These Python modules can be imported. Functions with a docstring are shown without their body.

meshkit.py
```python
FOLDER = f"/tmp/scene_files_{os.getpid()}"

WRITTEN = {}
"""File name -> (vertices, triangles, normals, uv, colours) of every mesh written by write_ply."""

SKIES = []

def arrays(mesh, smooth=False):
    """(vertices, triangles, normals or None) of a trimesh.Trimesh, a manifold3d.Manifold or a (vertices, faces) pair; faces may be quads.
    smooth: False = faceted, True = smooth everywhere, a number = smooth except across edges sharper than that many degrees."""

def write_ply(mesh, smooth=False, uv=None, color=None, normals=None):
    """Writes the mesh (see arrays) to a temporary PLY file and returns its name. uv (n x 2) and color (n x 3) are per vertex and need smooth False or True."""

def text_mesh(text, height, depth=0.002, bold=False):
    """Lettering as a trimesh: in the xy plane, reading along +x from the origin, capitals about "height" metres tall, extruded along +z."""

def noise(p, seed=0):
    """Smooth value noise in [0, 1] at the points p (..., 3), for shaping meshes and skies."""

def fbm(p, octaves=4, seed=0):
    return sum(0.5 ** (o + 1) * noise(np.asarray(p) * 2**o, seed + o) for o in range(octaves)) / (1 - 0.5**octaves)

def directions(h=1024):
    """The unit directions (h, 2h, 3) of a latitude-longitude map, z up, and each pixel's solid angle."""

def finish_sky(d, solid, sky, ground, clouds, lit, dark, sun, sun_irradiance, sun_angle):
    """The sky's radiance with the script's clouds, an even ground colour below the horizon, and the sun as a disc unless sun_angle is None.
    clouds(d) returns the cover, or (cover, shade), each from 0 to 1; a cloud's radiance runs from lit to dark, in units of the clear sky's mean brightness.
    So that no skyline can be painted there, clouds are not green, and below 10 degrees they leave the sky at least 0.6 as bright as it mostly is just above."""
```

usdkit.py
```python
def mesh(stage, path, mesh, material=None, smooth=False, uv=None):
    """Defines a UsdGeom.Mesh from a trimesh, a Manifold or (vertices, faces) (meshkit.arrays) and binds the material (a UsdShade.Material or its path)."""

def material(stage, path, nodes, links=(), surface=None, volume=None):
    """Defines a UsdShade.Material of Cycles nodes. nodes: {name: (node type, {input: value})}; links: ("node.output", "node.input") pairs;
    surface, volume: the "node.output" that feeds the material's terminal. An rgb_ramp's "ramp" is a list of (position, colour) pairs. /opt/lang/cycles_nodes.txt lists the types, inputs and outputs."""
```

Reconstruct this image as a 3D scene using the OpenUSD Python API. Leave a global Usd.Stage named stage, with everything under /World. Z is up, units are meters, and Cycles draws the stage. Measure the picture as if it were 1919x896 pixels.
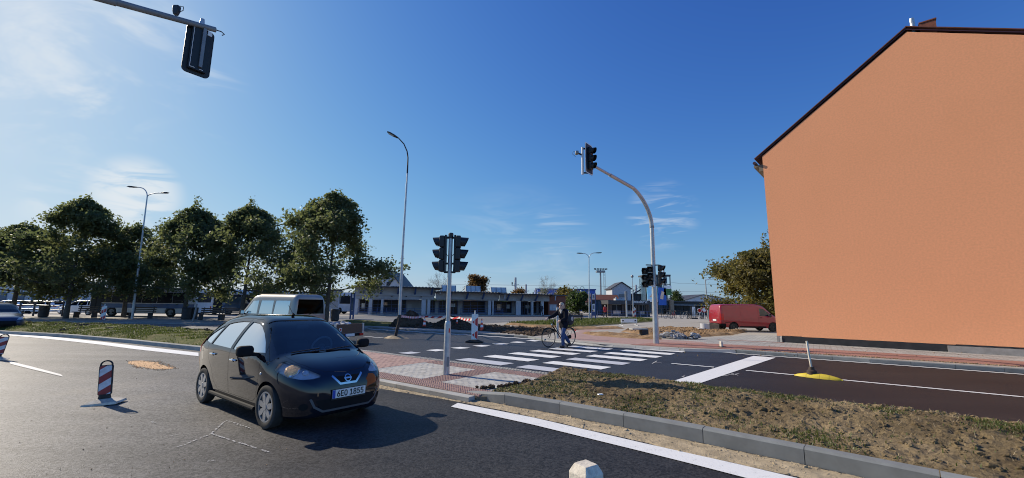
import math, re, numpy as np, trimesh, manifold3d as m3d, usdkit, meshkit
from pxr import Usd, UsdGeom, UsdLux, UsdShade, Gf, Sdf
from shapely.geometry import Polygon, Point, LineString
from shapely import affinity
import shapely

stage = Usd.Stage.CreateInMemory()
UsdGeom.SetStageUpAxis(stage, UsdGeom.Tokens.z)
UsdGeom.SetStageMetersPerUnit(stage, 1.0)
WORLD = UsdGeom.Xform.Define(stage, '/World')
stage.SetDefaultPrim(WORLD.GetPrim())
UsdGeom.Scope.Define(stage, '/World/Looks')

# ---------------------------------------------------------------- camera
PW, PH, FOC = 1919.0, 896.0, 790.0
PITCH, ROLL, EYE = .1535, .0122, 1.755
EXPOSURE = 0.25
_f = np.array([0, math.cos(PITCH), math.sin(PITCH)]); _u = np.array([0, -math.sin(PITCH), math.cos(PITCH)]); _x = np.array([1., 0, 0])
CX, CU, CF = math.cos(ROLL) * _x + math.sin(ROLL) * _u, -math.sin(ROLL) * _x + math.cos(ROLL) * _u, _f
cam = UsdGeom.Camera.Define(stage, '/World/camera')
cam.CreateHorizontalApertureAttr(36.0); cam.CreateVerticalApertureAttr(36.0 * PH / PW)
cam.CreateFocalLengthAttr(36.0 * FOC / PW)
cam.CreateClippingRangeAttr(Gf.Vec2f(.05, 5000))
cam.CreateExposureAttr(EXPOSURE)
_m = np.eye(4); _m[0, :3], _m[1, :3], _m[2, :3], _m[3, :3] = CX, CU, -CF, (0, 0, EYE)
cam.AddTransformOp().Set(Gf.Matrix4d(_m.tolist()))

# ---------------------------------------------------------------- sky and sun
SUN_AZ = math.atan2(-.883, .469)          # atan2(x, y) of the direction towards the sun
SUN_EL = math.radians(31.0)
SUN = np.array([math.sin(SUN_AZ) * math.cos(SUN_EL), math.cos(SUN_AZ) * math.cos(SUN_EL), math.sin(SUN_EL)])
SUN_I, SKY_S = 1.25, .115
def dirn(px, py):
    d = CX * (px - PW / 2) / FOC - CU * (py - PH / 2) / FOC + CF
    return d / np.linalg.norm(d)
def make_sky():
    N = {'tc': ('texture_coordinate', {}),
         'sky': ('sky_texture', {'sky_type': 'single_scattering', 'sun_disc': False, 'sun_elevation': SUN_EL, 'sun_rotation': SUN_AZ,
                                 'altitude': 300., 'air_density': 1.05, 'aerosol_density': 0.8, 'ozone_density': 3.0}),
         'bg': ('background_shader', {'strength': SKY_S})}
    L = []
    # the photograph's tone: deep blue away from the sun, pale and never burnt out towards it
    N['g1'] = ('vector_math', {'math_type': 'multiply', 'vector2': tuple(SKY_S * c for c in (1.18, 1.63, 2.75))}); N['g2'] = ('vector_math', {'math_type': 'power', 'vector2': (1.54,) * 3})
    N['g3'] = ('vector_math', {'math_type': 'multiply_add', 'vector2': (1.07,) * 3, 'vector3': (1, 1, 1)}); N['g4'] = ('vector_math', {'math_type': 'divide'}); N['tint'] = ('vector_math', {'math_type': 'scale', 'scale': 2 ** -EXPOSURE / SKY_S})
    L += [('sky.color', 'g1.vector1'), ('g1.vector', 'g2.vector1'), ('g2.vector', 'g3.vector1'), ('g2.vector', 'g4.vector1'), ('g3.vector', 'g4.vector2'), ('g4.vector', 'tint.vector1')]
    # thin clouds: each a patch of stretched noise round its own direction
    pats = [((85, 70), 12, (6, 6, 10), .46, (.47, .68), 3),          # high cirrus veils
            ((260, 150), 10, (7, 5, 16), .42, (.47, .70), 11),
            ((255, 364), 4.4, (9, 9, 30), .80, (.36, .58), 23),           # small cloud over the trees
            ((140, 376), 4.5, (9, 9, 30), .40, (.42, .66), 29),
            ((1240, 404), 5.0, (9, 9, 55), .34, (.46, .66), 37),       # wisps beside the mast
            ((1050, 437), 4.5, (5, 5, 70), .22, (.47, .66), 41),
            ((960, 520), 14, (5, 5, 26), .16, (.42, .70), 47)]
    prev = 'tint.vector'
    for i, (pt, rad, sc, amt, (lo, hi), w) in enumerate(pats):
        d = dirn(*pt)
        N[f'd{i}'] = ('vector_math', {'math_type': 'dot_product', 'vector2': tuple(d)}); L.append(('tc.generated', f'd{i}.vector1'))
        N[f'w{i}'] = ('map_range', {'range_type': 'smoothstep', 'from_min': math.cos(math.radians(rad)), 'from_max': math.cos(math.radians(rad * .25)), 'clamp': True})
        L.append((f'd{i}.value', f'w{i}.value'))
        N[f'm{i}'] = ('mapping', {'scale': sc, 'location': (w * 1.7, w * .3, w * .9), 'rotation': (0, 0, .3 * i)}); L.append(('tc.generated', f'm{i}.vector'))
        N[f'n{i}'] = ('noise_texture', {'scale': 1.0, 'detail': 7., 'roughness': .58, 'distortion': .7}); L.append((f'm{i}.vector', f'n{i}.vector'))
        N[f'r{i}'] = ('map_range', {'range_type': 'smoothstep', 'from_min': lo, 'from_max': hi, 'to_max': amt, 'clamp': True}); L.append((f'n{i}.fac', f'r{i}.value'))
        N[f'p{i}'] = ('math', {'math_type': 'multiply'}); L += [(f'w{i}.result', f'p{i}.value1'), (f'r{i}.result', f'p{i}.value2')]
        N[f'x{i}'] = ('mix_color', {'blend_type': 'mix', 'b': (5.9, 6.2, 6.4)}); L += [(f'p{i}.value', f'x{i}.fac'), (prev, f'x{i}.a')]
        prev = f'x{i}.result'
    L.append((prev, 'bg.color'))
    m = usdkit.material(stage, '/World/Looks/sky_look', N, L, surface='bg.background')
    dome = UsdLux.DomeLight.Define(stage, '/World/sky')
    UsdShade.MaterialBindingAPI.Apply(dome.GetPrim()).Bind(m)
    dome.GetPrim().SetCustomDataByKey('kind', 'structure')
    s = UsdLux.DistantLight.Define(stage, '/World/sun')
    s.CreateIntensityAttr(SUN_I); s.CreateAngleAttr(.53); s.CreateNormalizeAttr(True); s.CreateColorAttr(Gf.Vec3f(1, .90, .75))
    z = SUN; x = np.cross([0, 0, 1.], z); x /= np.linalg.norm(x); y = np.cross(z, x)
    t = np.eye(4); t[0, :3], t[1, :3], t[2, :3] = x, y, z
    s.AddTransformOp().Set(Gf.Matrix4d(t.tolist()))
make_sky()

# ---------------------------------------------------------------- where things stand
def ray(px, py): return CX * (px - PW / 2) / FOC - CU * (py - PH / 2) / FOC + CF
def G(px, py, z=0.):                      # point of the horizontal plane z that the photograph shows there
    d = ray(px, py); t = (z - EYE) / d[2]; return np.array([0, 0, EYE]) + t * d
def AT(px, py, y):                        # point at the distance y
    d = ray(px, py); return np.array([0, 0, EYE]) + d * y / d[1]
def ONPLANE(px, py, p0, n):
    d = ray(px, py); o = np.array([0, 0, EYE]); return o + d * (np.dot(np.asarray(p0) - o, n) / np.dot(d, n))
E2, N2 = np.array([.8, -.6]), np.array([.6, .8])       # along and across the road at the crossing
O2 = np.array([-1.51, 10.30])
def EN(e, n, z=0.): p = O2 + e * E2 + n * N2; return np.array([p[0], p[1], z])
YAW_ROAD = math.atan2(-.6, .8)

# ---------------------------------------------------------------- meshes
def rotz(a): c, s = math.cos(a), math.sin(a); return np.array([[c, -s, 0], [s, c, 0], [0, 0, 1.]])
def basis(d, up=(0, 0, 1)):
    d = np.asarray(d, float); d = d / np.linalg.norm(d); a = np.cross(up, d)
    if np.linalg.norm(a) < 1e-6: a = np.cross((0, 1, 0), d)
    a /= np.linalg.norm(a); return a, np.cross(d, a), d
class MB:
    def __init__(s): s.v, s.f, s.n = [], [], 0
    def add(s, v, f):
        v = np.asarray(v, float).reshape(-1, 3); f = np.asarray(f, int)
        if f.shape[1] == 4: f = np.vstack([f[:, [0, 1, 2]], f[:, [0, 2, 3]]])
        s.v.append(v); s.f.append(f + s.n); s.n += len(v); return s
    def mesh(s, m):
        v, f, _ = meshkit.arrays(m); return s.add(v, f)
    def box(s, c, size, rz=0., R=None, taper=None):
        v = np.array([[x, y, z] for x in (-.5, .5) for y in (-.5, .5) for z in (-.5, .5)]) * size
        if taper is not None: v[v[:, 2] > 0, :2] *= taper
        R = rotz(rz) if R is None else R
        return s.add(v @ R.T + c, [[0, 1, 3, 2], [4, 6, 7, 5], [0, 4, 5, 1], [2, 3, 7, 6], [0, 2, 6, 4], [1, 5, 7, 3]])
    def bar(s, a, b, w, h, up=(0, 0, 1)):           # rectangular bar from a to b
        a, b = np.asarray(a, float), np.asarray(b, float); x, y, d = basis(b - a, up)
        return s.box((a + b) / 2, (w, h, np.linalg.norm(b - a)), R=np.stack([x, y, d], 1))
    def tube(s, pts, r, n=10, caps=True):
        pts = np.asarray(pts, float); r = np.broadcast_to(np.asarray(r, float), (len(pts),)); k = len(pts)
        t = np.gradient(pts, axis=0); ax, ay, _ = basis(t[0]); rings = []
        for i in range(k):
            d = t[i] / max(np.linalg.norm(t[i]), 1e-9); ax = ax - d * (ax @ d); ax /= np.linalg.norm(ax); ay = np.cross(d, ax)
            a = np.arange(n) * 2 * np.pi / n
            rings.append(pts[i] + r[i] * (np.cos(a)[:, None] * ax + np.sin(a)[:, None] * ay))
        v = np.vstack(rings); f = [[i * n + j, i * n + (j + 1) % n, (i + 1) * n + (j + 1) % n, (i + 1) * n + j] for i in range(k - 1) for j in range(n)]
        s.add(v, f)
        if caps:
            for i, flip in ((0, 1), (k - 1, 0)):
                ring = rings[i]; vv = np.vstack([ring, ring.mean(0)]); ff = [[j, (j + 1) % n, n] if not flip else [(j + 1) % n, j, n] for j in range(n)]
                s.add(vv, ff)
        return s
    def lathe(s, prof, n=16, c=(0, 0, 0), R=None):     # prof: (radius, z)
        a = np.arange(n) * 2 * np.pi / n; v = np.array([[r * math.cos(t), r * math.sin(t), z] for r, z in prof for t in a])
        f = [[i * n + j, i * n + (j + 1) % n, (i + 1) * n + (j + 1) % n, (i + 1) * n + j] for i in range(len(prof) - 1) for j in range(n)]
        if R is not None: v = v @ np.asarray(R).T
        return s.add(v + c, f)
    def prism(s, poly, z0, z1, R=None, c=(0, 0, 0)):   # shapely polygon or points in xy, extruded
        p = poly if hasattr(poly, 'exterior') else Polygon(poly)
        m = trimesh.creation.extrude_polygon(p, z1 - z0, engine='earcut'); v = m.vertices + [0, 0, z0]
        if R is not None: v = v @ np.asarray(R).T
        return s.add(v + c, m.faces)
    def sheet(s, pts):
        pts = np.asarray(pts, float); p = Polygon(pts[:, :2])
        v, f = trimesh.creation.triangulate_polygon(p, engine='earcut'); z = pts[:, 2].mean()
        v3 = np.c_[v, np.full(len(v), z)]; f = np.asarray(f)
        n = np.cross(v3[f[:, 1]] - v3[f[:, 0]], v3[f[:, 2]] - v3[f[:, 0]])[:, 2]; f[n < 0] = f[n < 0][:, ::-1]
        return s.add(v3, f)
    def arrays(s): return np.vstack(s.v), np.vstack(s.f)
    def tm(s): return trimesh.Trimesh(*s.arrays(), process=False)
AXY = np.array([[1., 0, 0], [0, 0, 1], [0, 1, 0]]).T      # xy polygon -> xz plane, extruded along y (mirrors; fine for closed prisms)
def to_man(v, f):
    t = trimesh.Trimesh(v, f, process=True, merge_tex=True, merge_norm=True); t.merge_vertices(digits_vertex=6)
    return m3d.Manifold(m3d.Mesh(np.asarray(t.vertices, np.float32), np.asarray(t.faces, np.uint32)))
def man_prism(poly, h0, h1, axis='z'):
    p = poly if hasattr(poly, 'exterior') else Polygon(poly)
    p = shapely.geometry.polygon.orient(p, 1)
    cs = m3d.CrossSection([np.asarray(p.exterior.coords)[:-1]] + [np.asarray(r.coords)[:-1] for r in p.interiors])
    m = m3d.Manifold.extrude(cs, h1 - h0).translate((0, 0, h0))
    if axis == 'y': m = m.transform([[1, 0, 0, 0], [0, 0, -1, 0], [0, 1, 0, 0]])       # (x,z) polygon, extruded along -y: h -> y=-h
    if axis == 'x': m = m.transform([[0, 0, 1, 0], [1, 0, 0, 0], [0, 1, 0, 0]])        # (y,z) polygon, extruded along x
    return m
def rounded(w, h, r, n=5):
    return shapely.box(-w / 2 + r, -h / 2 + r, w / 2 - r, h / 2 - r).buffer(r, quad_segs=n)
def rbox(size, r, c=(0, 0, 0), seg=3):                 # rounded box
    s = np.asarray(size) / 2 - r; sp = [m3d.Manifold.sphere(r, seg * 4).translate(tuple(s * [a, b, d])) for a in (-1, 1) for b in (-1, 1) for d in (-1, 1)]
    return m3d.Manifold.batch_hull(sp).translate(tuple(c))

# ---------------------------------------------------------------- prims
_used = {}
def numbered(parent, name):
    k = (parent, name); i = _used.get(k, -1) + 1; _used[k] = i
    return name if i == 0 else f'{name}_{i:03d}'
def meta(p, label=None, cat=None, group=None, kind=None):
    for k, v in (('label', label), ('category', cat), ('group', group), ('kind', kind)):
        if v: p.SetCustomDataByKey(k, v)
    return p
def thing(name, label=None, cat=None, loc=(0, 0, 0), rz=0., group=None, kind=None):
    path = '/World/' + numbered('/World', name); x = UsdGeom.Xform.Define(stage, path)
    x.AddTranslateOp().Set(Gf.Vec3d(*map(float, loc))); x.AddRotateZOp().Set(math.degrees(rz))
    meta(x.GetPrim(), label, cat, group, kind); return path
def part(name, m, mat, parent, label=None, smooth=False, kind=None):
    path = parent + '/' + numbered(parent, name)
    if isinstance(m, MB): m = m.arrays()
    usdkit.mesh(stage, path, m, '/World/Looks/' + mat, smooth=smooth)
    meta(stage.GetPrimAtPath(path), label, kind=kind); return path
def single(name, m, mat, label=None, cat=None, group=None, kind=None, smooth=False):
    p = part(name, m, mat, '/World', smooth=smooth); meta(stage.GetPrimAtPath(p), label, cat, group, kind); return p
def dup(src, name, label, loc, rz=0., group=None, cat=None, scale=None):
    path = '/World/' + numbered('/World', name); x = UsdGeom.Xform.Define(stage, path); p = x.GetPrim()
    p.GetReferences().AddInternalReference(src); p.SetInstanceable(True)
    x.ClearXformOpOrder(); x = UsdGeom.Xformable(p)
    t = np.eye(4); t[:3, :3] = (rotz(rz) @ np.diag(np.broadcast_to(1. if scale is None else scale, (3,)))).T; t[3, :3] = loc
    x.SetXformOpOrder([x.AddTransformOp(opSuffix='place')]); p.GetAttribute('xformOp:transform:place').Set(Gf.Matrix4d(t.tolist()))
    meta(p, label, cat, group); return path

# ---------------------------------------------------------------- materials
def M(name, col, rough=.6, metal=0., var=.12, vs=2., bump=0., bs=30., spec=.5, coat=0., col2=None, stretch=None, det=5., inst=0., trans=0., alpha=1., sheen=0., coords='object', mixlo=.35, mixhi=.65, dirt=None, coat_ior=1.5):
    """a principled look whose colour wanders between two tones, with fine relief"""
    col = np.asarray(col, float); c2 = np.asarray(col2, float) if col2 is not None else col * (1 + var); c1 = col if col2 is not None else col * (1 - var)
    N = {'tc': ('texture_coordinate', {}), 'geo': ('geometry', {}), 'p': ('principled_bsdf', {'roughness': rough, 'metallic': metal, 'specular_ior_level': spec, 'coat_weight': coat, 'coat_roughness': .03, 'coat_ior': coat_ior, 'transmission_weight': trans, 'alpha': alpha})}
    src = 'tc.object' if coords == 'object' else 'geo.position'; L = []
    if stretch is not None:
        N['mp'] = ('mapping', {'scale': stretch}); L.append((src, 'mp.vector')); src = 'mp.vector'
    N['n'] = ('noise_texture', {'scale': vs, 'detail': det, 'roughness': .6}); L.append((src, 'n.vector'))
    N['r'] = ('rgb_ramp', {'ramp': [(mixlo, tuple(c1)), (mixhi, tuple(c2))]}); L.append(('n.fac', 'r.fac')); out = 'r.color'
    if dirt is not None:                     # (colour, amount, scale)
        N['dn'] = ('noise_texture', {'scale': dirt[2], 'detail': 8., 'roughness': .7}); L.append((src, 'dn.vector'))
        N['dr'] = ('map_range', {'from_min': .48, 'from_max': .72, 'to_max': dirt[1], 'clamp': True}); L.append(('dn.fac', 'dr.value'))
        N['dm'] = ('mix_color', {'b': dirt[0]}); L += [('dr.result', 'dm.fac'), (out, 'dm.a')]; out = 'dm.result'
    if inst:
        N['oi'] = ('object_info', {}); N['im'] = ('map_range', {'to_min': 1 - inst, 'to_max': 1 + inst}); L.append(('oi.random', 'im.value'))
        N['ih'] = ('hsv', {}); L += [('im.result', 'ih.value'), (out, 'ih.color')]; out = 'ih.color'
    L.append((out, 'p.base_color'))
    if bump:
        N['b'] = ('noise_texture', {'scale': bs, 'detail': 6., 'roughness': .65}); L.append((src, 'b.vector'))
        N['bu'] = ('bump', {'strength': 1., 'distance': bump}); L += [('b.fac', 'bu.height'), ('bu.normal', 'p.normal')]
    return usdkit.material(stage, '/World/Looks/' + name, N, L, surface='p.BSDF')
def asphalt(name, c1, c2, speck, rough, agg=.012, patch=.35, stain=None, spec=.5, old=None):
    """bound stone chippings: big wear patches, fine speckle, coarse relief"""
    N = {'g': ('geometry', {}), 'p': ('principled_bsdf', {'roughness': rough, 'specular_ior_level': spec}),
         'n1': ('noise_texture', {'scale': patch, 'detail': 5., 'roughness': .6}), 'n2': ('voronoi_texture', {'scale': 42.}),
         'mp': ('mapping', {'scale': (.10, .9, 1), 'rotation': (0, 0, .6435)}), 'n3': ('noise_texture', {'scale': 1.2, 'detail': 3.}),
         'r': ('rgb_ramp', {'ramp': [(.35, c1), (.65, c2)]}), 'm3': ('map_range', {'from_min': .3, 'from_max': .7, 'to_min': .76, 'to_max': 1.2}),
         'sc': ('separate_color', {}), 'm2': ('map_range', {'from_min': 0., 'from_max': 1., 'to_min': 1 - speck, 'to_max': 1 + speck, 'clamp': True}),
         'h': ('hsv', {}), 'mu': ('math', {'math_type': 'multiply'}), 'v': ('voronoi_texture', {'scale': 85.}), 'bu': ('bump', {'strength': 1., 'distance': agg})}
    L = [('g.position', 'n1.vector'), ('g.position', 'n2.vector'), ('n2.color', 'sc.color'), ('g.position', 'mp.vector'), ('mp.vector', 'n3.vector'), ('n1.fac', 'r.fac'), ('n3.fac', 'm3.value'), ('sc.r', 'm2.value'),
         ('m2.result', 'mu.value1'), ('m3.result', 'mu.value2'), ('mu.value', 'h.value'), ('r.color', 'h.color'), ('g.position', 'v.vector'), ('v.distance', 'bu.height'), ('bu.normal', 'p.normal')]
    out = 'h.color'
    if stain:                                   # dirt, with patches of their own
        N['n4'] = ('noise_texture', {'scale': stain[2], 'detail': 7., 'roughness': .7}); N['m4'] = ('map_range', {'from_min': .5, 'from_max': .75, 'to_max': stain[1], 'clamp': True}); N['mx'] = ('mix_color', {'b': stain[0]})
        L += [('g.position', 'n4.vector'), ('n4.fac', 'm4.value'), ('m4.result', 'mx.fac'), (out, 'mx.a')]; out = 'mx.result'
    if old:                                     # an older, paler surface on one side of a worn seam: (direction, from, to, factor, tint)
        N['od'] = ('vector_math', {'math_type': 'dot_product', 'vector2': old[0]}); N['on'] = ('noise_texture', {'scale': .9, 'detail': 7., 'roughness': .65}); N['oa'] = ('math', {'math_type': 'multiply_add', 'value2': 3.2}); N['om'] = ('map_range', {'range_type': 'smoothstep', 'from_min': old[1] + 1.6, 'from_max': old[2] + 1.6, 'to_min': 1., 'to_max': 0., 'clamp': True})
        N['ot'] = ('mix_color', {'blend_type': 'multiply', 'fac': 1., 'b': old[3], 'use_clamp': False}); N['ox'] = ('mix_color', {})
        L += [('g.position', 'od.vector1'), ('g.position', 'on.vector'), ('on.fac', 'oa.value1'), ('od.value', 'oa.value3'), ('oa.value', 'om.value'), ('om.result', 'ox.fac'), (out, 'ot.a'), (out, 'ox.a'), ('ot.result', 'ox.b')]; out = 'ox.result'
    L.append((out, 'p.base_color'))
    usdkit.material(stage, '/World/Looks/' + name, N, L, surface='p.BSDF')
asphalt('asphalt_near', (.028, .028, .029), (.039, .038, .037), .55, .60, agg=.0015, stain=((.06, .055, .047), .4, .8), spec=.16, old=((1, .35, 0), -4.0, 1.0, (3.9, 3.75, 3.5)))
asphalt('asphalt_old', (.14, .13, .112), (.20, .185, .16), .45, .62, agg=.010, stain=((.12, .10, .075), .7, 1.6))
asphalt('asphalt_new', (.019, .019, .023), (.027, .026, .029), .25, .55, agg=.006, stain=((.036, .033, .03), .5, .9), spec=.35)
asphalt('asphalt_brown', (.016, .013, .0125), (.023, .019, .0175), .25, .62, agg=.006, stain=((.030, .025, .022), .5, .9), spec=.3)
asphalt('asphalt_far', (.12, .12, .12), (.16, .155, .15), .2, .7, agg=.004)
def marking(name, c, wear):
    N = {'g': ('geometry', {}), 'p': ('principled_bsdf', {'roughness': .6}), 'n': ('noise_texture', {'scale': 7., 'detail': 8., 'roughness': .75}), 'n2': ('noise_texture', {'scale': 60., 'detail': 4., 'roughness': .7}),
         'ad': ('math', {'math_type': 'add'}), 'r': ('rgb_ramp', {'ramp': [(.36, tuple(x * .45 for x in c)), (.46, tuple(x * .88 for x in c)), (.6, c)]}), 'mr': ('map_range', {'from_min': .55 + wear, 'from_max': 1.3, 'clamp': True}), 'bu': ('bump', {'strength': .6, 'distance': .004})}
    L = [('g.position', 'n.vector'), ('g.position', 'n2.vector'), ('n.fac', 'ad.value1'), ('n2.fac', 'ad.value2'), ('ad.value', 'mr.value'), ('mr.result', 'r.fac'), ('r.color', 'p.base_color'), ('n2.fac', 'bu.height'), ('bu.normal', 'p.normal')]
    usdkit.material(stage, '/World/Looks/' + name, N, L, surface='p.BSDF')
marking('white_marking', (.72, .72, .70), -.13)
marking('grey_marking', (.48, .49, .52), -.25)
marking('old_marking', (.52, .51, .48), -.1)
M('chalk', (.42, .42, .42), .9, var=.3, vs=20)
M('orange_dust', (.60, .36, .17), .9, var=.25, vs=14)
M('ground_dirt', (.16, .14, .10), .95, var=.3, vs=.4)
M('forecourt', (.34, .31, .265), .85, var=.12, vs=.5, bump=.002, bs=60, coords='world', dirt=((.22, .19, .15), .5, .5))
M('concrete_kerb', (.20, .21, .205), .8, var=.12, vs=3, bump=.0015, bs=120, inst=.10, dirt=((.13, .13, .125), .55, 2.2))
M('kerb_pale', (.36, .36, .34), .8, var=.12, vs=3, bump=.0015, bs=120, inst=.08, dirt=((.25, .22, .17), .5, 2.))
M('paver_grey', (.39, .38, .35), .82, var=.10, vs=5, bump=.001, bs=120, inst=.12, dirt=((.24, .21, .17), .4, 3.))
M('paver_red', (.33, .21, .18), .82, var=.14, vs=6, bump=.001, bs=120, inst=.12, dirt=((.30, .20, .15), .5, 3.))
M('paver_joint', (.14, .115, .08), .95, var=.2, vs=12)
M('sett', (.30, .29, .26), .85, var=.2, vs=9, bump=.003, bs=60, inst=.2)
M('sand', (.36, .285, .18), .95, var=.25, vs=5, bump=.012, bs=35, coords='world')
def soil(name, c1, c2, c3, sc=.8):
    N = {'g': ('geometry', {}), 'p': ('principled_bsdf', {'roughness': .95, 'specular_ior_level': .15}), 'n1': ('noise_texture', {'scale': sc, 'detail': 6., 'roughness': .65}), 'n2': ('noise_texture', {'scale': 22., 'detail': 6., 'roughness': .75}),
         'r': ('rgb_ramp', {'ramp': [(.30, c1), (.48, c2), (.66, c3)]}), 'm2': ('map_range', {'from_min': .25, 'from_max': .75, 'to_min': .6, 'to_max': 1.35}), 'h': ('hsv', {}), 'bu': ('bump', {'strength': 1., 'distance': .04})}
    L = [('g.position', 'n1.vector'), ('g.position', 'n2.vector'), ('n1.fac', 'r.fac'), ('n2.fac', 'm2.value'), ('m2.result', 'h.value'), ('r.color', 'h.color'), ('h.color', 'p.base_color'), ('n2.fac', 'bu.height'), ('bu.normal', 'p.normal')]
    usdkit.material(stage, '/World/Looks/' + name, N, L, surface='p.BSDF')
soil('soil_light', (.09, .062, .035), (.19, .14, .075), (.30, .225, .13))
soil('soil_dark', (.045, .032, .022), (.075, .052, .035), (.11, .08, .055))
soil('soil_brown', (.20, .12, .06), (.30, .19, .10), (.36, .25, .15))
soil('grass_ground', (.07, .08, .02), (.12, .13, .035), (.18, .15, .06), 2.)
def leaf(name, c1, c2, c3, inst=0, tr=.45):
    N = {'g': ('geometry', {}), 'r': ('rgb_ramp', {'ramp': [(0., c1), (.45, c2), (.8, c3), (1., c3)]}), 'd': ('principled_bsdf', {'roughness': .5, 'specular_ior_level': .4}), 't': ('translucent_bsdf', {}), 'm': ('mix_closure', {'fac': tr}), 'n': ('noise_texture', {'scale': .55, 'detail': 3.}), 'a': ('math', {'math_type': 'multiply_add', 'value2': .45}), 'ml': ('math', {'math_type': 'multiply_add', 'value2': 1.1, 'value3': -.28}), 'hs': ('hsv', {'value': 1.5, 'saturation': 1.05})}
    L = [('g.position', 'n.vector'), ('n.fac', 'ml.value1'), ('g.random_per_island', 'a.value1'), ('ml.value', 'a.value3'), ('a.value', 'r.fac'), ('r.color', 'd.base_color'), ('r.color', 'hs.color'), ('hs.color', 't.color'), ('d.BSDF', 'm.closure1'), ('t.BSDF', 'm.closure2')]
    usdkit.material(stage, '/World/Looks/' + name, N, L, surface='m.closure')
leaf('leaf_plane', (.070, .092, .040), (.135, .150, .058), (.34, .28, .08), tr=.52)
leaf('leaf_chestnut', (.075, .08, .026), (.155, .125, .036), (.28, .165, .05), tr=.5)
leaf('leaf_far_green', (.04, .065, .02), (.06, .09, .025), (.10, .11, .03))
leaf('leaf_rust', (.08, .05, .02), (.15, .085, .03), (.22, .12, .035))
leaf('grass_blade', (.05, .07, .014), (.10, .12, .025), (.17, .15, .05), tr=.3)
M('bark', (.075, .06, .045), .9, var=.35, vs=6, bump=.02, bs=14)
M('bark_pale', (.30, .27, .22), .9, var=.3, vs=3, bump=.01, bs=14)
M('galvanised', (.42, .44, .45), .42, .65, var=.14, vs=5, bump=.0005, bs=90)
M('steel_paint', (.50, .50, .49), .45, .1, var=.08, vs=2)
M('steel_dull', (.20, .21, .22), .5, .4, var=.12, vs=3)
M('dark_metal', (.03, .032, .036), .45, .3, var=.15, vs=6)
M('signal_black', (.010, .011, .013), .42, var=.15, vs=8)
M('signal_inner', (.008, .008, .009), .8, var=.1)
M('lens_dark', (.03, .02, .016), .15, var=.2, vs=14)
M('plate_white', (.72, .72, .70), .5, var=.05)
M('backplate_dark', (.018, .022, .028), .5, var=.1)
M('red_film', (.50, .035, .03), .4, var=.1, vs=6, dirt=((.2, .1, .08), .4, 6.))
M('white_film', (.72, .71, .68), .4, var=.06, vs=6, dirt=((.4, .36, .3), .5, 6.))
M('red_film_dirty', (.26, .03, .03), .5, var=.2, vs=8, dirt=((.14, .09, .06), .6, 7.))
M('white_film_dirty', (.55, .57, .60), .5, var=.12, vs=8, dirt=((.30, .26, .2), .5, 7.))
M('black_rubber', (.018, .017, .016), .75, var=.25, vs=9, bump=.002, bs=60, dirt=((.09, .075, .055), .45, 6.))
M('dusty_rubber', (.55, .51, .42), .85, var=.25, vs=7, bump=.003, bs=40, dirt=((.16, .14, .11), .6, 5.))
M('cone_orange', (.72, .07, .025), .45, var=.12, vs=6)
M('cone_white', (.78, .77, .75), .45, var=.06, vs=6)
M('yellow_rubber', (.62, .47, .03), .6, var=.14, vs=5, bump=.002, bs=50, dirt=((.22, .17, .05), .6, 5.))
M('post_stone', (.62, .56, .46), .85, var=.15, vs=9, bump=.004, bs=45, dirt=((.26, .23, .19), .8, 12.))
M('rusty_post', (.040, .025, .018), .8, var=.45, vs=10, bump=.004, bs=40)
M('plaster_orange', (.92, .40, .195), .9, var=.06, vs=14., bump=.005, bs=26, det=7., dirt=((.80, .335, .145), .22, .3))
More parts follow.
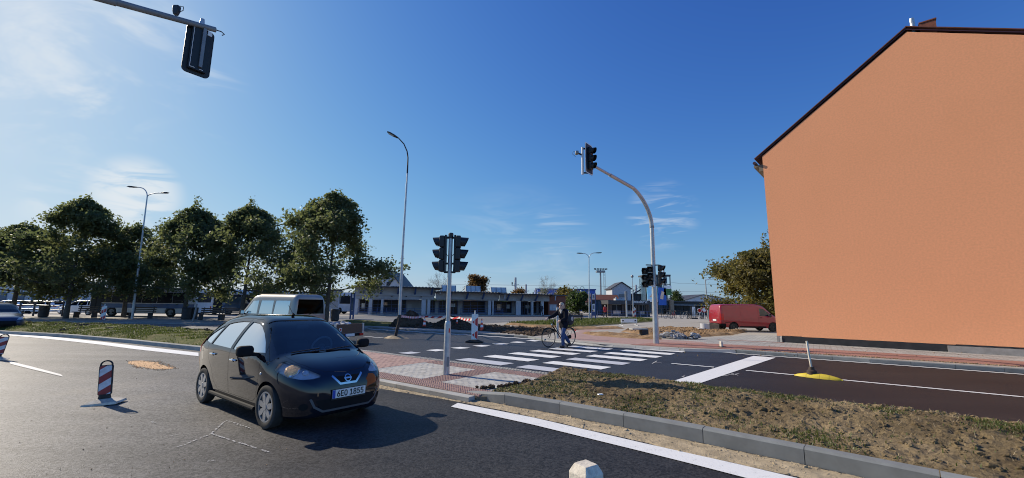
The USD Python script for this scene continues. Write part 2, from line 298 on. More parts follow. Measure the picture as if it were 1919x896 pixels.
M('plinth_dark', (.022, .022, .024), .7, var=.3, vs=4)
M('plinth_grey', (.30, .28, .26), .85, var=.15, vs=4, bump=.003, bs=50)
M('roof_trim', (.05, .016, .022), .5, var=.2)
M('roof_tile', (.16, .055, .035), .8, var=.2, vs=5)
M('brick_red', (.22, .075, .045), .85, var=.2, vs=10)
rng = np.random.default_rng(7)
def px_sheet(name, pix, z, mat, kind='structure', label=None, cat=None):
    return single(name, MB().sheet([[*G(a, b, z)[:2], z] for a, b in pix]), mat, label, cat, kind=kind)
def w_sheet(name, pts, z, mat): return single(name, MB().sheet([[p[0], p[1], z] for p in pts]), mat, kind='structure')
def strip(pts, w, z, taper=False):          # a painted line of width w along world points
    ls = LineString([p[:2] for p in pts]); pl = ls.buffer(w / 2, cap_style=2, join_style=2)
    return MB().sheet([[x, y, z] for x, y in list(pl.exterior.coords)[:-1]])
def px_line(pix, w, z=.006, name='lane_line', mat='white_marking'):
    return single(name, strip([G(a, b) for a, b in pix], w, z), mat, kind='structure')

# ---- ground and roads
S = 1500.
single('ground', MB().sheet([[-S, -S, -.06], [S, -S, -.06], [S, S, -.06], [-S, S, -.06]]), 'ground_dirt', kind='structure')
W_ = lambda e, n: EN(e, n)[:2]
mid = [(-75, 40), (-40, 28.2), (-27, 23.5), W_(-14, .2), W_(-8, .2), W_(-2, .2), W_(2.6, .2)]
near_poly = mid + [(2.2, 8.2), (4.3, 6.4), (6, 4.6), (9, 1.5), (16, -6), (16, -30), (-75, -30)]
w_sheet('road', near_poly, 0., 'asphalt_near')
far_kerb = [(-75, 47), (-42, 36.2)] + [tuple(G(*q, .1)[:2]) for q in [(25, 600), (200, 603), (360, 605.5), (480, 606.5), (690, 611.8), (790, 619), (985, 629), (1020, 635.5), (1130, 645.5), (1280, 654), (1380, 658.5)]]
r_kerb = [tuple(G(*q)[:2]) for q in [(1380, 661.5), (1500, 670.3), (1640, 681), (1919, 700)]] + [(19.6, 8.2), (34, -2.9)]; far_kerb[-1] = r_kerb[0]
w_sheet('far_road', mid + [(2.2, 8.2), (4.3, 6.4), (6, 4.6), (9, 1.5), (16, -6), (34, -19)] + r_kerb[::-1] + far_kerb[::-1], -.001, 'asphalt_new')
w_sheet('far_lanes', [G(*q)[:2] for q in [(1453.5, 670.3), (1289.5, 725.6)]] + [(5.0, 8.8), (9, 5.2), (20, -5), (34, -12), (34, -3.2), (20, 7.9), (14.4, 12.25), (11.8, 14.3)], .003, 'asphalt_brown')
w_sheet('left_lanes', [(-75, 44)] + [far_kerb[1]] + far_kerb[2:7] + [G(640, 640)[:2], W_(-9, 1.9), (-14, 21.5), (-20.5, 24.9), (-27.5, 27.4), (-34, 28.6), (-75, 42)], .003, 'asphalt_far')

# ---- painted markings
def poly_mark(pix, z=.0075, mat='white_marking', name='road_marking'):
    return px_sheet(name, pix, z, mat)
poly_mark([(858, 755), (1000, 782.5), (1200, 829), (1380, 869), (1500, 897), (1404, 897), (1300, 870), (1200, 845), (1000, 796), (845, 762)], .008)
poly_mark([(0, 623), (60, 628), (120, 633.5), (190, 640.5), (250, 647.5), (372, 661), (372, 667.5), (250, 654), (190, 646), (120, 638), (60, 632), (0, 627)])
poly_mark([(16, 676.5), (60, 687), (114, 701.5), (119, 706), (60, 692), (20, 682)], .010, 'old_marking')
poly_mark([(1242, 720), (1289.5, 725.6), (1453.5, 670.3), (1412, 667)], .010)
px_line([(1258, 681.5), (1338, 688.5)], .12, .008); px_line([(1398, 694.5), (1489, 703), (1590, 713.5), (1919, 744.5)], .12, .008)
px_line([(1330, 658.7), (1450, 667.8), (1640, 681.5), (1919, 702)], .15)
px_line([(690, 616.5), (790, 622.7), (960, 633), (1003, 636)], .24)
px_line([(682, 630.4), (718, 633.6)], .12)
for q in ([(50, 604.5), (180, 607.5)], [(396, 612.6), (460, 613.8)], [(300, 613.8), (372, 617)]): px_line(q, .14)
for k in range(7):                                          # the pedestrian and the cycle crossing side by side
    n0 = 2.58 + 1.235 * k; sh = .098 * k
    for e0, e1 in ((-2.24, -.40), (.13, 2.06)):
        single('crossing_bar', MB().sheet([EN(e0 + sh, n0, .006), EN(e1 + sh, n0, .006), EN(e1 + sh + .03, n0 + .62, .006), EN(e0 + sh + .03, n0 + .62, .006)]), 'grey_marking' if (k == 0 or (k == 2 and e0 > 0)) else 'white_marking', kind='structure')
    single('crossing_square', MB().sheet([EN(-5.02 + sh * .55, n0, .006), EN(-4.48 + sh * .55, n0, .006), EN(-4.45 + sh * .55, n0 + .55, .006), EN(-4.99 + sh * .55, n0 + .55, .006)]), 'grey_marking' if k == 0 else 'white_marking', kind='structure')
mb = MB()
for a, b in (((396, 814), (423, 788.5)), ((396, 814), (505, 849)), ((423, 788.5), (471, 804)), ((396, 814), (331, 840)), ((283, 791), (296, 795)), ((318, 818), (332, 816)), ((388, 866), (404, 864))):
    for j in range(26):
        t0, t1 = j / 26, (j + .8) / 26
        if rng.random() < .22: continue
        A, B = G(*a), G(*b); jit = rng.normal(0, .006, 2)
        pts = [A + (B - A) * t0 + [*jit, 0], A + (B - A) * t1 + [*jit, 0]]
        s_ = strip(pts, rng.uniform(.010, .026), .0095); mb.add(*s_.arrays())
single('chalk_marks', mb, 'chalk', kind='stuff')
mb = MB()
for a, b in (((1353, 705), (1385, 701)), ((1370, 700), (1383, 704)), ((1222, 682), (1231, 677)), ((1227, 680), (1240, 681)), ((1278, 707), (1283, 705))):
    mb.add(*strip([G(*a), G(*b)], .03, .0095).arrays())
single('chalk_signs', mb, 'old_marking', kind='stuff')

def patch(poly, res, zf, edge=.15, drop=.02, jag=.0, seed=0):
    """an irregular piece of ground: its height zf(x, y) runs out to the base within edge of its rim"""
    P = Polygon([p[:2] for p in poly]).buffer(0)
    ring = P.exterior; n = max(12, int(ring.length / res)); b = np.array([ring.interpolate(i / n, normalized=True).coords[0] for i in range(n)])
    if jag: b = b + jag * (np.stack([meshkit.fbm(np.c_[b * .9 / max(jag, .05) * .25, np.full(n, 3.)], 3, seed + k) for k in (0, 9)], -1) - .5) * 2
    P = Polygon(b).buffer(0); P = max(P.geoms, key=lambda g: g.area) if hasattr(P, 'geoms') else P
    b = np.array(P.exterior.coords)[:-1]
    x0, y0, x1, y1 = P.bounds; gx, gy = np.meshgrid(np.arange(x0, x1, res), np.arange(y0, y1, res)); r_ = np.random.default_rng(seed + 5)
    g = np.c_[gx.ravel(), gy.ravel()] + r_.uniform(-.3, .3, (gx.size, 2)) * res
    g = g[shapely.contains_xy(P.buffer(-res * .5), g[:, 0], g[:, 1])]
    pts = np.vstack([b, g]); from scipy.spatial import Delaunay
    f = Delaunay(pts).simplices; c = pts[f].mean(1); f = f[shapely.contains_xy(P, c[:, 0], c[:, 1])]
    d = shapely.distance(P.exterior, shapely.points(pts)); k = np.clip(d / edge, 0, 1); k = k * k * (3 - 2 * k)
    z0, z = zf(pts); z = z0 + z * k - drop * (1 - np.clip(d / (edge * .3), 0, 1))
    v = np.c_[pts, z]; nn = np.cross(v[f[:, 1]] - v[f[:, 0]], v[f[:, 2]] - v[f[:, 0]])[:, 2]; f[nn < 0] = f[nn < 0][:, ::-1]
    return v, f
def rough(base, amp, fr, up=0., seed=1, oct=4):
    return lambda p: (base, up + amp * (meshkit.fbm(np.c_[p * fr, np.full(len(p), .5)], oct, seed) - .35) * 2)
def height_of(v, f):
    from scipy.interpolate import LinearNDInterpolator
    return LinearNDInterpolator(v[:, :2], v[:, 2], fill_value=-9.)
_ICO = trimesh.creation.icosphere(1); _I0 = trimesh.creation.icosahedron()
def clods(pts, sizes, seed=0, ico=_ICO):
    r_ = np.random.default_rng(seed); n = len(pts); V = np.asarray(ico.vertices); k = len(V)
    disp = 1 + r_.uniform(-.38, .38, (n, k, 1)); sc = r_.uniform(.6, 1.25, (n, 1, 3)) * np.asarray(sizes).reshape(-1, 1, 1); sc[..., 2] *= .75
    a = r_.uniform(0, 6.28, n); c, s = np.cos(a)[:, None], np.sin(a)[:, None]
    v = V[None] * disp * sc; v = np.stack([v[..., 0] * c - v[..., 1] * s, v[..., 0] * s + v[..., 1] * c, v[..., 2]], -1) + np.asarray(pts)[:, None]
    return v.reshape(-1, 3), (np.asarray(ico.faces)[None] + (np.arange(n) * k)[:, None, None]).reshape(-1, 3)
def blades(pts, hgt, wid, seed=0, lean=.6):
    r_ = np.random.default_rng(seed); n = len(pts); a = r_.uniform(0, 6.28, n); d = np.stack([np.cos(a), np.sin(a), 0 * a], -1); s = np.stack([-np.sin(a), np.cos(a), 0 * a], -1)
    h = (hgt * r_.uniform(.5, 1.4, n))[:, None]; w = (wid * r_.uniform(.6, 1.4, n))[:, None]; l = (r_.uniform(0, lean, n))[:, None]; z = np.array([0, 0, 1.])
    P = np.asarray(pts); q = [P - s * w / 2, P + s * w / 2, P + d * h * l * .4 + z * h * .6 + s * w * .35, P + d * h * l * .4 + z * h * .6 - s * w * .35, P + d * h * l + z * h * (1 - .3 * l)]
    v = np.stack(q, 1).reshape(-1, 3); i = (np.arange(n) * 5)[:, None, None]
    return v, (np.array([[0, 1, 2], [0, 2, 3], [3, 2, 4]])[None] + i).reshape(-1, 3)
def scatter(poly, n, seed, hf=None, dens=None):
    P = Polygon([p[:2] for p in poly]).buffer(0); x0, y0, x1, y1 = P.bounds; r_ = np.random.default_rng(seed); out = np.zeros((0, 2))
    while len(out) < n:
        q = r_.uniform((x0, y0), (x1, y1), (n * 3, 2)); q = q[shapely.contains_xy(P, q[:, 0], q[:, 1])]
        if dens is not None: q = q[r_.random(len(q)) < dens(q)]
        out = np.vstack([out, q])
    out = out[:n]; z = hf(out) if hf is not None else np.zeros(n); o = np.c_[out, z]; return o[z > -5]

# ---- kerbs, stone by stone
def kerb(path, h, w, mat, side=1, L=1.0, h0=None, ramp=0, base=-.06, gap=.008, ch=.018, name='kerb', seed=0):
    """stones along the front line; side=+1: the stone lies to the left of the walking direction"""
    k = thing(name, kind='structure'); ls = LineString(path); n = max(1, round(ls.length / L)); L = ls.length / n; r_ = np.random.default_rng(seed)
    for i in range(n):
        s0, s1 = i * L + gap / 2, (i + 1) * L - gap / 2; mb = MB(); sec = []
        for j, s in enumerate((s0, s1)):
            p = np.array(ls.interpolate(s).coords[0]); q = np.array(ls.interpolate(min(s + .05, ls.length)).coords[0]) - np.array(ls.interpolate(max(s - .05, 0)).coords[0])
            q /= np.linalg.norm(q); nn = np.array([-q[1], q[0]]) * side
            hh = h if h0 is None else (h0 + (h - h0) * np.clip((s if ramp > 0 else ls.length - s) / abs(ramp), 0, 1)); hh = hh + r_.normal(0, .002)
            sec.append(np.array([[*(p + nn * a), z] for a, z in ((0, base), (0, hh - ch), (ch, hh), (w, hh), (w, base))]))
        v = np.vstack(sec); f = [[a, (a + 1) % 5, (a + 1) % 5 + 5] for a in range(5)] + [[a, (a + 1) % 5 + 5, a + 5] for a in range(5)] + [[0, 2, 1], [0, 3, 2], [0, 4, 3], [5, 6, 7], [5, 7, 8], [5, 8, 9]]
        if side > 0: f = [x[::-1] for x in f]
        part('kerb_stone', mb.add(v, f), mat, k)
    return k
kp = [(-.98, 8.46), (-.15, 7.83), (.71, 7.25), (1.53, 6.6), (2.37, 5.94), (3.19, 5.25), (3.98, 4.52), (4.75, 3.8), (5.5, 3.05), (6.3, 2.2), (7.2, 1.2)]
kerb(kp, .185, .15, 'concrete_kerb', 1, 1.06, h0=.085, ramp=1.06, ch=.022)
kerb([EN(-8.2, -1.42)[:2], EN(2.02, -1.42)[:2]], .085, .17, 'kerb_pale', 1, 1.02, ch=.012)
kerb([(7.9, 5.75), (6.9, 6.66), (6.31, 7.12), (5.17, 8.0), (4.07, 8.9), (3.4, 9.5), (2.45, 10.3)], .10, .09, 'kerb_pale', 1, 1.02, ch=.01)
kerb([(-38, 26.2), (-31, 23.9), (-25.3, 21.37), (-20.6, 19.92), (-15.23, 17.46), (-10.83, 15.2), (-8.25, 13.72)], .15, .15, 'concrete_kerb', 1, 1.0)
kerb(r_kerb[:5][::-1], .13, .15, 'concrete_kerb', -1, 1.0)
kerb(far_kerb[9:][::-1], .10, .26, 'kerb_pale', -1, 1.0, ch=.088)
kerb(far_kerb[6:10][::-1], .10, .16, 'concrete_kerb', -1, 1.0)
kerb(far_kerb[1:7][::-1], .10, .16, 'concrete_kerb', -1, 2.0)

# ---- the paved refuge with its blocks
isl = thing('traffic_island', kind='structure')
base = [EN(-8.2, -1.24), EN(2.05, -1.24), EN(3.4, -.6), EN(3.3, 1.0), EN(3.0, 1.72), EN(-8.2, 1.72)]
part('bedding', MB().prism([p[:2] for p in base], -.05, .084), 'paver_joint', isl)
def zone(e0, e1, n0, n1, le, ln, mat, name, most=300, bond=True, studs=False, skip=None, gap=.007):
    cells, r_ = [], np.random.default_rng(int(abs(e0) * 77 + n1 * 10) + 3)
    for j in range(int(round((n1 - n0) / ln))):
        off = -(j % 2) * le / 2 if bond else 0.
        i = 0
        while True:
            a, b = e0 + off + i * le, e0 + off + (i + 1) * le; i += 1
            if a >= e1 - .02: break
            a, b = max(a, e0), min(b, e1)
            if b - a > .03 and not (skip and skip((a + b) / 2, n0 + (j + .5) * ln)): cells.append((a + gap / 2, b - gap / 2, n0 + j * ln + gap / 2, n0 + (j + 1) * ln - gap / 2))
    cells.sort(key=lambda c: np.linalg.norm(EN((c[0] + c[1]) / 2, c[2])[:2])); rest = MB()
    for q, (a, b, c, d) in enumerate(cells):
        z = .0995 + r_.normal(0, .0012); tl = r_.normal(0, .0012, 4); ch = .004
        lo = [EN(x, y, .07) for x, y in ((a, c), (b, c), (b, d), (a, d))]; md = [EN(x, y, z - ch + t) for (x, y), t in zip(((a, c), (b, c), (b, d), (a, d)), tl)]
        hi = [EN(x, y, z + t) for (x, y), t in zip(((a + ch, c + ch), (b - ch, c + ch), (b - ch, d - ch), (a + ch, d - ch)), tl)]
        v = np.array(lo + md + hi); f = [[k, (k + 1) % 4, (k + 1) % 4 + 4, k + 4] for k in range(4)] + [[k + 4, (k + 1) % 4 + 4, (k + 1) % 4 + 8, k + 8] for k in range(4)] + [[8, 9, 10, 11]]
        mb = rest if (studs or q >= most) else MB(); mb.add(v, f)
        if studs:
            ee, mm = (a + b) / 2, (c + d) / 2
            for x in (-.25, .25):
                for y in (-.25, .25):
                    o = EN(ee + x * (b - a), mm + y * (d - c), z - .002); mb.box(o + [0, 0, .004], (.032, .032, .009), YAW_ROAD, taper=.7)
        elif q < most: part(name, mb, mat, isl)
    if rest.n: part(name + '_field', rest, mat, isl, kind='stuff')
zone(-1.82, 0, -.74, 1.1, .2, .1, 'paver_grey', 'grey_paver', 190)
zone(.6, 2.95, -.74, 1.1, .2, .1, 'paver_grey', 'pale_paver', 240)
zone(-5.6, -1.98, -.74, 1.55, .2, .1, 'paver_red', 'red_paver', 280)
zone(-1.96, -1.83, -.74, 1.1, .13, .13, 'kerb_pale', 'white_paver', 40, bond=False)
zone(-6.4, 2.1, -1.24, -.76, .12, .12, 'paver_red', 'tactile_paver', studs=True, bond=False)
zone(0.01, .59, -.74, 1.1, .1, .1, 'paver_red', 'tactile_tile', studs=True, bond=False)
zone(-1.98, 3.0, 1.11, 1.56, .11, .11, 'paver_red', 'tactile_block', studs=True, bond=False)
sp, mb = [], MB()
for j in range(3):
    for i in range(95):
        o = EN(-5.6 + i * .092 + (j % 2) * .045, 1.60 + j * .075, .09); mb.box(o + [0, 0, rng.normal(0, .003)], (.078, .064, .04), YAW_ROAD + rng.normal(0, .08), taper=.86)
part('sett_row', mb, 'sett', isl, kind='stuff')
# gutter of sand and setts below the kerb
sand_poly = [tuple(EN(-6.5, -1.43)[:2]), tuple(EN(2.0, -1.43)[:2])] + [(-.98, 8.45), (-.15, 7.82), (.71, 7.24), (1.53, 6.59), (2.37, 5.93), (3.19, 5.24), (4.2, 4.3), (5.5, 3.04)] + [(5.1, 2.75), (3.75, 4.05)] + [tuple(G(*q)[:2]) for q in [(1478, 891), (1300, 853), (1150, 816), (1000, 782), (880, 757)]] + [tuple(EN(-.6, -1.72)[:2]), tuple(EN(-6.5, -1.6)[:2])]
v, f = patch(sand_poly, .05, rough(.0, .012, 5., .010, 4), edge=.05, drop=.004, jag=.03, seed=4)
single('sand_gutter', (v, f), 'sand', kind='stuff')
hf = height_of(v, f); pts = scatter(sand_poly, 1500, 21, hf); r_ = np.random.default_rng(3)
single('gutter_gravel', clods(pts, r_.uniform(.003, .012, len(pts)) * np.where(r_.random(len(pts)) < .05, 2.6, 1), 5, _I0), 'sand', kind='stuff')

# ---- soil verge on the right
soil_poly = [EN(2.1, -1.22)[:2], (-.86, 8.53), (-.05, 7.96), (.8, 7.38), (1.62, 6.73), (2.46, 6.06), (3.29, 5.36), (4.09, 4.62), (4.86, 3.9), (5.6, 3.16), (7.2, 1.4), (9.5, 4.0), (7.86, 5.72), (6.85, 6.62), (6.25, 7.06), (5.1, 7.94), (4.0, 8.82), (3.36, 9.42), (2.45, 10.2), (1.75, 10.55), (1.15, 10.45), (.75, 9.7), (.2, 8.9)]
LS_k, LS_f = LineString(kp), LineString([(7.9, 5.75), (6.31, 7.12), (5.17, 8.0), (4.07, 8.9), (2.45, 10.3)])
def soil_z(p):
    q = shapely.points(p); a, b = shapely.distance(LS_k, q), shapely.distance(LS_f, q); t = a / (a + b)
    n1 = meshkit.fbm(np.c_[p * 1.1, np.full(len(p), .3)], 4, 31); n2 = meshkit.fbm(np.c_[p * 7, np.full(len(p), .7)], 4, 33); n3 = meshkit.fbm(np.c_[p * 24, np.full(len(p), .2)], 3, 35)
    crest = np.exp(-((t - .62) / .28) ** 2); tip = np.clip((p[:, 0] + .2) / 1.6, 0.25, 1)
    z = .065 + .13 * crest * tip * (.45 + 1.1 * n1) + .11 * (n2 - .5) + .05 * (n3 - .5)
    return .105, np.where(t > .93, z * .6, z)
v, f = patch(soil_poly, .042, soil_z, edge=.10, drop=.05, jag=.0, seed=8)
single('soil_verge', (v, f), 'soil_light', kind='structure')
hfs = height_of(v, f); r_ = np.random.default_rng(9)
pts = scatter(soil_poly, 4200, 22, hfs, dens=lambda q: .25 + 1.2 * np.clip(meshkit.fbm(np.c_[q * 1.6, np.full(len(q), .4)], 3, 12) - .35, 0, 1)); sz = .006 + .028 * r_.random(len(pts)) ** 4 * 1.0
pts[:, 2] += sz * .25
single('soil_clods', clods(pts, sz, 6, _ICO), 'soil_light', kind='stuff')
edge_pts = []
for t in np.linspace(0, 1, 46):
    p = np.array(LineString([(-.62, 8.66), (.25, 8.98), (.8, 9.75), (1.2, 10.4), (1.8, 10.5), (2.4, 10.25)]).interpolate(t, normalized=True).coords[0]) + r_.normal(0, .05, 2); edge_pts.append([*p, .13])
single('verge_edge_clods', clods(np.array(edge_pts), r_.uniform(.03, .085, 46), 16, trimesh.creation.icosphere(2)), 'soil_dark', kind='stuff')
pts = scatter(soil_poly, 15000, 23, hfs, dens=lambda q: np.clip((meshkit.fbm(np.c_[q * 1.1, np.full(len(q), .1)], 3, 44) - .44) * 5, .03, 1))
single('verge_grass', blades(pts, .040, .011, 7, lean=1.7), 'grass_blade', kind='stuff')
pts = scatter(soil_poly, 170, 29, hfs); single('verge_stones', clods(pts, np.random.default_rng(30).uniform(.018, .05, len(pts)), 31, _ICO), 'soil_light', kind='stuff')
p_ = G(1125, 741, .25); single('paper_scrap', MB().box((p_[0], p_[1], .27), (.10, .05, .012), .4, taper=.8), 'plate_white', 'small crumpled white scrap lying on the soil verge', 'litter')
pts = scatter(soil_poly, 1500, 27, hfs); pts[:, 2] += .004
single('verge_straw', blades(pts, .05, .005, 17, lean=2.6), 'sand', kind='stuff')

# ---- grass median on the left
gm = [(-38.4, 26.5), (-31, 24.06), (-25.25, 21.52), (-20.53, 20.06), (-15.16, 17.6), (-10.75, 15.33), EN(-8.2, -1.24)[:2], EN(-8.2, 1.7)[:2], (-13.5, 21.1), (-20, 24.6), (-27.2, 27.1), (-36, 29)]
v, f = patch(gm, .22, rough(.12, .16, .9, .13, 51), edge=.5, drop=.04, seed=50)
single('grass_median', (v, f), 'grass_ground', kind='structure')
hg = height_of(v, f)
pts = scatter(gm, 26000, 24, hg, dens=lambda q: np.clip((meshkit.fbm(np.c_[q * 1.1, np.full(len(q), .1)], 3, 64) - .34) * 4, .03, 1))
single('median_grass', blades(pts, .085, .02, 9, lean=.9), 'grass_blade', kind='stuff')
pts = scatter([(x, y) for x, y in gm], 900, 25, hg, dens=lambda q: np.clip((meshkit.fbm(np.c_[q * .7, np.full(len(q), .9)], 3, 74) - .5) * 6, 0, 1))
single('median_clods', clods(pts, r_.uniform(.03, .10, len(pts)), 26), 'soil_dark', kind='stuff')
kerb([(-13.55, 21.25), EN(-8.2, 1.78)[:2], EN(-5.6, 1.78)[:2]], .10, .12, 'kerb_pale', -1, 1.0)

# ---- forecourt beyond the far road, with its paths and beds
fc = [(p[0], p[1] + .1) for p in far_kerb] + [(p[0] + .12, p[1] + .12) for p in r_kerb] + [(90, 40), (110, 170), (-190, 170), (-190, 75)]
w_sheet('forecourt', fc, .098, 'forecourt')
px_sheet('station_road', [(330, 593), (560, 592), (1040, 592), (1130, 594.5), (1130, 597.2), (1030, 599), (930, 605), (840, 611), (740, 604.5), (560, 600), (330, 598)], .102, 'asphalt_far')
M('plaster_grey', (.34, .34, .35), .85, var=.08, vs=1.2, bump=.002, bs=40)
M('plaster_white', (.46, .46, .48), .85, var=.06, vs=1.)
M('roof_sheet', (.30, .31, .33), .5, .3, var=.12, vs=3)
M('roof_dark', (.045, .045, .05), .6, var=.2, vs=3)
M('steel_blue', (.05, .085, .20), .5, var=.1, vs=4)
M('hall_blue', (.030, .085, .36), .55, var=.08, vs=.6)
M('window_dark', (.012, .015, .02), .30, spec=.25, var=.4, vs=1.5)
M('window_blue', (.05, .09, .13), .08, var=.3, vs=.8)
M('skylight', (.42, .46, .48), .3, var=.15, vs=2)
M('wood_dark', (.075, .05, .035), .75, var=.3, vs=4, stretch=(1, 1, 6))
M('shed_grey', (.40, .42, .45), .8, var=.08, vs=1.5)
M('poster_sky', (.25, .68, .85), .4, col2=(.55, .80, .90), vs=.8)
M('poster_cream', (.70, .48, .34), .5, var=.3, vs=3)
M('poster_blue', (.02, .10, .40), .4, var=.1)
M('poster_green', (.06, .16, .05), .5, var=.5, vs=2)
M('tile_shadow', (.035, .02, .018), .8, var=.3)
M('stone_column', (.22, .17, .12), .85, var=.2, vs=4)
M('red_clothes', (.45, .03, .03), .8, var=.15, vs=8)

# ---- the orange house: its bare gable end stands along the pavement
P0 = np.append(G(1457, 641, .1)[:2], .098); DW = np.array([.745, -.667, 0]); DW /= np.linalg.norm(DW); NW = np.array([DW[1], -DW[0], 0])     # NW towards the camera
HR = np.stack([DW, -NW, [0, 0, 1.]], 1)                      # local: x along the wall, y away, z up
hs = thing('orange_house', 'tall house with a bare orange rendered gable wall beside the pavement', 'house', P0, math.atan2(DW[1], DW[0]))
XZ = np.array([[1., 0, 0], [0, 0, -1], [0, 1, 0]])        # (x, y) polygon -> x, z; extrusion towards -y
prof = [(0, .30), (0, 9.40), (5.92, 13.78), (15., 9.25), (15., .30)]
def wall_grid():
    P = Polygon(prof); mb = MB()
    pts = [(x, z) for x in np.arange(0.4, 15, .42) for z in np.arange(.7, 14, .42) if P.buffer(-.15).contains(Point(x, z))]
    ring = [P.exterior.interpolate(t).coords[0] for t in np.arange(0, P.length, .42)] + list(P.exterior.coords)[:-1]
    q = np.array(ring + pts); from scipy.spatial import Delaunay
    f = Delaunay(q).simplices; c = q[f].mean(1); f = f[shapely.contains_xy(P, c[:, 0], c[:, 1])]
    dd = shapely.distance(P.exterior, shapely.points(q)); y = -.012 * (meshkit.fbm(np.c_[q * .55, np.zeros(len(q))], 4, 81) - .5) * np.clip(dd / .5, 0, 1)
    v = np.c_[q[:, 0], y, q[:, 1]]; n = np.cross(v[f[:, 1]] - v[f[:, 0]], v[f[:, 2]] - v[f[:, 0]])[:, 1]; f[n > 0] = f[n > 0][:, ::-1]
    return v, f
part('gable_wall', wall_grid(), 'plaster_orange', hs, smooth=True)
mb = MB(); mb.prism([(.004, .302), (.004, 9.38), (5.92, 13.75), (14.99, 9.23), (14.99, .302)], -12, -.03, R=XZ); part('house_body', mb, 'plaster_grey', hs)
mb = MB(); mb.box((7.6, 5.95, .14), (14.8, 11.9, .36)); part('plinth', mb, 'plinth_dark', hs)
part('plinth_corner', MB().box((.05, -.005, .15), (.1, .10, .30)), 'plinth_grey', hs); part('plinth_render', MB().box((10.3, -.012, .13), (9.0, .1, .24)), 'plinth_grey', hs)
sl = np.array([6.35, 4.78]); 
mb = MB(); mb.bar((-.26, -.012, 9.32), (5.92, -.012, 13.92), .035, .03, up=(0, 1, 0)); mb.bar((5.87, -.013, 13.92), (15.3, -.013, 9.21), .035, .03, up=(0, 1, 0)); part('verge_trim', mb, 'roof_trim', hs)
for a, b, w in (((-.36, 9.32), (5.95, 14.02), 0), ((5.89, 14.02), (15.4, 9.26), 1)):
    a, b = np.array(a), np.array(b); d = (b - a) / np.linalg.norm(b - a); nn = np.array([-d[1], d[0]])
    mb = MB(); q = [a, b, b + nn * .035, a + nn * .035]; mb.prism(q, -12.3, .045, R=XZ); part('roof_slope', mb, 'roof_tile', hs)
mb = MB(); mb.box((-.22, 6., 8.93), (.42, 11.9, .10)); mb.box((-.10, 6., 8.76), (.2, 11.9, .24)); part('eaves_cornice', mb, 'stone_column', hs)
mb = MB(); mb.tube([(-.36, -.12, 9.08), (-.36, 12, 9.08)], .08, 10); part('gutter', mb, 'roof_trim', hs)
part('chimney', MB().box((6.62, .45, 13.55), (.50, .4, 1.1)).box((6.62, .45, 14.12), (.56, .46, .05)), 'brick_red', hs)
mb = MB(); mb.tube([(6.16, .35, 13.4), (6.16, .35, 14.50)], .085, 12); part('flue', mb, 'galvanised', hs)

# ---- the bus station: a low arcade in three steps
SA = AT(663, 580, 56.5)[:2]; SB = AT(1062, 580, 65.5)[:2]; sx = (SB - SA) / np.linalg.norm(SB - SA); sy = np.array([-sx[1], sx[0]])
def STN(px, py):
    p = ONPLANE(px, py, (*SA, 0), (*sy, 0)); return float((p[:2] - SA) @ sx), float(p[2])
st = thing('bus_station', 'long low grey bus station with columned arcade and stepped roofs behind the road', 'bus station', (*SA, .1), math.atan2(sx[1], sx[0]))
Sx = lambda px: STN(px, 580)[0]
segs = [(Sx(662), Sx(815), 3.80, 2.62), (Sx(815), Sx(935), 3.30, 2.28), (Sx(935), Sx(1029), 3.18, 2.18)]
for i, (a, b, top, fb) in enumerate(segs):
    part('roof', MB().box(((a + b) / 2 + .3, 3.2, top - .06), (b - a + 1.0, 9.4, .12)), 'roof_dark', st)
    mb = MB()
    for k in range(int((b - a) / .45)): mb.box((a + .2 + k * .45, -1.42, top + .03), (.24, .5, .05))
    part('roof_sheeting', mb, 'roof_sheet', st)
    part('fascia', MB().box(((a + b) / 2, -.12, (top - .14 + fb) / 2), (b - a - .1, .24, top - .14 - fb)), 'plaster_grey', st)
    part('lintel', MB().box(((a + b) / 2, .05, (fb + 2.12) / 2 - .002), (b - a - .4, .3, fb - 2.12)), 'plaster_grey', st)
    part('rear_wall', MB().box(((a + b) / 2, 2.6, 1.05), (b - a - .02, .2, 2.1)), 'plaster_grey', st)
    part('soffit', MB().box(((a + b) / 2, 1.2, 2.16), (b - a - .06, 2.6, .06)), 'plaster_grey', st)
    part('gable_end', MB().bar((b + .55, -1.40, top - .18), (b + .55, 5., top - .18), .2, .06, up=(1, 0, 0)).box((b + .5, -1.2, top - .52), (.12, .2, .7)), 'shed_grey', st)
part('floor_slab', MB().box(((segs[0][0] + segs[2][1]) / 2, 1.0, .0), (segs[2][1] - segs[0][0] + .5, 4.4, .22)), 'kerb_pale', st)
for px, t in ((680, 0), (712, 0), (744, 0), (776, 0), (807, 0), (842, 1), (873, 1), (903, 1), (949, 2), (975, 2), (1002, 2)):
    s, top = Sx(px), segs[t][2]
    part('bracket', MB().bar((s, -.26, top - .95), (s, -1.25, top - .2), .12, .22, up=(1, 0, 0)), 'steel_blue', st)
for x0, x1 in ((664, 671), (690, 697), (713, 718), (789, 798), (800, 806), (914, 920), (922, 925), (966, 976), (995, 999), (1013, 1019)):
    a, b = Sx(x0), Sx(x1); part('column', MB().box(((a + b) / 2, 0.05, 1.10), ((b - a) * .9, .42, 2.1)), 'plaster_white', st)
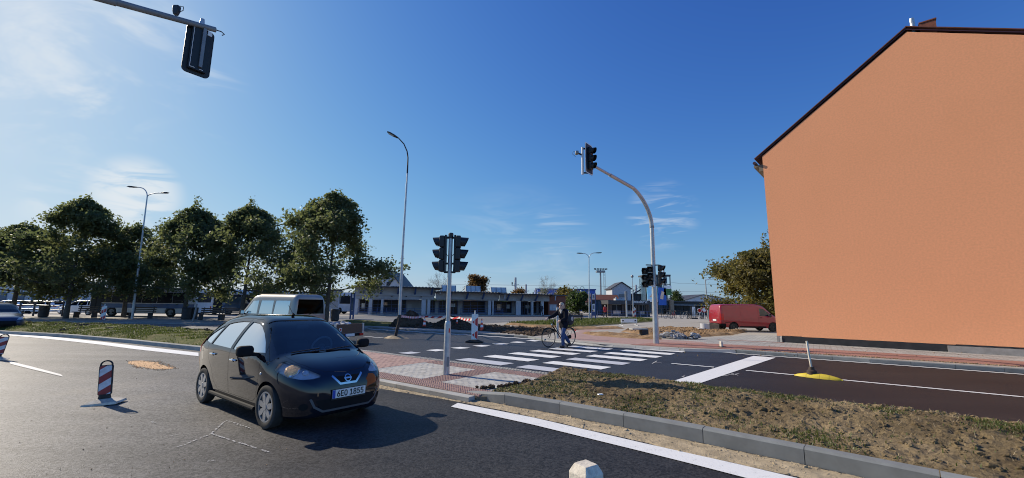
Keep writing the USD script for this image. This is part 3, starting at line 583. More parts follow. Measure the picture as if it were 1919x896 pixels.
for x0, x1, y0, y1, mt in ((671, 689, 565, 586, 0), (697, 713, 565, 586, 0), (719, 744, 565, 588, 0), (746, 758, 565, 588, 0), (808, 815, 565, 588, 0), (826, 835, 565, 589, 0), (845, 859, 565, 590, 1), (873, 912, 566, 586, 0), (924, 944, 566, 588, 0), (946, 964, 566, 588, 0), (977, 985, 567, 589, 1), (986, 994, 567, 589, 1), (1000, 1012, 567, 590, 0), (1020, 1028, 567, 590, 0)):
    a, b = Sx(x0) + .05, Sx(x1) + .3; z0, z1 = .35 if not mt else .12, 2.02
    w = part('door' if mt else 'window', MB().box(((a + b) / 2, 2.47, (z0 + z1) / 2), (b - a, .08, z1 - z0)), 'window_dark', st); mb = MB(); n = max(2, int((b - a) / .9))
    for k in range(n + 1): mb.box((a + (b - a) * k / n, 2.42, (z0 + z1) / 2), (.07, .06, z1 - z0))
    for z in (z0, z0 + .62 * (z1 - z0), z1): mb.box(((a + b) / 2, 2.425, z), (b - a, .05, .06))
    part('frame', mb, 'steel_blue', w)
for x0, x1 in ((671, 760), (760, 790), (806, 843), (862, 913), (925, 944)):
    a, b = Sx(x0), Sx(x1); mb = MB()
    for z in (.28, .48, .68, .95): mb.tube([(a, -.35, z), (b, -.35, z)], .025, 6)
    for k in range(int((b - a) / 1.2) + 1): mb.tube([(a + k * 1.2, -.35, .1), (a + k * 1.2, -.35, .95)], .03, 6)
    part('railing', mb, 'steel_blue', st)
for px0, px1, t in ((830, 858, 1), (878, 906, 1), (927, 956, 2)):
    a, b = Sx(px0), Sx(px1); top = segs[t][2]; mb = MB(); h = 1.0
    mb.prism([(2.0, top), (3.4, top), (3.0, top + h), (2.4, top + h)], a, b, R=np.array([[0, 0, 1.], [1, 0, 0], [0, 1, 0]])); sk = part('skylight', mb, 'skylight', st)
    mb = MB()
    for k in range(4): x = a + (b - a) * k / 3; mb.bar((x, 1.98, top), (x, 2.38, top + h + .02), .06, .06)
    part('glazing_bar', mb, 'steel_dull', sk)
for px, z in ((683, 2.45), (706, 2.45), (733, 2.45), (760, 2.45), (788, 2.45)):
    part('wall_lamp', MB().lathe([(0, 0), (.1, .02), (.1, .1), (0, .14)], 10, (Sx(px), -.30, z)), 'dark_metal', st)
ra = Sx(1029.5); rb = Sx(1062)
for x_, z_, w_, h_, m_ in ((1.1, 1.2, .5, .7, 'skylight'), (3.9, 1.5, .7, .4, 'poster_cream'), (7.3, 1.1, .6, .8, 'shed_grey'), (13.4, 1.4, .9, .5, 'skylight'), (20.6, 1.2, .7, .9, 'poster_cream'), (22.0, 1.3, .5, .6, 'shed_grey'), (25.1, 1.3, .6, .5, 'skylight'), (27.6, 1.2, .5, .8, 'poster_cream')): part('notice', MB().box((x_, 2.40, z_), (w_, .02, h_)), m_, st)
rd = thing('red_annex', 'small dark red building at the right end of the bus station', 'building', (*(SA + sx * ra + sy * .4), .1), math.atan2(sx[1], sx[0]))
part('wall', MB().box(((rb - ra) / 2, 3., 1.5), (rb - ra, 6, 3.0)), 'brick_red', rd); part('roof', MB().box(((rb - ra) / 2, 3., 3.08), (rb - ra + .5, 6.5, .16)), 'roof_dark', rd)
w = part('window', MB().box((.75, -.02, 1.25), (1.1, .06, .8)), 'skylight', rd); part('frame', MB().box((.75, -.06, 1.25), (.05, .04, .8)).box((.75, -.06, .83), (1.2, .05, .06)).box((.75, -.06, 1.67), (1.2, .05, .06)), 'plaster_white', w)
part('door', MB().box((2.2, -.02, 1.05), (.9, .06, 2.0)), 'window_dark', rd)

def gable_block(nm, label, cat, px0, px1, apex, eave_y, depth, length, wall, roof, rz=0., base=.0):
    """a gabled block, its gable towards us, between the picture's columns px0 and px1 at that distance"""
    a, b = AT(px0, eave_y, depth), AT(px1, eave_y, depth); ap = AT(*apex, depth); w = b[0] - a[0]; he = (a[2] + b[2]) / 2; hx = ap[0] - a[0]
    t = thing(nm, label, cat, (a[0], depth, base), rz)
    part('wall', MB().prism([(0, 0), (w, 0), (w, he), (hx, ap[2]), (0, he)], -length, 0, R=XZ), wall, t)
    for p, q in (((-.3, he - .15), (hx, ap[2] + .1)), ((hx, ap[2] + .1), (w + .3, he - .15))):
        d = np.subtract(q, p); d = d / np.linalg.norm(d); nn = np.array([-d[1], d[0]]) * .14; part('roof_slope', MB().prism([p, q, np.add(q, nn), np.add(p, nn)], -length - .3, .3, R=XZ), roof, t)
    return t, w, he
t, w, he = gable_block('white_house', 'pale house with a tall steep gable behind the bus station', 'house', 690, 760, (724, 507), 552, 80, 12, 'plaster_white', 'roof_dark')
part('chimney', MB().box((1.1, 4, 8.6), (.9, .9, 2.2)), 'brick_red', t)
for k in (0, 1): f = part('window', MB().box((2.0 + 1.8 * k, -.04, 5.0), (.9, .1, 1.2)), 'window_dark', t); part('frame', MB().box((2.0 + 1.8 * k, -.1, 4.36), (1.1, .12, .08)), 'shed_grey', f)
t, w, he = gable_block('gabled_wing', 'lower pale gable in front of the tall pale house', 'house', 724, 756, (739.5, 520), 545, 76, 6, 'plaster_white', 'roof_dark')
f = part('window', MB().box((w / 2, -.04, 4.2), (.8, .1, 1.0)), 'window_dark', t); part('frame', MB().box((w / 2, -.1, 3.66), (1., .12, .08)), 'shed_grey', f)

bh = thing('blue_hall', 'large flat blue industrial hall far behind the red annex', 'hall', (AT(1008, 560, 125)[0], 125, 0), .0)
hw = AT(1116, 560, 125)[0] - AT(1008, 560, 125)[0]; ht = AT(1060, 543, 125)[2]
part('wall', MB().box((hw / 2, 10, ht / 2), (hw, 20, ht)), 'hall_blue', bh); part('roof', MB().box((hw / 2, 10, ht + .15), (hw + .4, 20.4, .3)), 'steel_blue', bh)
for k in range(int(hw / 2.4)): part('panel', MB().box((1.2 + 2.4 * k, -.05, ht * .55), (2.3, .1, ht * .8)), 'hall_blue', bh)
for k in range(5): part('window', MB().box((1.6 + k * hw / 5.2, -.14, ht - 2.3), (1.7, .12, .5)), 'skylight', bh)
for k in (.28, .62): part('downpipe', MB().tube([(hw * k, -.2, 0), (hw * k, -.2, ht)], .1, 6), 'plaster_white', bh)

kx0, kx1 = AT(1139, 580, 66)[0], AT(1219, 580, 66)[0]; kw = kx1 - kx0
ki = thing('bakery_kiosk', 'low dark flat-roofed kiosk with lit shop windows and white lettering', 'kiosk', (kx0, 66, 0.1), .06)
part('fascia', MB().box((kw / 2, 1.9, 2.15), (kw, 4.4, .62)), 'roof_dark', ki); part('rear_wall', MB().box((kw / 2, 3.7, 1.0), (kw - .2, .2, 2.0)), 'wood_dark', ki); part('base', MB().box((kw / 2, 1.9, .1), (kw, 4., .3)), 'roof_dark', ki)
for x in (.15, .5, .36 * kw, .42 * kw, .68 * kw, .74 * kw, kw - .5, kw - .15): part('post', MB().box((x, .1, 1.0), (.3, .3, 1.86)), 'wood_dark', ki)
for k, (a, b) in enumerate(((.7, .34 * kw), (.45 * kw, .66 * kw), (.77 * kw, kw - .7))):
    w = part('window', MB().box(((a + b) / 2, .2, 1.05), (b - a, .06, 1.5)), 'window_dark', ki); part('frame', MB().box(((a + b) / 2, .14, .3), (b - a + .1, .1, .08)).box(((a + b) / 2, .14, 1.8), (b - a + .1, .1, .08)).box((a + (b - a) * .5, .15, 1.05), (.06, .08, 1.5)), 'steel_dull', w)
    part('counter', MB().box(((a + b) / 2, .15, .62), ((b - a) * .8, .04, .5)), 'poster_cream', ki)
tx = meshkit.text_mesh('PEKAŘSTVÍ', .30, .02, bold=True); v = tx.vertices @ np.array([[1., 0, 0], [0, 0, 1], [0, -1, 0]]); ext = v[:, 0].max()
part('lettering', (v * [2.15 / ext * 1.0, 1, 1] + [kw - 2.6, -.32, 2.08], tx.faces), 'plate_white', ki)
part('roof_unit', MB().box((kw * .45, 2.5, 2.6), (2.2, 1., .3)).tube([(kw * .3, 2, 2.4), (kw * .3, 2, 3.0)], .12, 8), 'shed_grey', ki)

t, w, he = gable_block('gabled_tower', 'narrow pale grey tower with a dark gabled roof above the kiosk', 'tower', 1147, 1182, (1165, 530), 541, 95, 6, 'shed_grey', 'roof_dark')
part('louvre', MB().box((w * .52, -.05, he - 1.5), (1.3, .1, .6)), 'steel_dull', t)
for a, b in (((.28, 3.2), (.72, 3.4)), ((.5, 2.4), (.5, 4.1)), ((.3, 3.6), (.44, 3.2))): part('beam', MB().bar((w * a[0], -.06, he - a[1] + .3), (w * b[0], -.06, he - b[1] + .3), .1, .06), 'steel_dull', t)
dk = thing('long_dark_shed', 'long dark shed roof left of the gabled tower', 'shed', (AT(1100, 560, 92)[0], 92, 0)); w = AT(1160, 560, 92)[0] - AT(1100, 560, 92)[0]
part('wall', MB().box((w / 2, 3, 1.2), (w, 6, 2.4)), 'roof_dark', dk); part('roof', MB().prism([(-.5, 2.4), (6.5, 2.4), (3, 4.1), (2.6, 4.1)], -.3, w + .3, R=np.array([[0, 0, 1.], [1, 0, 0], [0, 1, 0]])), 'roof_tile', dk)
for k in range(4): part('window', MB().box((1.2 + k * w / 4.3, -.04, 1.2), (.9, .1, .8)), 'window_blue', dk)
gs = thing('glass_pavilion', 'glass fronted low hall between the timetable board and the kiosk', 'building', (AT(1116, 580, 74)[0], 74, .1)); w = AT(1142, 580, 74)[0] - AT(1116, 580, 74)[0]
part('roof', MB().box((w / 2, 2, 2.52), (w + .4, 4.4, .2)), 'roof_dark', gs); part('glazing', MB().box((w / 2, 2, 1.2), (w, 4, 2.4)), 'window_blue', gs)
for k in range(5): part('mullion', MB().box((w * k / 4, -.04, 1.2), (.06, .1, 2.4)), 'steel_dull', gs)

# glass stair tower with hoardings
T0 = AT(1212, 580, 84); tw = AT(1258, 580, 84)[0] - T0[0]; th = AT(1235, 517, 84)[2]
gt = thing('glass_stair_tower', 'tall glass stair tower with dark frame behind the far signal mast', 'tower', (T0[0], 84, .1))
part('roof', MB().box((tw / 2, 2.2, th), (tw + .3, 4.6, .3)), 'roof_dark', gt); part('core', MB().box((tw * .42, 2.8, th / 2), (tw * .7, 3, th - .3)), 'window_blue', gt)
for k in range(6): part('post', MB().box((tw * (.0 + k / 5), -.02, th / 2), (.16, .16, th)), 'roof_dark', gt)
for k in range(5): part('beam', MB().box((tw / 2, -.06, 1.2 + (th - 1.4) * k / 4), (tw, .14, .14)), 'roof_dark', gt)
for k in range(3):
    for j in range(4): part('pane', MB().box((tw * (.3 + .2 * k + .1), .08, 1.2 + (th - 1.4) * (j + .5) / 4), (tw * .17, .03, (th - 1.4) / 4 - .3)), 'window_blue', gt)
bb = thing('billboard', 'pale blue poster with a cream figure, hung on the stair tower', 'billboard', (T0[0] + .05, 83.6, AT(1220, 566, 83.6)[2])); bh_ = AT(1220, 536, 83.6)[2] - AT(1220, 566, 83.6)[2]; bw = tw * .42
part('panel', MB().box((bw / 2, 0, bh_ / 2), (bw, .12, bh_)), 'poster_sky', bb); part('picture', MB().prism([(bw * .2, bh_ * .3), (bw * .62, bh_ * .28), (bw * .95, bh_ * .75), (bw * .85, bh_ * .85), (bw * .6, bh_ * .62)], .07, .085, R=XZ), 'poster_cream', bb); part('caption_band', MB().box((bw / 2, -.075, bh_ * .1), (bw, .02, bh_ * .18)), 'plate_white', bb)
b2 = thing('blue_banner', 'deep blue banner beside the pale poster on the stair tower', 'banner', (T0[0] + tw * .46, 83.6, AT(1240, 572, 83.6)[2])); part('panel', MB().box((.8, 0, bh_ * .55), (1.5, .12, bh_ * 1.1)), 'poster_blue', b2); part('figure', MB().prism([(.3, bh_ * .4), (.9, bh_ * .35), (1.2, bh_ * .8), (.7, bh_ * .9)], .07, .085, R=XZ), 'poster_cream', b2)
b3 = thing('green_banner', 'green banner under a white one on the stair tower', 'banner', (T0[0] + tw * .70, 83.6, AT(1246, 553, 83.6)[2])); part('panel', MB().box((.75, 0, .6), (1.5, .12, 1.2)), 'poster_green', b3); part('white_panel', MB().box((.75, 0, 1.55), (1.5, .12, .6)), 'plate_white', b3)
part('stone_pier', MB().box((tw - .1, -.5, 1.4), (.7, .7, 2.9)), 'stone_column', gt)
for nm, lab, x0, x1, y1, dep, mt in (('dark_low_hall', 'long dark low hall right of the stair tower', 1248, 1345, 566, 86, 'roof_dark'), ('dark_rail_shed', 'dark low shed left of the stair tower above the kiosk', 1180, 1215, 552, 100, 'roof_dark')):
    a, b = AT(x0, 580, dep), AT(x1, 580, dep); h = AT(x0, y1, dep)[2]; w = b[0] - a[0]; t = thing(nm, lab, 'hall', (a[0], dep, 0)); part('wall', MB().box((w / 2, 3, h / 2), (w, 6, h)), mt, t); part('roof', MB().box((w / 2, 3, h + .1), (w + .8, 6.8, .2)), 'roof_dark', t)
    for k in range(int(w / 1.6)): part('window', MB().box((.9 + 1.6 * k, -.05, h * .5), (1.2, .1, h * .42)), 'window_dark', t)
    if w > 9:
        part('awning', MB().box((w / 2, -.6, h * .78), (w * .9, 1.2, .12)), 'roof_sheet', t)
t, w, he = gable_block('far_gabled_hall', 'far pale blue hall with a shallow gable left of the rusty tree', 'hall', 1275, 1400, (1318, 553), 566, 130, 20, 'shed_grey', 'roof_dark')
for k in range(3): part('window', MB().box((3 + 2.6 * k, -.05, he + .1), (1.6, .1, .8)), 'plaster_white', t)
# left: pale building behind the trees
lb = thing('left_pale_building', 'pale blue grey building glimpsed behind the trees at far left', 'building', (AT(-120, 580, 62)[0], 62, 0)); w = AT(150, 580, 62)[0] - AT(-120, 580, 62)[0]
part('wall', MB().box((w / 2, 4, 2.0), (w, 8, 4.0)), 'shed_grey', lb); part('roof', MB().box((w / 2, 4, 4.1), (w + .6, 8.6, .24)), 'roof_sheet', lb)
for k in range(8): f = part('window', MB().box((1.3 + k * w / 8, -.05, 1.9), (1.5, .1, 1.5)), 'window_blue', lb); part('frame', MB().box((1.3 + k * w / 8, -.12, 1.1), (1.7, .1, .08)), 'plaster_white', f)
# bus shelters under the trees
def shelter(lab, px, dep, w):
    o = AT(px, 590, dep); t = thing('bus_shelter', lab, 'shelter', (o[0], dep, .1), .2)
    part('roof', MB().box((w / 2, .7, 2.45), (w + .3, 1.8, .12)), 'roof_sheet', t)
    for x in (0, w): part('post', MB().box((x, 1.2, 1.2), (.1, .1, 2.4)), 'shed_grey', t)
    part('glass_wall', MB().box((w / 2, 1.25, 1.3), (w - .1, .04, 1.7)), 'window_blue', t)
    part('bench_seat', MB().box((w / 2, .95, .45), (w * .8, .4, .06)), 'wood_dark', t)
shelter('glazed bus shelter between the bus front and the fifth tree', 402, 50, 2.4)
shelter('glazed bus shelter right of the fifth tree trunk', 424, 53, 3.4)
# ---- trees: tapered trunk, forking limbs, crowns of many small leaves gathered in clumps
def limb_tree(seed, h, trunk_h, r0, spread, n1=7, cone=.5):
    r_ = np.random.default_rng(seed); wood = MB(); tips = []
    def branch(p, d, L, r, lvl):
        n = 4; pts = [p]; q = np.array(p, float); dd = np.array(d, float)
        for i in range(n):
            dd = dd + r_.normal(0, .13, 3) + np.array([0, 0, .05]); dd /= np.linalg.norm(dd); q = q + dd * L / n; pts.append(q.copy())
        wood.tube(pts, np.linspace(r, r * .45, n + 1), 7 if lvl < 2 else 4, caps=False)
        if lvl >= 1: tips.extend([(pts[k], L) for k in range(1, n + 1)])
        if lvl < 3:
            for k in range(4 if lvl == 0 else 3):
                i = r_.integers(2, n + 1); a = r_.uniform(0, 6.28); ax, ay, _ = basis(dd); s = r_.uniform(.5, .95); nd = dd + (math.cos(a) * ax + math.sin(a) * ay) * s
                branch(pts[i], nd / np.linalg.norm(nd), L * r_.uniform(.5, .72), r * .5, lvl + 1)
    lean = r_.normal(0, .02, 2); tp = [(0, 0, -.1), (lean[0], lean[1], trunk_h * .5), (lean[0] * 3, lean[1] * 3, trunk_h), (lean[0] * 5, lean[1] * 5, h * .55), (lean[0] * 6, lean[1] * 6, h * .9)]
    wood.tube(tp, [r0 * 1.25, r0, r0 * .85, r0 * .42, r0 * .1], 10)
    tips.extend([((lean[0] * 6 * z / h + r_.normal(0, .1), lean[1] * 6 * z / h + r_.normal(0, .1), z), 1.) for z in np.linspace(h * .62, h * .99, 22)])
    N_ = n1 * 2
    for k in range(N_):
        z = trunk_h * .92 + (h * .93 - trunk_h * .92) * (k / N_) ** 1.05; a = k * 2.4 + r_.uniform(-.4, .4); t = (z - trunk_h) / (h - trunk_h); up = -.02 + 1.0 * t
        d = np.array([math.cos(a), math.sin(a), up]); branch((np.interp(z, [0, h], [0, lean[0] * 6]), np.interp(z, [0, h], [0, lean[1] * 6]), z), d / np.linalg.norm(d), spread * (1 - cone * t) * r_.uniform(.72, 1.0), r0 * .36 * (1 - .6 * t), 1)
    return wood, tips
def leaf_quads(c, size, r_, droop=.3):
    n = len(c); a = r_.normal(0, 1, (n, 3)); a /= np.linalg.norm(a, axis=1)[:, None]; b = r_.normal(0, 1, (n, 3)); b -= a * (a * b).sum(1)[:, None]; b /= np.linalg.norm(b, axis=1)[:, None]
    nrm = np.cross(a, b); s = (size * r_.uniform(.6, 1.35, n))[:, None]; k = (r_.uniform(.15, .5, n))[:, None]
    q = [c - a * s, c + b * s * .62 + nrm * s * k * .4, c + a * s, c - b * s * .62 + nrm * s * k * .4]
    v = np.stack(q, 1).reshape(-1, 3); i = (np.arange(n) * 4)[:, None, None]
    return v, (np.array([[0, 1, 2], [0, 2, 3]])[None] + i).reshape(-1, 3)
def foliage(tips, seed, n, size, r_clump, shape=None):
    r_ = np.random.default_rng(seed); P = np.array([t[0] for t in tips]); w = r_.random(len(P)) ** 1.5 + .12; idx = r_.choice(len(P), n, p=w / w.sum())
    c = P[idx] + r_.normal(0, 1, (n, 3)) * r_clump * (r_.random((n, 1)) ** .5) * [1, 1, .75]
    if shape is not None: c = c[shape(c)]
    return leaf_quads(c, size, r_)
def envelope(R, zb, h, seed, po=1.3):
    def f(c):
        t = np.clip((c[:, 2] - zb) / (h - zb), 0, 1.05); pr = np.where(t < .3, .92 + .08 * t / .3, np.clip(1 - ((t - .3) / .72) ** po, 0, 1) + .05); a = np.arctan2(c[:, 1], c[:, 0])
        k = .62 + .80 * meshkit.fbm(np.stack([np.cos(a) * 1.6, np.sin(a) * 1.6, c[:, 2] * .75], 1), 3, seed); return np.hypot(c[:, 0], c[:, 1]) < R * pr * (k * 1.5 - .38) * np.random.default_rng(seed).uniform(.62, 1.28, len(c)) + .12
    return f
def tree(nm, label, loc, seed, h, trunk_h, r0, spread, leafmat, n=15000, size=.15, r_clump=.42, group=None, bark='bark', cone=.5, n1=7, env=None, po=1.3):
    t = thing(nm, label, 'tree', loc, (seed * 1.3) % 6.28, group); wood, tips = limb_tree(seed, h, trunk_h, r0, spread, n1, cone)
    if env:                              # no bare twig sticks out of the leaves
        v, f = wood.arrays(); c = v[f].mean(1); k = envelope(env * .86, trunk_h * .9, h * .96, seed, po)(c) | (c[:, 2] < trunk_h) | (np.hypot(c[:, 0], c[:, 1]) < .35); k &= c[:, 2] < h * .97; wood = (v, f[k])
    part('trunk', wood, bark, t, smooth=60); tips = [q for q in tips if q[0][2] > trunk_h * .8]
    part('crown', foliage(tips, seed + 100, n, size, r_clump, envelope(env, trunk_h * .9, h, seed, po) if env else None), leafmat, t); return t
GT = 'row of trees along the bus stands'
r_ = np.random.default_rng(1)
for i, (px, py, dep, h, sp, lab) in enumerate(((22, 598, 37.5, 8.2, 3.6, 'leftmost tree of the row, cut by the edge of the picture'), (124, 600, 36.5, 10.3, 3.9, 'tall pointed tree behind the white estate car'), (232, 600, 40, 8.7, 3.4, 'lower rounded tree directly behind the leaning double lamp'),
        (345, 598, 37.5, 10.0, 3.6, 'narrow tall tree just right of the double lamp'), (452, 596, 36.5, 9.9, 3.7, 'open tree with yellowing leaves above the silver van'), (612, 600, 34.5, 10.6, 4.3, 'largest tree, rightmost of the row beside the tall lamp'))):
    p = AT(px, 590, dep); tree('plane_tree', lab, (p[0], dep, .1), 40 + i, h, 2.2, .17, sp * 1.14, 'leaf_plane', n=30000 if i != 5 else 40000, size=.125, r_clump=.48, env=sp * 1.24, group=GT, cone=.86 if i != 2 else .65, n1=12)
p = AT(1447, 600, 42); tree('chestnut_tree', 'broad rusty autumn tree behind the red van beside the orange house', (p[0], 42, .1), 61, 7.5, 1.2, .26, 4.3, 'leaf_chestnut', n=74000, size=.145, r_clump=.62, cone=.30, env=5.6, po=2.3, n1=14)
for lab, px, dep, top, sp, lm, sd, n in (('rusty tree with a grey green middle behind the bus station skylights', 893, 88, 519, 3.6, 'leaf_rust', 71, 7000), ('green tree in the middle of the rusty crown behind the station', 890, 96, 521, 2.6, 'leaf_far_green', 72, 4000), ('low rusty bush right of the third skylight', 972, 85, 543, 2.0, 'leaf_rust', 73, 2600),
        ('rounded green tree left of the timetable board', 1085, 72, 554, 2.3, 'leaf_far_green', 74, 5000), ('yellowish shrubby tree behind the red annex', 1062, 80, 546, 3.0, 'leaf_chestnut', 75, 4500), ('far small green tree right of the stair tower', 1268, 120, 548, 2.5, 'leaf_far_green', 76, 2200),
        ('small dark conifer on the blue hall line', 1018, 100, 543, 1.4, 'leaf_far_green', 77, 1500)):
    h = AT(px, top, dep)[2]; p = AT(px, 580, dep); tree('background_tree', lab, (p[0], dep, 0), sd, h * .96, h * .3, .14, sp * .62, lm, n=n, size=.20, r_clump=.45)
def bare(lab, px, dep, top, sd, sp):
    h = AT(px, top, dep)[2]; p = AT(px, 580, dep); t = thing('bare_tree', lab, 'tree', (p[0], dep, 0), sd); wood, tips = limb_tree(sd, h, h * .45, .12, sp, 8, .3)
    part('trunk', wood, 'bark_pale', t); r_ = np.random.default_rng(sd); mb = MB()
    for q, L in tips[::2]: d = r_.normal(0, 1, 3) + [0, 0, 1.2]; d /= np.linalg.norm(d); mb.tube([q, q + d * .5, q + d * .9 + r_.normal(0, .1, 3)], [.016, .011, .005], 3, caps=False)
    part('twigs', mb, 'bark_pale', t, kind='stuff')
bare('thin bare tree between the first roof step and the near signal post', 820, 82, 527, 81, 2.2); bare('small round bare tree above the blue hall', 1024, 96, 531, 82, 2.0)

r_ = np.random.default_rng(200); mb = MB(); pts = []
for k in range(150):
    x = r_.uniform(-330, 330); y = 230 + r_.uniform(0, 60); hh = r_.uniform(3, 8); n = 120; q = r_.normal(0, 1, (n, 3)); q /= np.linalg.norm(q, axis=1)[:, None]; pts.append(q * [6, 5, hh * .6] * r_.uniform(.6, 1, (n, 1)) + [x, y, hh * .5])
single('distant_wood', leaf_quads(np.vstack(pts), 1.3, r_), 'leaf_far_green', kind='stuff')
def glass(name, tint, ior=1.5, extra=0., rough=.02):
    N = {'t': ('transparent_bsdf', {'color': tint}), 'g': ('glossy_bsdf', {'color': (1, 1, 1), 'roughness': rough}), 'f': ('fresnel', {'IOR': ior}), 'a': ('math', {'math_type': 'add', 'value2': extra, 'use_clamp': True}), 'm': ('mix_closure', {}), 'ge': ('geometry', {}), 'fb': ('math', {'math_type': 'subtract', 'value1': 1.}), 'fm': ('math', {'math_type': 'multiply'})}
    usdkit.material(stage, '/World/Looks/' + name, N, [('f.fac', 'a.value1'), ('a.value', 'fm.value1'), ('ge.backfacing', 'fb.value2'), ('fb.value', 'fm.value2'), ('fm.value', 'm.fac'), ('t.BSDF', 'm.closure1'), ('g.BSDF', 'm.closure2')], surface='m.closure')
glass('windscreen', (.62, .72, .78), 1.5, .03)
glass('side_glass', (.16, .20, .22), 1.6, .58)
glass('dark_glass', (.04, .045, .06), 1.12, .0, .12)
glass('lamp_cover', (.93, .94, .95), 1.5, .05)
M('paint_black', (.003, .0035, .006), .55, .0, var=.2, vs=3, coat=1., spec=0., coat_ior=1.75, dirt=((.009, .009, .0095), .4, 2.2))
M('paint_silver', (.27, .255, .23), .35, .45, var=.06, vs=2, coat=.7, dirt=((.26, .22, .18), .25, 2.5))
M('paint_tan', (.36, .24, .18), .45, .1, var=.15, vs=2.5, coat=.4, dirt=((.30, .20, .15), .6, 2.))
M('paint_white', (.74, .75, .76), .4, var=.04, vs=2, coat=.6)
M('paint_red', (.28, .007, .016), .35, var=.07, vs=1.5, coat=.8, dirt=((.12, .02, .02), .35, 1.6))
M('trim_black', (.008, .008, .009), .8, spec=.2, var=.15, vs=8)
M('interior', (.022, .023, .026), .85, var=.25, vs=6)
M('tyre', (.016, .016, .016), .85, var=.2, vs=15, bump=.002, bs=80, dirt=((.05, .045, .04), .5, 7.))
M('hubcap', (.42, .42, .42), .4, .55, var=.1, vs=8, dirt=((.20, .18, .15), .4, 9.))
M('steel_rim', (.045, .045, .048), .5, .3, var=.1)
M('lip_grey', (.09, .09, .095), .5, .1)
M('chrome', (.75, .76, .78), .12, 1., var=.03)
M('reflector', (.42, .43, .47), .40, .35, var=.12, vs=18)
M('amber', (1.0, .58, .20), .30, .15, var=.45, vs=26)
M('red_lamp', (.42, .015, .012), .2, var=.1)
M('plate_black', (.012, .012, .012), .5, var=.1)
M('plate_blue', (.02, .06, .36), .45, var=.1)
M('wood_brown', (.10, .055, .035), .7, var=.25, vs=5, stretch=(.6, 6, 6), bump=.002, bs=30)
M('bus_blue', (.035, .10, .24), .4, var=.08, coat=.4)
M('bus_white', (.58, .60, .62), .45, var=.06, coat=.3)
M('bus_teal', (.03, .16, .22), .4, var=.08, coat=.4)

def pcurve(pts):                       # smooth curve through (x, value) points
    from scipy.interpolate import PchipInterpolator
    p = np.asarray(pts, float); f = PchipInterpolator(p[:, 0], p[:, 1]); lo, hi = p[0, 0], p[-1, 0]
    return lambda x: f(np.clip(x, lo, hi))
class Shape:
    """a car body as sections along x: top line, floor line, half width in plan, waist height, tumblehome and roundness of the top"""
    def __init__(s, top, low, wid, waist, tumble, roundness, bulge=.05, tumble2=0.): s.top, s.low, s.wid, s.waist, s.tum, s.p = map(pcurve, (top, low, wid, waist, tumble, roundness)); s.x0, s.x1 = wid[0][0], wid[-1][0]; s.bulge, s.t2 = bulge, tumble2
    def loft(s, d=0., nx=110, nz=40):
        u = np.linspace(0, 1, nx); u = .5 - .5 * np.cos(np.pi * u) * (1 - .35 * np.sin(np.pi * u) ** 2); xs = (s.x0 + d) + (s.x1 - s.x0 - 2 * d) * u
        k = np.linspace(0, 1, nz); tz = (1 - np.cos(np.pi * k ** .9)) / 2; tz = np.where(k > .5, 1 - (1 - tz) ** 1.15, tz); rings = []
        for x in xs:
            zt, zb, w, zw, kt, p = (float(f(x)) for f in (s.top, s.low, s.wid, s.waist, s.tum, s.p)); zt -= d; zb += d; w = max(w - d, .02); zt = max(zt, zb + .02)
            z = zb + (zt - zb) * tz; lowf = np.clip((zw - z) / max(zw - zb, .05), 0, 1); up = np.clip(z - zw, 0, None)
            y = w - s.bulge * lowf ** 2.2 - kt * up - s.t2 * up ** 2
            cr = np.clip((z - zb) / .05, 0, 1); y = y - .03 * (1 - cr) ** 2
            y = np.maximum(y, .01) * (1 - np.clip(tz, 0, 1) ** p) ** (1 / p)
            half = np.c_[y, z]; ring = np.vstack([[0, zb], half[:-1], [0, zt], (half[:-1] * [-1, 1])[::-1]]); rings.append(np.c_[np.full(len(ring), x), ring])
        n = len(rings[0]); v = np.vstack(rings + [rings[0].mean(0)[None], rings[-1].mean(0)[None]]); f = []
        i, j = np.meshgrid(np.arange(nx - 1), np.arange(n), indexing='ij'); a = (i * n + j).ravel(); b = (i * n + (j + 1) % n).ravel(); c, e = a + n, b + n
        f = np.vstack([np.c_[a, b, e], np.c_[a, e, c]]); j = np.arange(n); j2 = (j + 1) % n; c0, c1 = nx * n, nx * n + 1
        f = np.vstack([f, np.c_[j2, j, np.full(n, c0)], np.c_[(nx - 1) * n + j, (nx - 1) * n + j2, np.full(n, c1)]])
        m = to_man(v, f)
        return m if m.volume() > 0 else to_man(v, f[:, ::-1])
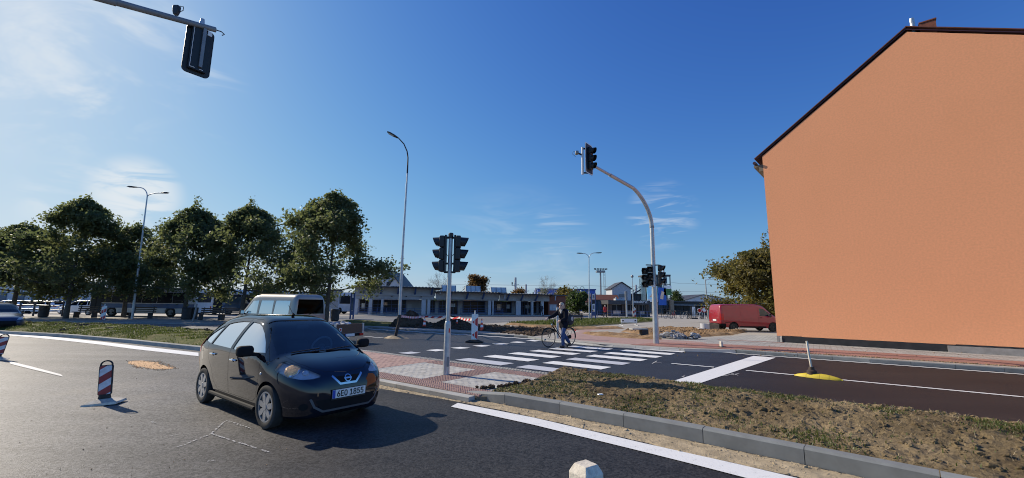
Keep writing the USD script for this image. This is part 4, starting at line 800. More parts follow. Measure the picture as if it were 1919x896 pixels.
class Skin:
    """smooth normals for pieces cut out of a body: taken from the uncut body wherever a face lies along it"""
    def __init__(s, shape):
        from scipy.spatial import cKDTree
        v, f, _ = meshkit.arrays(shape.loft(0, 360, 130)); fn = np.cross(v[f[:, 1]] - v[f[:, 0]], v[f[:, 2]] - v[f[:, 0]]); n = np.zeros_like(v)
        for k in range(3): np.add.at(n, f[:, k], fn)
        s.n = n / np.maximum(np.linalg.norm(n, axis=1, keepdims=True), 1e-12); s.t = cKDTree(v)
    def part(s, name, m, mat, parent):
        v, f, _ = meshkit.arrays(m); fn = np.cross(v[f[:, 1]] - v[f[:, 0]], v[f[:, 2]] - v[f[:, 0]]); l = np.linalg.norm(fn, axis=1); ok = l > 1e-12; f, fn = f[ok], fn[ok] / l[ok][:, None]
        d, i = s.t.query(v, k=10); w = np.exp(-((d - d[:, :1]) / .012) ** 2); N = (s.n[i] * w[..., None]).sum(1); N /= np.maximum(np.linalg.norm(N, axis=1, keepdims=True), 1e-9)
        pd = ((v - s.t.data[i[:, 0]]) * s.n[i[:, 0]]).sum(1)[f]; along = np.ptp(pd, axis=1) < .0022          # a face at one depth below the skin runs along it
        c = N[f]; dt = (c * fn[:, None]).sum(2); good = (np.abs(dt) > .72).all(1) | along; sg = np.where(np.abs(dt.mean(1)) > .05, np.sign(dt.mean(1)), 1.); cn = np.where(good[:, None, None], c * sg[:, None, None], fn[:, None])
        path = part(name, (v[f].reshape(-1, 3), np.arange(len(f) * 3).reshape(-1, 3)), mat, parent); pm = UsdGeom.Mesh(stage.GetPrimAtPath(path))
        from pxr import Vt
        pm.CreateNormalsAttr(Vt.Vec3fArray.FromNumpy(cn.reshape(-1, 3).astype(np.float32))); pm.SetNormalsInterpolation('vertex'); return path
def side(poly, y0=.25, y1=1.4):                 # prism through the right (-y) and left sides from a polygon in (x, z)
    return man_prism(poly, y0, y1, 'y'), man_prism(poly, -y1, -y0, 'y')
def wheel_mesh(r, w, rim_r):
    t = MB(); hw = w / 2
    t.lathe([(rim_r, -hw * .8), (rim_r + .015, -hw * .97), (r - .03, -hw), (r - .006, -hw * .82), (r, -hw * .4), (r, hw * .4), (r - .006, hw * .82), (r - .03, hw), (rim_r + .015, hw * .97), (rim_r, hw * .8), (rim_r, -hw * .8)], 40, R=np.array([[1, 0, 0], [0, 0, 1], [0, -1, 0.]]))
    return t
def rim_mesh(r, kind, side_):               # disc face at y = 0, facing -y (side_ = -1) or +y
    face, back = MB(), MB()
    def put(mb, poly, h0, h1): mb.prism(poly, h0, h1, R=XZ if side_ < 0 else XZ @ np.diag([1, 1, -1.]))
    if kind == 'cover':                     # wheel trim with seven double blades
        ring = Point(0, 0).buffer(r, 24).difference(Point(0, 0).buffer(r * .90, 24)); put(face, ring, -.01, .012)
        for k in range(7):
            a = 2 * math.pi * k / 7 + .2; bl = Polygon([(r * .15, -r * .10), (r * .55, -r * .20), (r * .93, -r * .15), (r * .93, r * .15), (r * .55, r * .20), (r * .15, r * .10)]).buffer(-.006).buffer(.006)
            put(face, affinity.rotate(bl, a, (0, 0), use_radians=True), -.012, .014 - .001 * (k % 2))
        put(face, Point(0, 0).buffer(r * .2, 16), -.014, .020); put(back, Point(0, 0).buffer(r * .97, 24), -.05, -.03)
    else:
        ring = Point(0, 0).buffer(r, 24).difference(Point(0, 0).buffer(r * .82, 24)); put(face, ring, -.01, .01); put(face, Point(0, 0).buffer(r * .83, 24), -.06, -.035); put(face, Point(0, 0).buffer(r * .36, 20), -.04, .008)
        for k in range(8): put(back, affinity.translate(Point(0, 0).buffer(r * .09, 10), r * .62 * math.cos(k * .785), r * .62 * math.sin(k * .785)), -.04, -.0345)
    return face, back
def wheels(t, xf, xr, track, r, rim_r, w=.17, kind='cover', rim_mat='hubcap', steer=0.):
    tm_ = wheel_mesh(r, w, rim_r); v0, f0 = tm_.arrays()
    for x, st_ in ((xf, steer), (xr, 0.)):
        for sd in (-1, 1):
            R = rotz(st_); o = np.array([x, sd * track / 2, r])
            wp = part('wheel', (v0 @ R.T + o, f0), 'tyre', t, smooth=40)
            a, b = rim_mesh(rim_r, kind, sd); va, fa = a.arrays(); va = (va + [0, sd * w * .36, 0]) @ R.T + o; part('rim', (va, fa), rim_mat, wp, smooth=30)
            if b.n: vb, fb = b.arrays(); part('rim_shadow', ((vb + [0, sd * w * .36, 0]) @ R.T + o, fb), 'trim_black', wp)
def vehicle(t, shape, paint, arches, cabin=None, side_windows=(), screens=(), doors=(), lines=(), hood=None, lamps=(), glassmat='side_glass', smooth=32, inner='interior', lower=None):
    out = shape.loft(); body = out; outx = shape.loft(-.02)
    i1 = shape.loft(.012); i2 = shape.loft(.024); i05 = shape.loft(.05); shell_out = shape.loft(-.004)
    for x, r in arches:
        for s_ in (-1, 1):
            c = man_prism(Point(x, ARCH_Z).buffer(r, 24), s_ * .42 if s_ > 0 else -1.5, 1.5 if s_ > 0 else -.42, 'y'); body = body - c
    if cabin:
        x0, x1, z0, z1 = cabin; inside = i05 ^ m3d.Manifold.cube((x1 - x0, 3, z1 - z0)).translate((x0, -1.5, z0)); body = body - inside
    panes = []
    for nm, poly in side_windows:
        for pr in side(poly): body = body - pr; panes.append((nm, (i1 - i2) ^ pr, glassmat))
    for nm, pr, mt in screens: body = body - (pr ^ (outx - i05)); panes.append((nm, (i1 - i2) ^ pr, mt))
    for poly, dep in lines:                    # shut lines
        for pr in side(LineString(poly).buffer(.0045, cap_style=2)): body = body - (pr ^ (outx - shape.loft(.012)))
    for nm, pr, inner_fn in lamps:
        pocket = pr ^ (outx - i05); body = body - pocket
    dm = []
    for nm, poly in doors:
        P = Polygon(poly).buffer(.03).buffer(-.03)
        for pr, pin in zip(side(P), side(P.buffer(-.0045))):
            dm.append((nm, body ^ pin)); body = body - (pr ^ (outx - i05))
    hm = None
    if hood is not None:
        P = Polygon(hood); pr, pin = man_prism(P, .5, 2), man_prism(P.buffer(-.004), .5, 2); zone = outx - i05; hm = (body ^ pin) ^ zone; body = body - (pr ^ zone)
    sk_ = Skin(shape); shape.skin = sk_
    sk_.part('body', body, paint, t)
    if lower: 
        lo = (shell_out - i05) ^ m3d.Manifold.cube((8, 3, lower[1])).translate((-3, -1.5, 0)); 
        for x, r in arches: lo = lo - man_prism(Point(x, ARCH_Z).buffer(r + .002, 24), -2, 2, 'y')
        sk_.part('lower_trim', lo, lower[0], t)
    for nm, m in dm:
        if not m.is_empty(): sk_.part(nm, m, paint, t)
    if hm is not None and not hm.is_empty(): sk_.part('bonnet', hm, paint, t)
    for nm, m, mt in panes:
        if not m.is_empty(): sk_.part(nm, m, mt, t)
    for nm, pr, fn in lamps:
        cov = (shape.loft(.002) - shape.loft(.007)) ^ pr; back = (shape.loft(.038) - shape.loft(.052)) ^ pr; h = sk_.part(nm, back, 'reflector', t); fn(h); sk_.part('lamp_glass', cov, 'lamp_cover', h)
    return out, i05
ARCH_Z = .30
def seat(t, x, y, z=.30, mat='interior'):
    p = part('seat', m3d.Manifold.batch_hull([rbox((.48, .46, .14), .05, (x, y, z + .1)), rbox((.2, .44, .12), .05, (x - .2, y, z + .12))]), mat, t, smooth=True)
    m = m3d.Manifold.batch_hull([rbox((.14, .46, .2), .05, (x - .26, y, z + .2)), rbox((.10, .40, .16), .045, (x - .40, y, z + .66))]); part('seat_back', m, mat, p, smooth=True)
    part('headrest', rbox((.09, .26, .18), .04, (x - .44, y, z + .86)), mat, p, smooth=True)
def mirror(t, x, y, z, s, mat='trim_black', size=(.12, .20, .15)):
    m = part('door_mirror', rbox(size, .05, (x, y + s * .13, z)), mat, t, smooth=True); part('mirror_arm', MB().bar((x + .02, y - s * .05, z - .06), (x + .01, y + s * .08, z - .04), .07, .05), 'trim_black', m)
    part('mirror_glass', MB().box((x - size[0] / 2 - .002, y + s * .13, z), (.004, size[1] * .8, size[2] * .75)), 'chrome', m)
def number_plate(t, text, x, z, face=1, y=0., tilt=0.):
    p = part('number_plate', MB().box((x, y, z), (.012, .52, .112)), 'plate_white', t); s = face
    part('plate_band', MB().box((x + s * .0075, y - s * (-.238) * -1, z), (.003, .042, .108)), 'plate_blue', p)
    if text:
        tx = meshkit.text_mesh(text, .078, .003, bold=True); v = tx.vertices; w = v[:, 0].max() - v[:, 0].min(); v = (v - [v[:, 0].min() + w / 2, .039, 0]) * [min(1, .42 / w), 1, 1]
        q = np.c_[x + s * (.007 + v[:, 2]), y + s * (v[:, 0] + .018), z + v[:, 1]]; part('lettering', (q, tx.faces), 'plate_black', p)
    part('plate_holder', MB().box((x - s * .006, y, z - .009), (.012, .53, .14)), 'plate_black', t)
    return p

# ---- the small black hatchback in front
def black_hatchback():
    pos = CAR; t = thing('black_hatchback', 'small glossy black hatchback with silver wheel trims driving towards the camera', 'car', (pos[0], pos[1], .004), CAR_YAW)
    top = [(-.64, .62), (-.62, .74), (-.58, .92), (-.50, 1.08), (-.36, 1.27), (-.15, 1.405), (.2, 1.475), (.7, 1.515), (1.15, 1.515), (1.5, 1.475), (1.7, 1.40), (2.0, 1.235), (2.3, 1.06), (2.42, .995), (2.55, .965), (2.8, .905), (2.98, .835), (3.08, .765), (3.145, .68), (3.18, .58), (3.195, .50)]
    low = [(-.64, .40), (-.55, .28), (-.3, .22), (.4, .19), (2.0, .18), (2.8, .17), (3.08, .18), (3.17, .24), (3.195, .36)]
    wid = [(-.64, .50), (-.62, .60), (-.56, .70), (-.42, .775), (-.1, .82), (.4, .832), (1.4, .832), (2.2, .83), (2.55, .815), (2.75, .785), (2.9, .735), (3.02, .665), (3.1, .585), (3.16, .47), (3.195, .30)]
    waist = [(-.64, .90), (.0, .97), (.6, .955), (1.5, .93), (2.4, .90), (2.8, .80), (3.195, .55)]
    tum = [(-.64, .35), (-.3, .46), (.2, .48), (1.4, .46), (2.1, .44), (2.45, .5), (2.8, .5), (3.195, .3)]
    rnd = [(-.64, 5), (-.3, 6.5), (.3, 9), (1.3, 9), (2.0, 7.5), (2.4, 6), (2.6, 5.5), (2.9, 5), (3.195, 4)]
    S_ = Shape(top, low, wid, waist, tum, rnd, bulge=.075, tumble2=.12)
    arch = lambda x: float(S_.top(x)) - .095
    fw = [(2.16, 1.0), (1.98, 1.135), (1.78, 1.255), (1.58, 1.345), (1.38, 1.395), (1.15, 1.41), (1.12, .985), (1.6, .985)]
    rw = [(1.04, .99), (1.05, 1.41), (.75, 1.405), (.45, 1.375), (.30, 1.345), (.22, 1.01)]
    qw = [(.17, 1.015), (.25, 1.325), (.08, 1.26), (-.08, 1.175), (-.22, 1.05)]
    wsc = man_prism([(1.60, -.50), (1.60, .50), (1.95, .60), (2.36, .665), (2.41, .4), (2.425, 0), (2.41, -.4), (2.36, -.665), (1.95, -.60)], .9, 2.)
    rsc = man_prism([(-.50, 1.08), (.50, 1.08), (.44, 1.36), (-.44, 1.36)], -1, -.05, 'x')
    lamp_poly = [(.79, .80), (.79, .925), (.765, .945), (.72, .945), (.64, .905), (.55, .845), (.46, .785), (.38, .735), (.385, .71), (.48, .695), (.60, .69), (.72, .72)]
    lamps = []
    for s_ in (-1, 1):
        pr = man_prism([(s_ * y, z) for y, z in lamp_poly], 2.56, 3.3, 'x')
        def fill(h, s_=s_):
            part('main_reflector', (m3d.Manifold.sphere(.112, 28).scale((.9, 1, .92)).translate((2.80, s_ * .65, .815)) ^ S_.loft(.014)), 'amber', h, smooth=True)
            ax, ay, _ = basis((.80, s_ * .40, .25)); o_ = np.array([2.81, s_ * .655, .815])
            nz = np.array([.80, s_ * .40, .25]); nz /= np.linalg.norm(nz); T_ = np.c_[np.stack([ax, ay, nz], 1), o_ + nz * .03]; tor = m3d.CrossSection.circle(.012, 10).translate((.094, 0)).revolve(32).transform(T_.tolist())
            part('bezel', tor ^ S_.loft(.010), 'chrome', h, smooth=40)
            part('small_reflector', (m3d.Manifold.sphere(.05, 18).translate((2.94, s_ * .52, .755)) ^ S_.loft(.014)), 'reflector', h, smooth=True)
        lamps.append(('headlight', pr, fill))
    doors = [('front_door', [(2.20, .97), (2.18, .62), (2.08, .36), (1.98, .30), (1.09, .30), (1.085, 1.0), (1.06, 1.46), (1.4, 1.448), (1.62, 1.39), (1.85, 1.27), (2.1, 1.095)]),
             ('rear_door', [(1.075, .30), (.62, .30), (.45, .42), (.36, .62), (.18, .80), (.12, 1.0), (.22, 1.385), (.45, 1.43), (.8, 1.455), (1.045, 1.46), (1.07, 1.0)])]
    hood = [(2.44, -.60), (2.455, -.3), (2.46, 0), (2.455, .3), (2.44, .60), (2.75, .56), (2.95, .46), (3.07, .30), (3.10, 0), (3.07, -.30), (2.95, -.46), (2.75, -.56)]
    out, i05 = vehicle(t, S_, 'paint_black', [(0, .335), (2.45, .335)], (-.45, 2.52, .34, 1.6), [('side_window', fw), ('rear_side_window', rw), ('quarter_window', qw)], [('windscreen', wsc, 'windscreen'), ('rear_window', rsc, 'dark_glass')], doors, (), hood, lamps)
    sk = S_.loft(-.006); i1 = S_.loft(.03)
    def skin(nm, poly, mat, par=t, d0=-.006, d1=.03, x0=2.6): return S_.skin.part(nm, (S_.loft(d0) - S_.loft(d1)) ^ man_prism(poly, x0, 3.4, 'x'), mat, par)
    skin('lower_intake', [(-.47, .42), (.47, .42), (.44, .36), (.36, .27), (-.36, .27), (-.44, .36)], 'trim_black', d0=-.002)
    lip = LineString([(-.52, .43), (-.47, .33), (-.36, .262), (.36, .262), (.47, .33), (.52, .43)]).buffer(.014); skin('intake_lip', lip, 'lip_grey', d0=-.010)
    vee = LineString([(-.235, .715), (-.125, .60), (.125, .60), (.235, .715)]).buffer(.014, join_style=2, cap_style=2); skin('grille_vee', vee, 'chrome', d0=-.012)
    skin('upper_grille', Polygon([(-.20, .70), (-.115, .615), (.115, .615), (.20, .70)]), 'trim_black', d0=-.002)
    badge = skin('badge_ring', Point(0, .668).buffer(.052, 16).difference(Point(0, .668).buffer(.040, 16)), 'chrome', d0=-.022); skin('badge_bar', shapely.box(-.06, .658, .06, .678), 'chrome', badge, d0=-.024)
    for s_ in (-1, 1): skin('fog_lamp', affinity.translate(Point(0, 0).buffer(.045, 12), s_ * .585, .34), 'trim_black', d0=-.003)
    number_plate(t, '6E0 1855', 3.212, .475)
    # bumper seam and side details
    for s_ in (-1, 1):
        m = mirror(t, 2.02, s_ * .84, 1.03, s_, 'trim_black', (.14, .22, .155))
        for x, z in ((1.27, .83), (.42, .86)):
            h = part('door_handle', MB().tube([(x - .10, s_ * .832, z), (x - .05, s_ * .862, z + .006), (x + .06, s_ * .862, z + .006), (x + .11, s_ * .835, z)], .013, 8), 'chrome', t)
            part('handle_recess', m3d.Manifold.sphere(.05, 16).scale((1, .25, .7)).translate((x, s_ * .826, z)), 'trim_black', h, smooth=True)
        part('side_indicator', m3d.Manifold.sphere(.02, 12).scale((1.3, .5, 1)).translate((2.25, s_ * .822, .72)), 'reflector', t)
        part('sill', MB().tube([(.36, s_ * .792, .225), (2.09, s_ * .792, .215)], .032, 8), 'trim_black', t)
        S_.skin.part('tail_lamp', (S_.loft(-.005) - S_.loft(.03)) ^ man_prism([(s_ * .48, .80), (s_ * .80, .84), (s_ * .80, 1.06), (s_ * .60, 1.10)][::s_], -1, -.28, 'x'), 'red_lamp', t)
    part('aerial', MB().tube([(1.36, 0, 1.515), (1.34, 0, 1.545)], [.03, .016], 10).tube([(1.34, 0, 1.54), (1.16, 0, 1.68)], .004, 6), 'trim_black', t)
    part('bonnet_lip', MB().tube([(2.45, y, 1.0 - .05 * (y / .6) ** 2) for y in np.linspace(-.6, .6, 9)], .008, 6), 'trim_black', t)
    for y in (-.5, .05): part('wiper', MB().tube([(2.43, y, 1.0), (2.41, y + .2, 1.015), (2.385, y + .46, 1.03)], .008, 6), 'trim_black', t)
    # inside
    part('dashboard', m3d.Manifold.batch_hull([rbox((.3, 1.3, .2), .06, (2.2, 0, .82)), rbox((.2, 1.2, .2), .06, (1.95, 0, .78))]), 'interior', t, smooth=True)
    sw = part('steering_wheel', MB().tube([(1.72 + .18 * math.sin(a) * .35, .36 + .18 * math.cos(a), .97 + .18 * math.sin(a)) for a in np.linspace(0, 2 * math.pi, 25)], .017, 8, caps=False).tube([(1.72, .36, .97), (1.95, .36, .86)], .03, 8), 'steel_dull', t, smooth=True)
    part('hub', m3d.Manifold.sphere(.07, 14).scale((.4, 1, 1)).translate((1.72, .36, .97)), 'interior', sw, smooth=True); part('spoke', MB().bar((1.72, .19, .97), (1.72, .53, .97), .03, .02), 'steel_dull', sw)
    for y in (-.36, .36): seat(t, 1.25, y)
    part('rear_seat', m3d.Manifold.batch_hull([rbox((.14, 1.15, .2), .05, (.25, 0, .55)), rbox((.1, 1.1, .1), .04, (.08, 0, 1.02))]), 'interior', t, smooth=True)
    part('rear_view_mirror', rbox((.03, .2, .06), .014, (1.72, 0, 1.33)), 'interior', t, smooth=True)
    part('underbody', MB().box((1.25, 0, .30), (3.3, 1.1, .14)), 'trim_black', t)
    wheels(t, 2.45, 0, 1.47, .293, .205, .165, steer=.03)
CAR = (-4.88, 8.30); CAR_YAW = -.650
black_hatchback()

# ---- other vehicles: plainer bodies by the same means
def van_shape(L, H, W, nose, hood_z, ws_top, roof_drop=.03, rear_round=.05, front=.78):
    x0, x1 = -rear_round * 0, L
    top = [(0, H * .80), (.05, H * .93), (.16, H * .985), (.5, H), (ws_top - .5, H), (ws_top, H - roof_drop - .03), (nose, hood_z), (L - .55, hood_z - .10), (L - .2, hood_z - .20), (L - .06, hood_z - .36), (L, hood_z - .60)]
    low = [(0, .42), (.1, .34), (.5, .28), (L - .6, .26), (L - .1, .30), (L, .40)]
    wid = [(0, W * .44), (.05, W * .475), (.25, W * .497), (L * .5, W * .5), (L - .9, W * .495), (L - .4, W * .46), (L - .12, W * .38), (L, W * .26)]
    waist = [(0, H * .52), (L * .7, H * .52), (L, hood_z * .8)]
    return Shape(top, low, wid, waist, [(0, .12), (L * .6, .13), (nose, .3), (L, .3)], [(0, 9), (L * .7, 10), (nose, 7), (L, 5)], bulge=.05)
def silver_van():
    global ARCH_Z
    ARCH_Z = .32; hd = np.array([-.90, .436]); yaw = math.atan2(hd[1], hd[0]); lf = np.array([-hd[1], hd[0]])        # lf: to its left
    corner = np.array([-9.86, 19.38]); o = corner - lf * .92
    t = thing('silver_van', 'old silver passenger van with a tan lower tailgate, driving away beyond the black car', 'van', (*o, .004), yaw); UsdGeom.Xformable(stage.GetPrimAtPath(t)).AddScaleOp().Set(Gf.Vec3f(1, 1, 1.08))
    S_ = van_shape(4.7, 1.95, 1.84, 3.95, 1.15, 3.1); win = lambda a, b: [(a, 1.08), (b, 1.08), (b - .03, 1.66), (a + .03, 1.66)]
    wins = [('side_window', win(.35, 1.42)), ('side_window', win(1.50, 2.48)), ('front_side_window', [(2.60, 1.08), (3.62, 1.08), (3.12, 1.64), (2.62, 1.66)])]
    ws = man_prism([(-.72, 1.2), (.72, 1.2), (.62, 1.76), (-.62, 1.76)], 3.0, 4.6, 'x'); rw = man_prism([(-.74, 1.10), (.74, 1.10), (.68, 1.72), (-.68, 1.72)], -.5, .5, 'x')
    doors = [('front_door', [(2.54, .40), (3.72, .40), (3.78, 1.02), (3.16, 1.72), (2.56, 1.74)]), ('sliding_door', [(1.46, .40), (2.51, .40), (2.52, 1.74), (1.46, 1.74)])]
    vehicle(t, S_, 'paint_silver', [(.95, .36), (3.72, .36)], (.10, 4.0, .6, 2.2), wins, [('windscreen', ws, 'windscreen'), ('rear_window', rw, 'dark_glass')], doors, glassmat='side_glass')
    tg = lambda nm, P, mt: S_.skin.part(nm, (S_.loft(-.004) - S_.loft(.03)) ^ man_prism(P, -.5, .3, 'x'), mt, t)
    tg('tailgate', [(-.80, .60), (.80, .60), (.78, 1.07), (-.78, 1.07)], 'paint_tan'); tg('rear_bumper', [(-.95, .2), (.95, .2), (.95, .56), (-.95, .56)], 'trim_black')
    for s_ in (-1, 1):
        tg('tail_lamp', [(s_ * .84, .62), (s_ * .93, .62), (s_ * .93, 1.05), (s_ * .84, 1.05)][::s_], 'red_lamp'); mirror(t, 3.52, s_ * .92, 1.12, s_, 'trim_black', (.12, .2, .22))
        part('door_handle', MB().box((2.70, s_ * .925, .98), (.18, .03, .03)), 'trim_black', t)
        part('roof_bar', MB().tube([(.4, s_ * .66, 1.95), (2.9, s_ * .66, 1.94)], .018, 6), 'trim_black', t)
        part('rub_strip', MB().box((2.1, s_ * .905, .66), (3.0, .02, .05)), 'trim_black', t)
    part('rear_wiper', MB().bar((-.02, .1, 1.08), (-.01, -.25, 1.16), .03, .02), 'trim_black', t); number_plate(t, '', -.02, .78, -1)
    for y in (-.4, .4): seat(t, 2.75, y, .55)
    part('rear_bench', rbox((.14, 1.4, .5), .05, (1.5, 0, 1.0)), 'interior', t, smooth=True)
    part('underbody', MB().box((2.3, 0, .36), (4.0, 1.2, .16)), 'trim_black', t); wheels(t, 3.72, .95, 1.58, .32, .21, .2, 'steel', 'steel_rim')
    # the trailer it draws
    c2 = np.array([-7.28, 17.86]); W = 1.55; o2 = c2 - lf * W / 2
    tr = thing('box_trailer', 'low brown open box trailer with rubble, drawn by the silver van', 'trailer', (*o2, .004), yaw)
    L = 2.0; z0, z1 = .40, .80
    part('floor', MB().box((L / 2, 0, z0), (L, W, .06)), 'steel_dull', tr)
    for s_ in (-1, 1):
        part('side_board', MB().box((L / 2, s_ * (W / 2 - .015), (z0 + z1) / 2 + .02), (L - .06, .03, z1 - z0)), 'wood_brown', tr)
        for x in (.02, L - .02): part('corner_post', MB().box((x, s_ * (W / 2 - .01), (z0 + z1) / 2 + .01), (.07, .07, z1 - z0 + .06)), 'galvanised', tr)
        w = part('wheel', wheel_mesh(.27, .15, .17).tm().apply_translation((L * .55, s_ * (W / 2 - .28), .27)), 'tyre', tr, smooth=40); part('rim', MB().lathe([(0, .07), (.17, .07), (.17, -.07), (0, -.07)], 16, (L * .55, s_ * (W / 2 - .28), .27), R=np.array([[1, 0, 0], [0, 0, 1], [0, -1, 0.]])), 'steel_rim', w)
        part('tail_lamp', MB().box((-.03, s_ * (W / 2 - .13), .36), (.05, .2, .1)), 'red_lamp', tr)
    for x in (0.02, L - .02): part('end_board', MB().box((x, 0, (z0 + z1) / 2 + .02), (.03, W - .14, z1 - z0)), 'wood_brown', tr)
    part('light_beam', MB().box((.0, 0, .36), (.05, W - .1, .12)), 'trim_black', tr); number_plate(tr, '', -.035, .36, -1, .0)
    part('reflector_plate', MB().box((-.005, W / 2 - .27, .60), (.012, .14, .14)), 'plate_white', tr); part('reflector_mark', MB().box((-.012, W / 2 - .27, .60), (.004, .08, .08)), 'red_lamp', tr)
    part('drawbar', MB().bar((L, 0, .42), (L + 1.25, 0, .44), .08, .08), 'steel_dull', tr)
    r_ = np.random.default_rng(4); pts = np.c_[r_.uniform(.12, L - .12, 60), r_.uniform(-W / 2 + .12, W / 2 - .12, 60), r_.uniform(.70, .80, 60)]
    for k in range(14): part('rubble', clods(pts[k:k + 1], [.16], 60 + k, trimesh.creation.icosphere(1)), 'plaster_grey' if k % 3 else 'plaster_white', tr)
    part('debris', clods(pts[14:], r_.uniform(.04, .10, 46), 90), 'plaster_grey', tr, kind='stuff')
silver_van()
def red_van():
    global ARCH_Z
    ARCH_Z = .32; a, b = AT(1364, 620, 29.4), AT(1438, 620, 29.5); hd = (b - a)[:2]; wb = np.linalg.norm(hd); k = wb / 3.0; hd /= wb; yaw = math.atan2(hd[1], hd[0]); lf = np.array([-hd[1], hd[0]])
    o = a[:2] + lf * .86 * k - hd * (.95 * k - .42)
    t = thing('red_van', 'red panel van parked in front of the rusty tree beside the orange house', 'van', (*o, .1), yaw)
    UsdGeom.Xformable(stage.GetPrimAtPath(t)).AddScaleOp().Set(Gf.Vec3f(k, k, k * 1.02))
    S_ = van_shape(4.9, 1.97, 1.90, 4.12, 1.22, 3.2)
    wins = [('front_side_window', [(2.95, 1.12), (3.92, 1.12), (3.62, 1.40), (3.30, 1.64), (2.97, 1.68)])]
    ws = man_prism([(-.76, 1.27), (.76, 1.27), (.64, 1.80), (-.64, 1.80)], 3.1, 4.7, 'x')
    doors = [('front_door', [(2.86, .36), (3.62, .36), (3.95, .75), (3.98, 1.10), (3.62, 1.46), (3.30, 1.74), (2.88, 1.78)]), ('sliding_door', [(1.52, .36), (2.83, .36), (2.85, 1.78), (1.54, 1.80)])]
    vehicle(t, S_, 'paint_red', [(.95, .37), (3.95, .37)], (.10, 4.1, .6, 2.2), wins, [('windscreen', ws, 'windscreen')], doors, glassmat='windscreen')
    for s_ in (-1, 1):
        for z0, z1, x0, x1 in ((1.05, 1.08, .25, 2.8), (.60, .64, .3, 2.8)): part('rub_strip', MB().box(((x0 + x1) / 2, s_ * (.935 if z0 > 1 else .925), (z0 + z1) / 2), (x1 - x0, .02, z1 - z0)), 'paint_red' if z0 > 1 else 'trim_black', t)
        part('sill', MB().box((2.4, s_ * .90, .33), (2.0, .04, .12)), 'trim_black', t); mirror(t, 3.66, s_ * .95, 1.17, s_, 'trim_black', (.12, .2, .24)); part('door_handle', MB().box((3.02, s_ * .955, 1.0), (.18, .03, .035)), 'trim_black', t)
        S_.skin.part('tail_lamp', (S_.loft(-.006) - S_.loft(.03)) ^ man_prism([(s_ * .78, .82), (s_ * .96, .82), (s_ * .96, 1.28), (s_ * .84, 1.28)][::s_], -.5, .22, 'x'), 'red_lamp', t)
        part('side_indicator', MB().box((4.05, s_ * .90, .95), (.07, .04, .03)), 'amber', t)
    S_.skin.part('rear_bumper', (S_.loft(-.03) - S_.loft(.03)) ^ man_prism([(-.97, .2), (.97, .2), (.97, .56), (-.97, .56)], -.5, .35, 'x'), 'trim_black', t)
    S_.skin.part('rear_glass', (S_.loft(-.004) - S_.loft(.03)) ^ man_prism([(-.70, 1.15), (.70, 1.15), (.64, 1.70), (-.64, 1.70)], -.5, .3, 'x'), 'paint_red', t)
    for y in (-.4, .4): seat(t, 3.05, y, .55)
    number_plate(t, '', -.02, .78, -1); part('underbody', MB().box((2.4, 0, .36), (4.2, 1.2, .16)), 'trim_black', t); wheels(t, 3.95, .95, 1.63, .325, .215, .2, 'steel', 'steel_rim')
red_van()
def hatch_shape(L, H, W):
    return Shape([(0, .62), (.04, .85), (.22, 1.10), (.55, H * .95), (1.0, H * .99), (1.9, H), (2.35, H * .97), (2.9, H * .80), (3.25, .98), (L - .5, .86), (L - .15, .74), (L, .52)], [(0, .40), (.2, .26), (L - .4, .22), (L, .36)], [(0, W * .38), (.1, W * .44), (.5, W * .49), (2, W * .5), (L - 1, W * .49), (L - .4, W * .44), (L - .1, W * .34), (L, W * .22)],
                 [(0, .92), (2, .95), (L, .6)], [(0, .4), (2, .45), (L, .4)], [(0, 6), (2, 9), (3, 6), (L, 4)], bulge=.06)
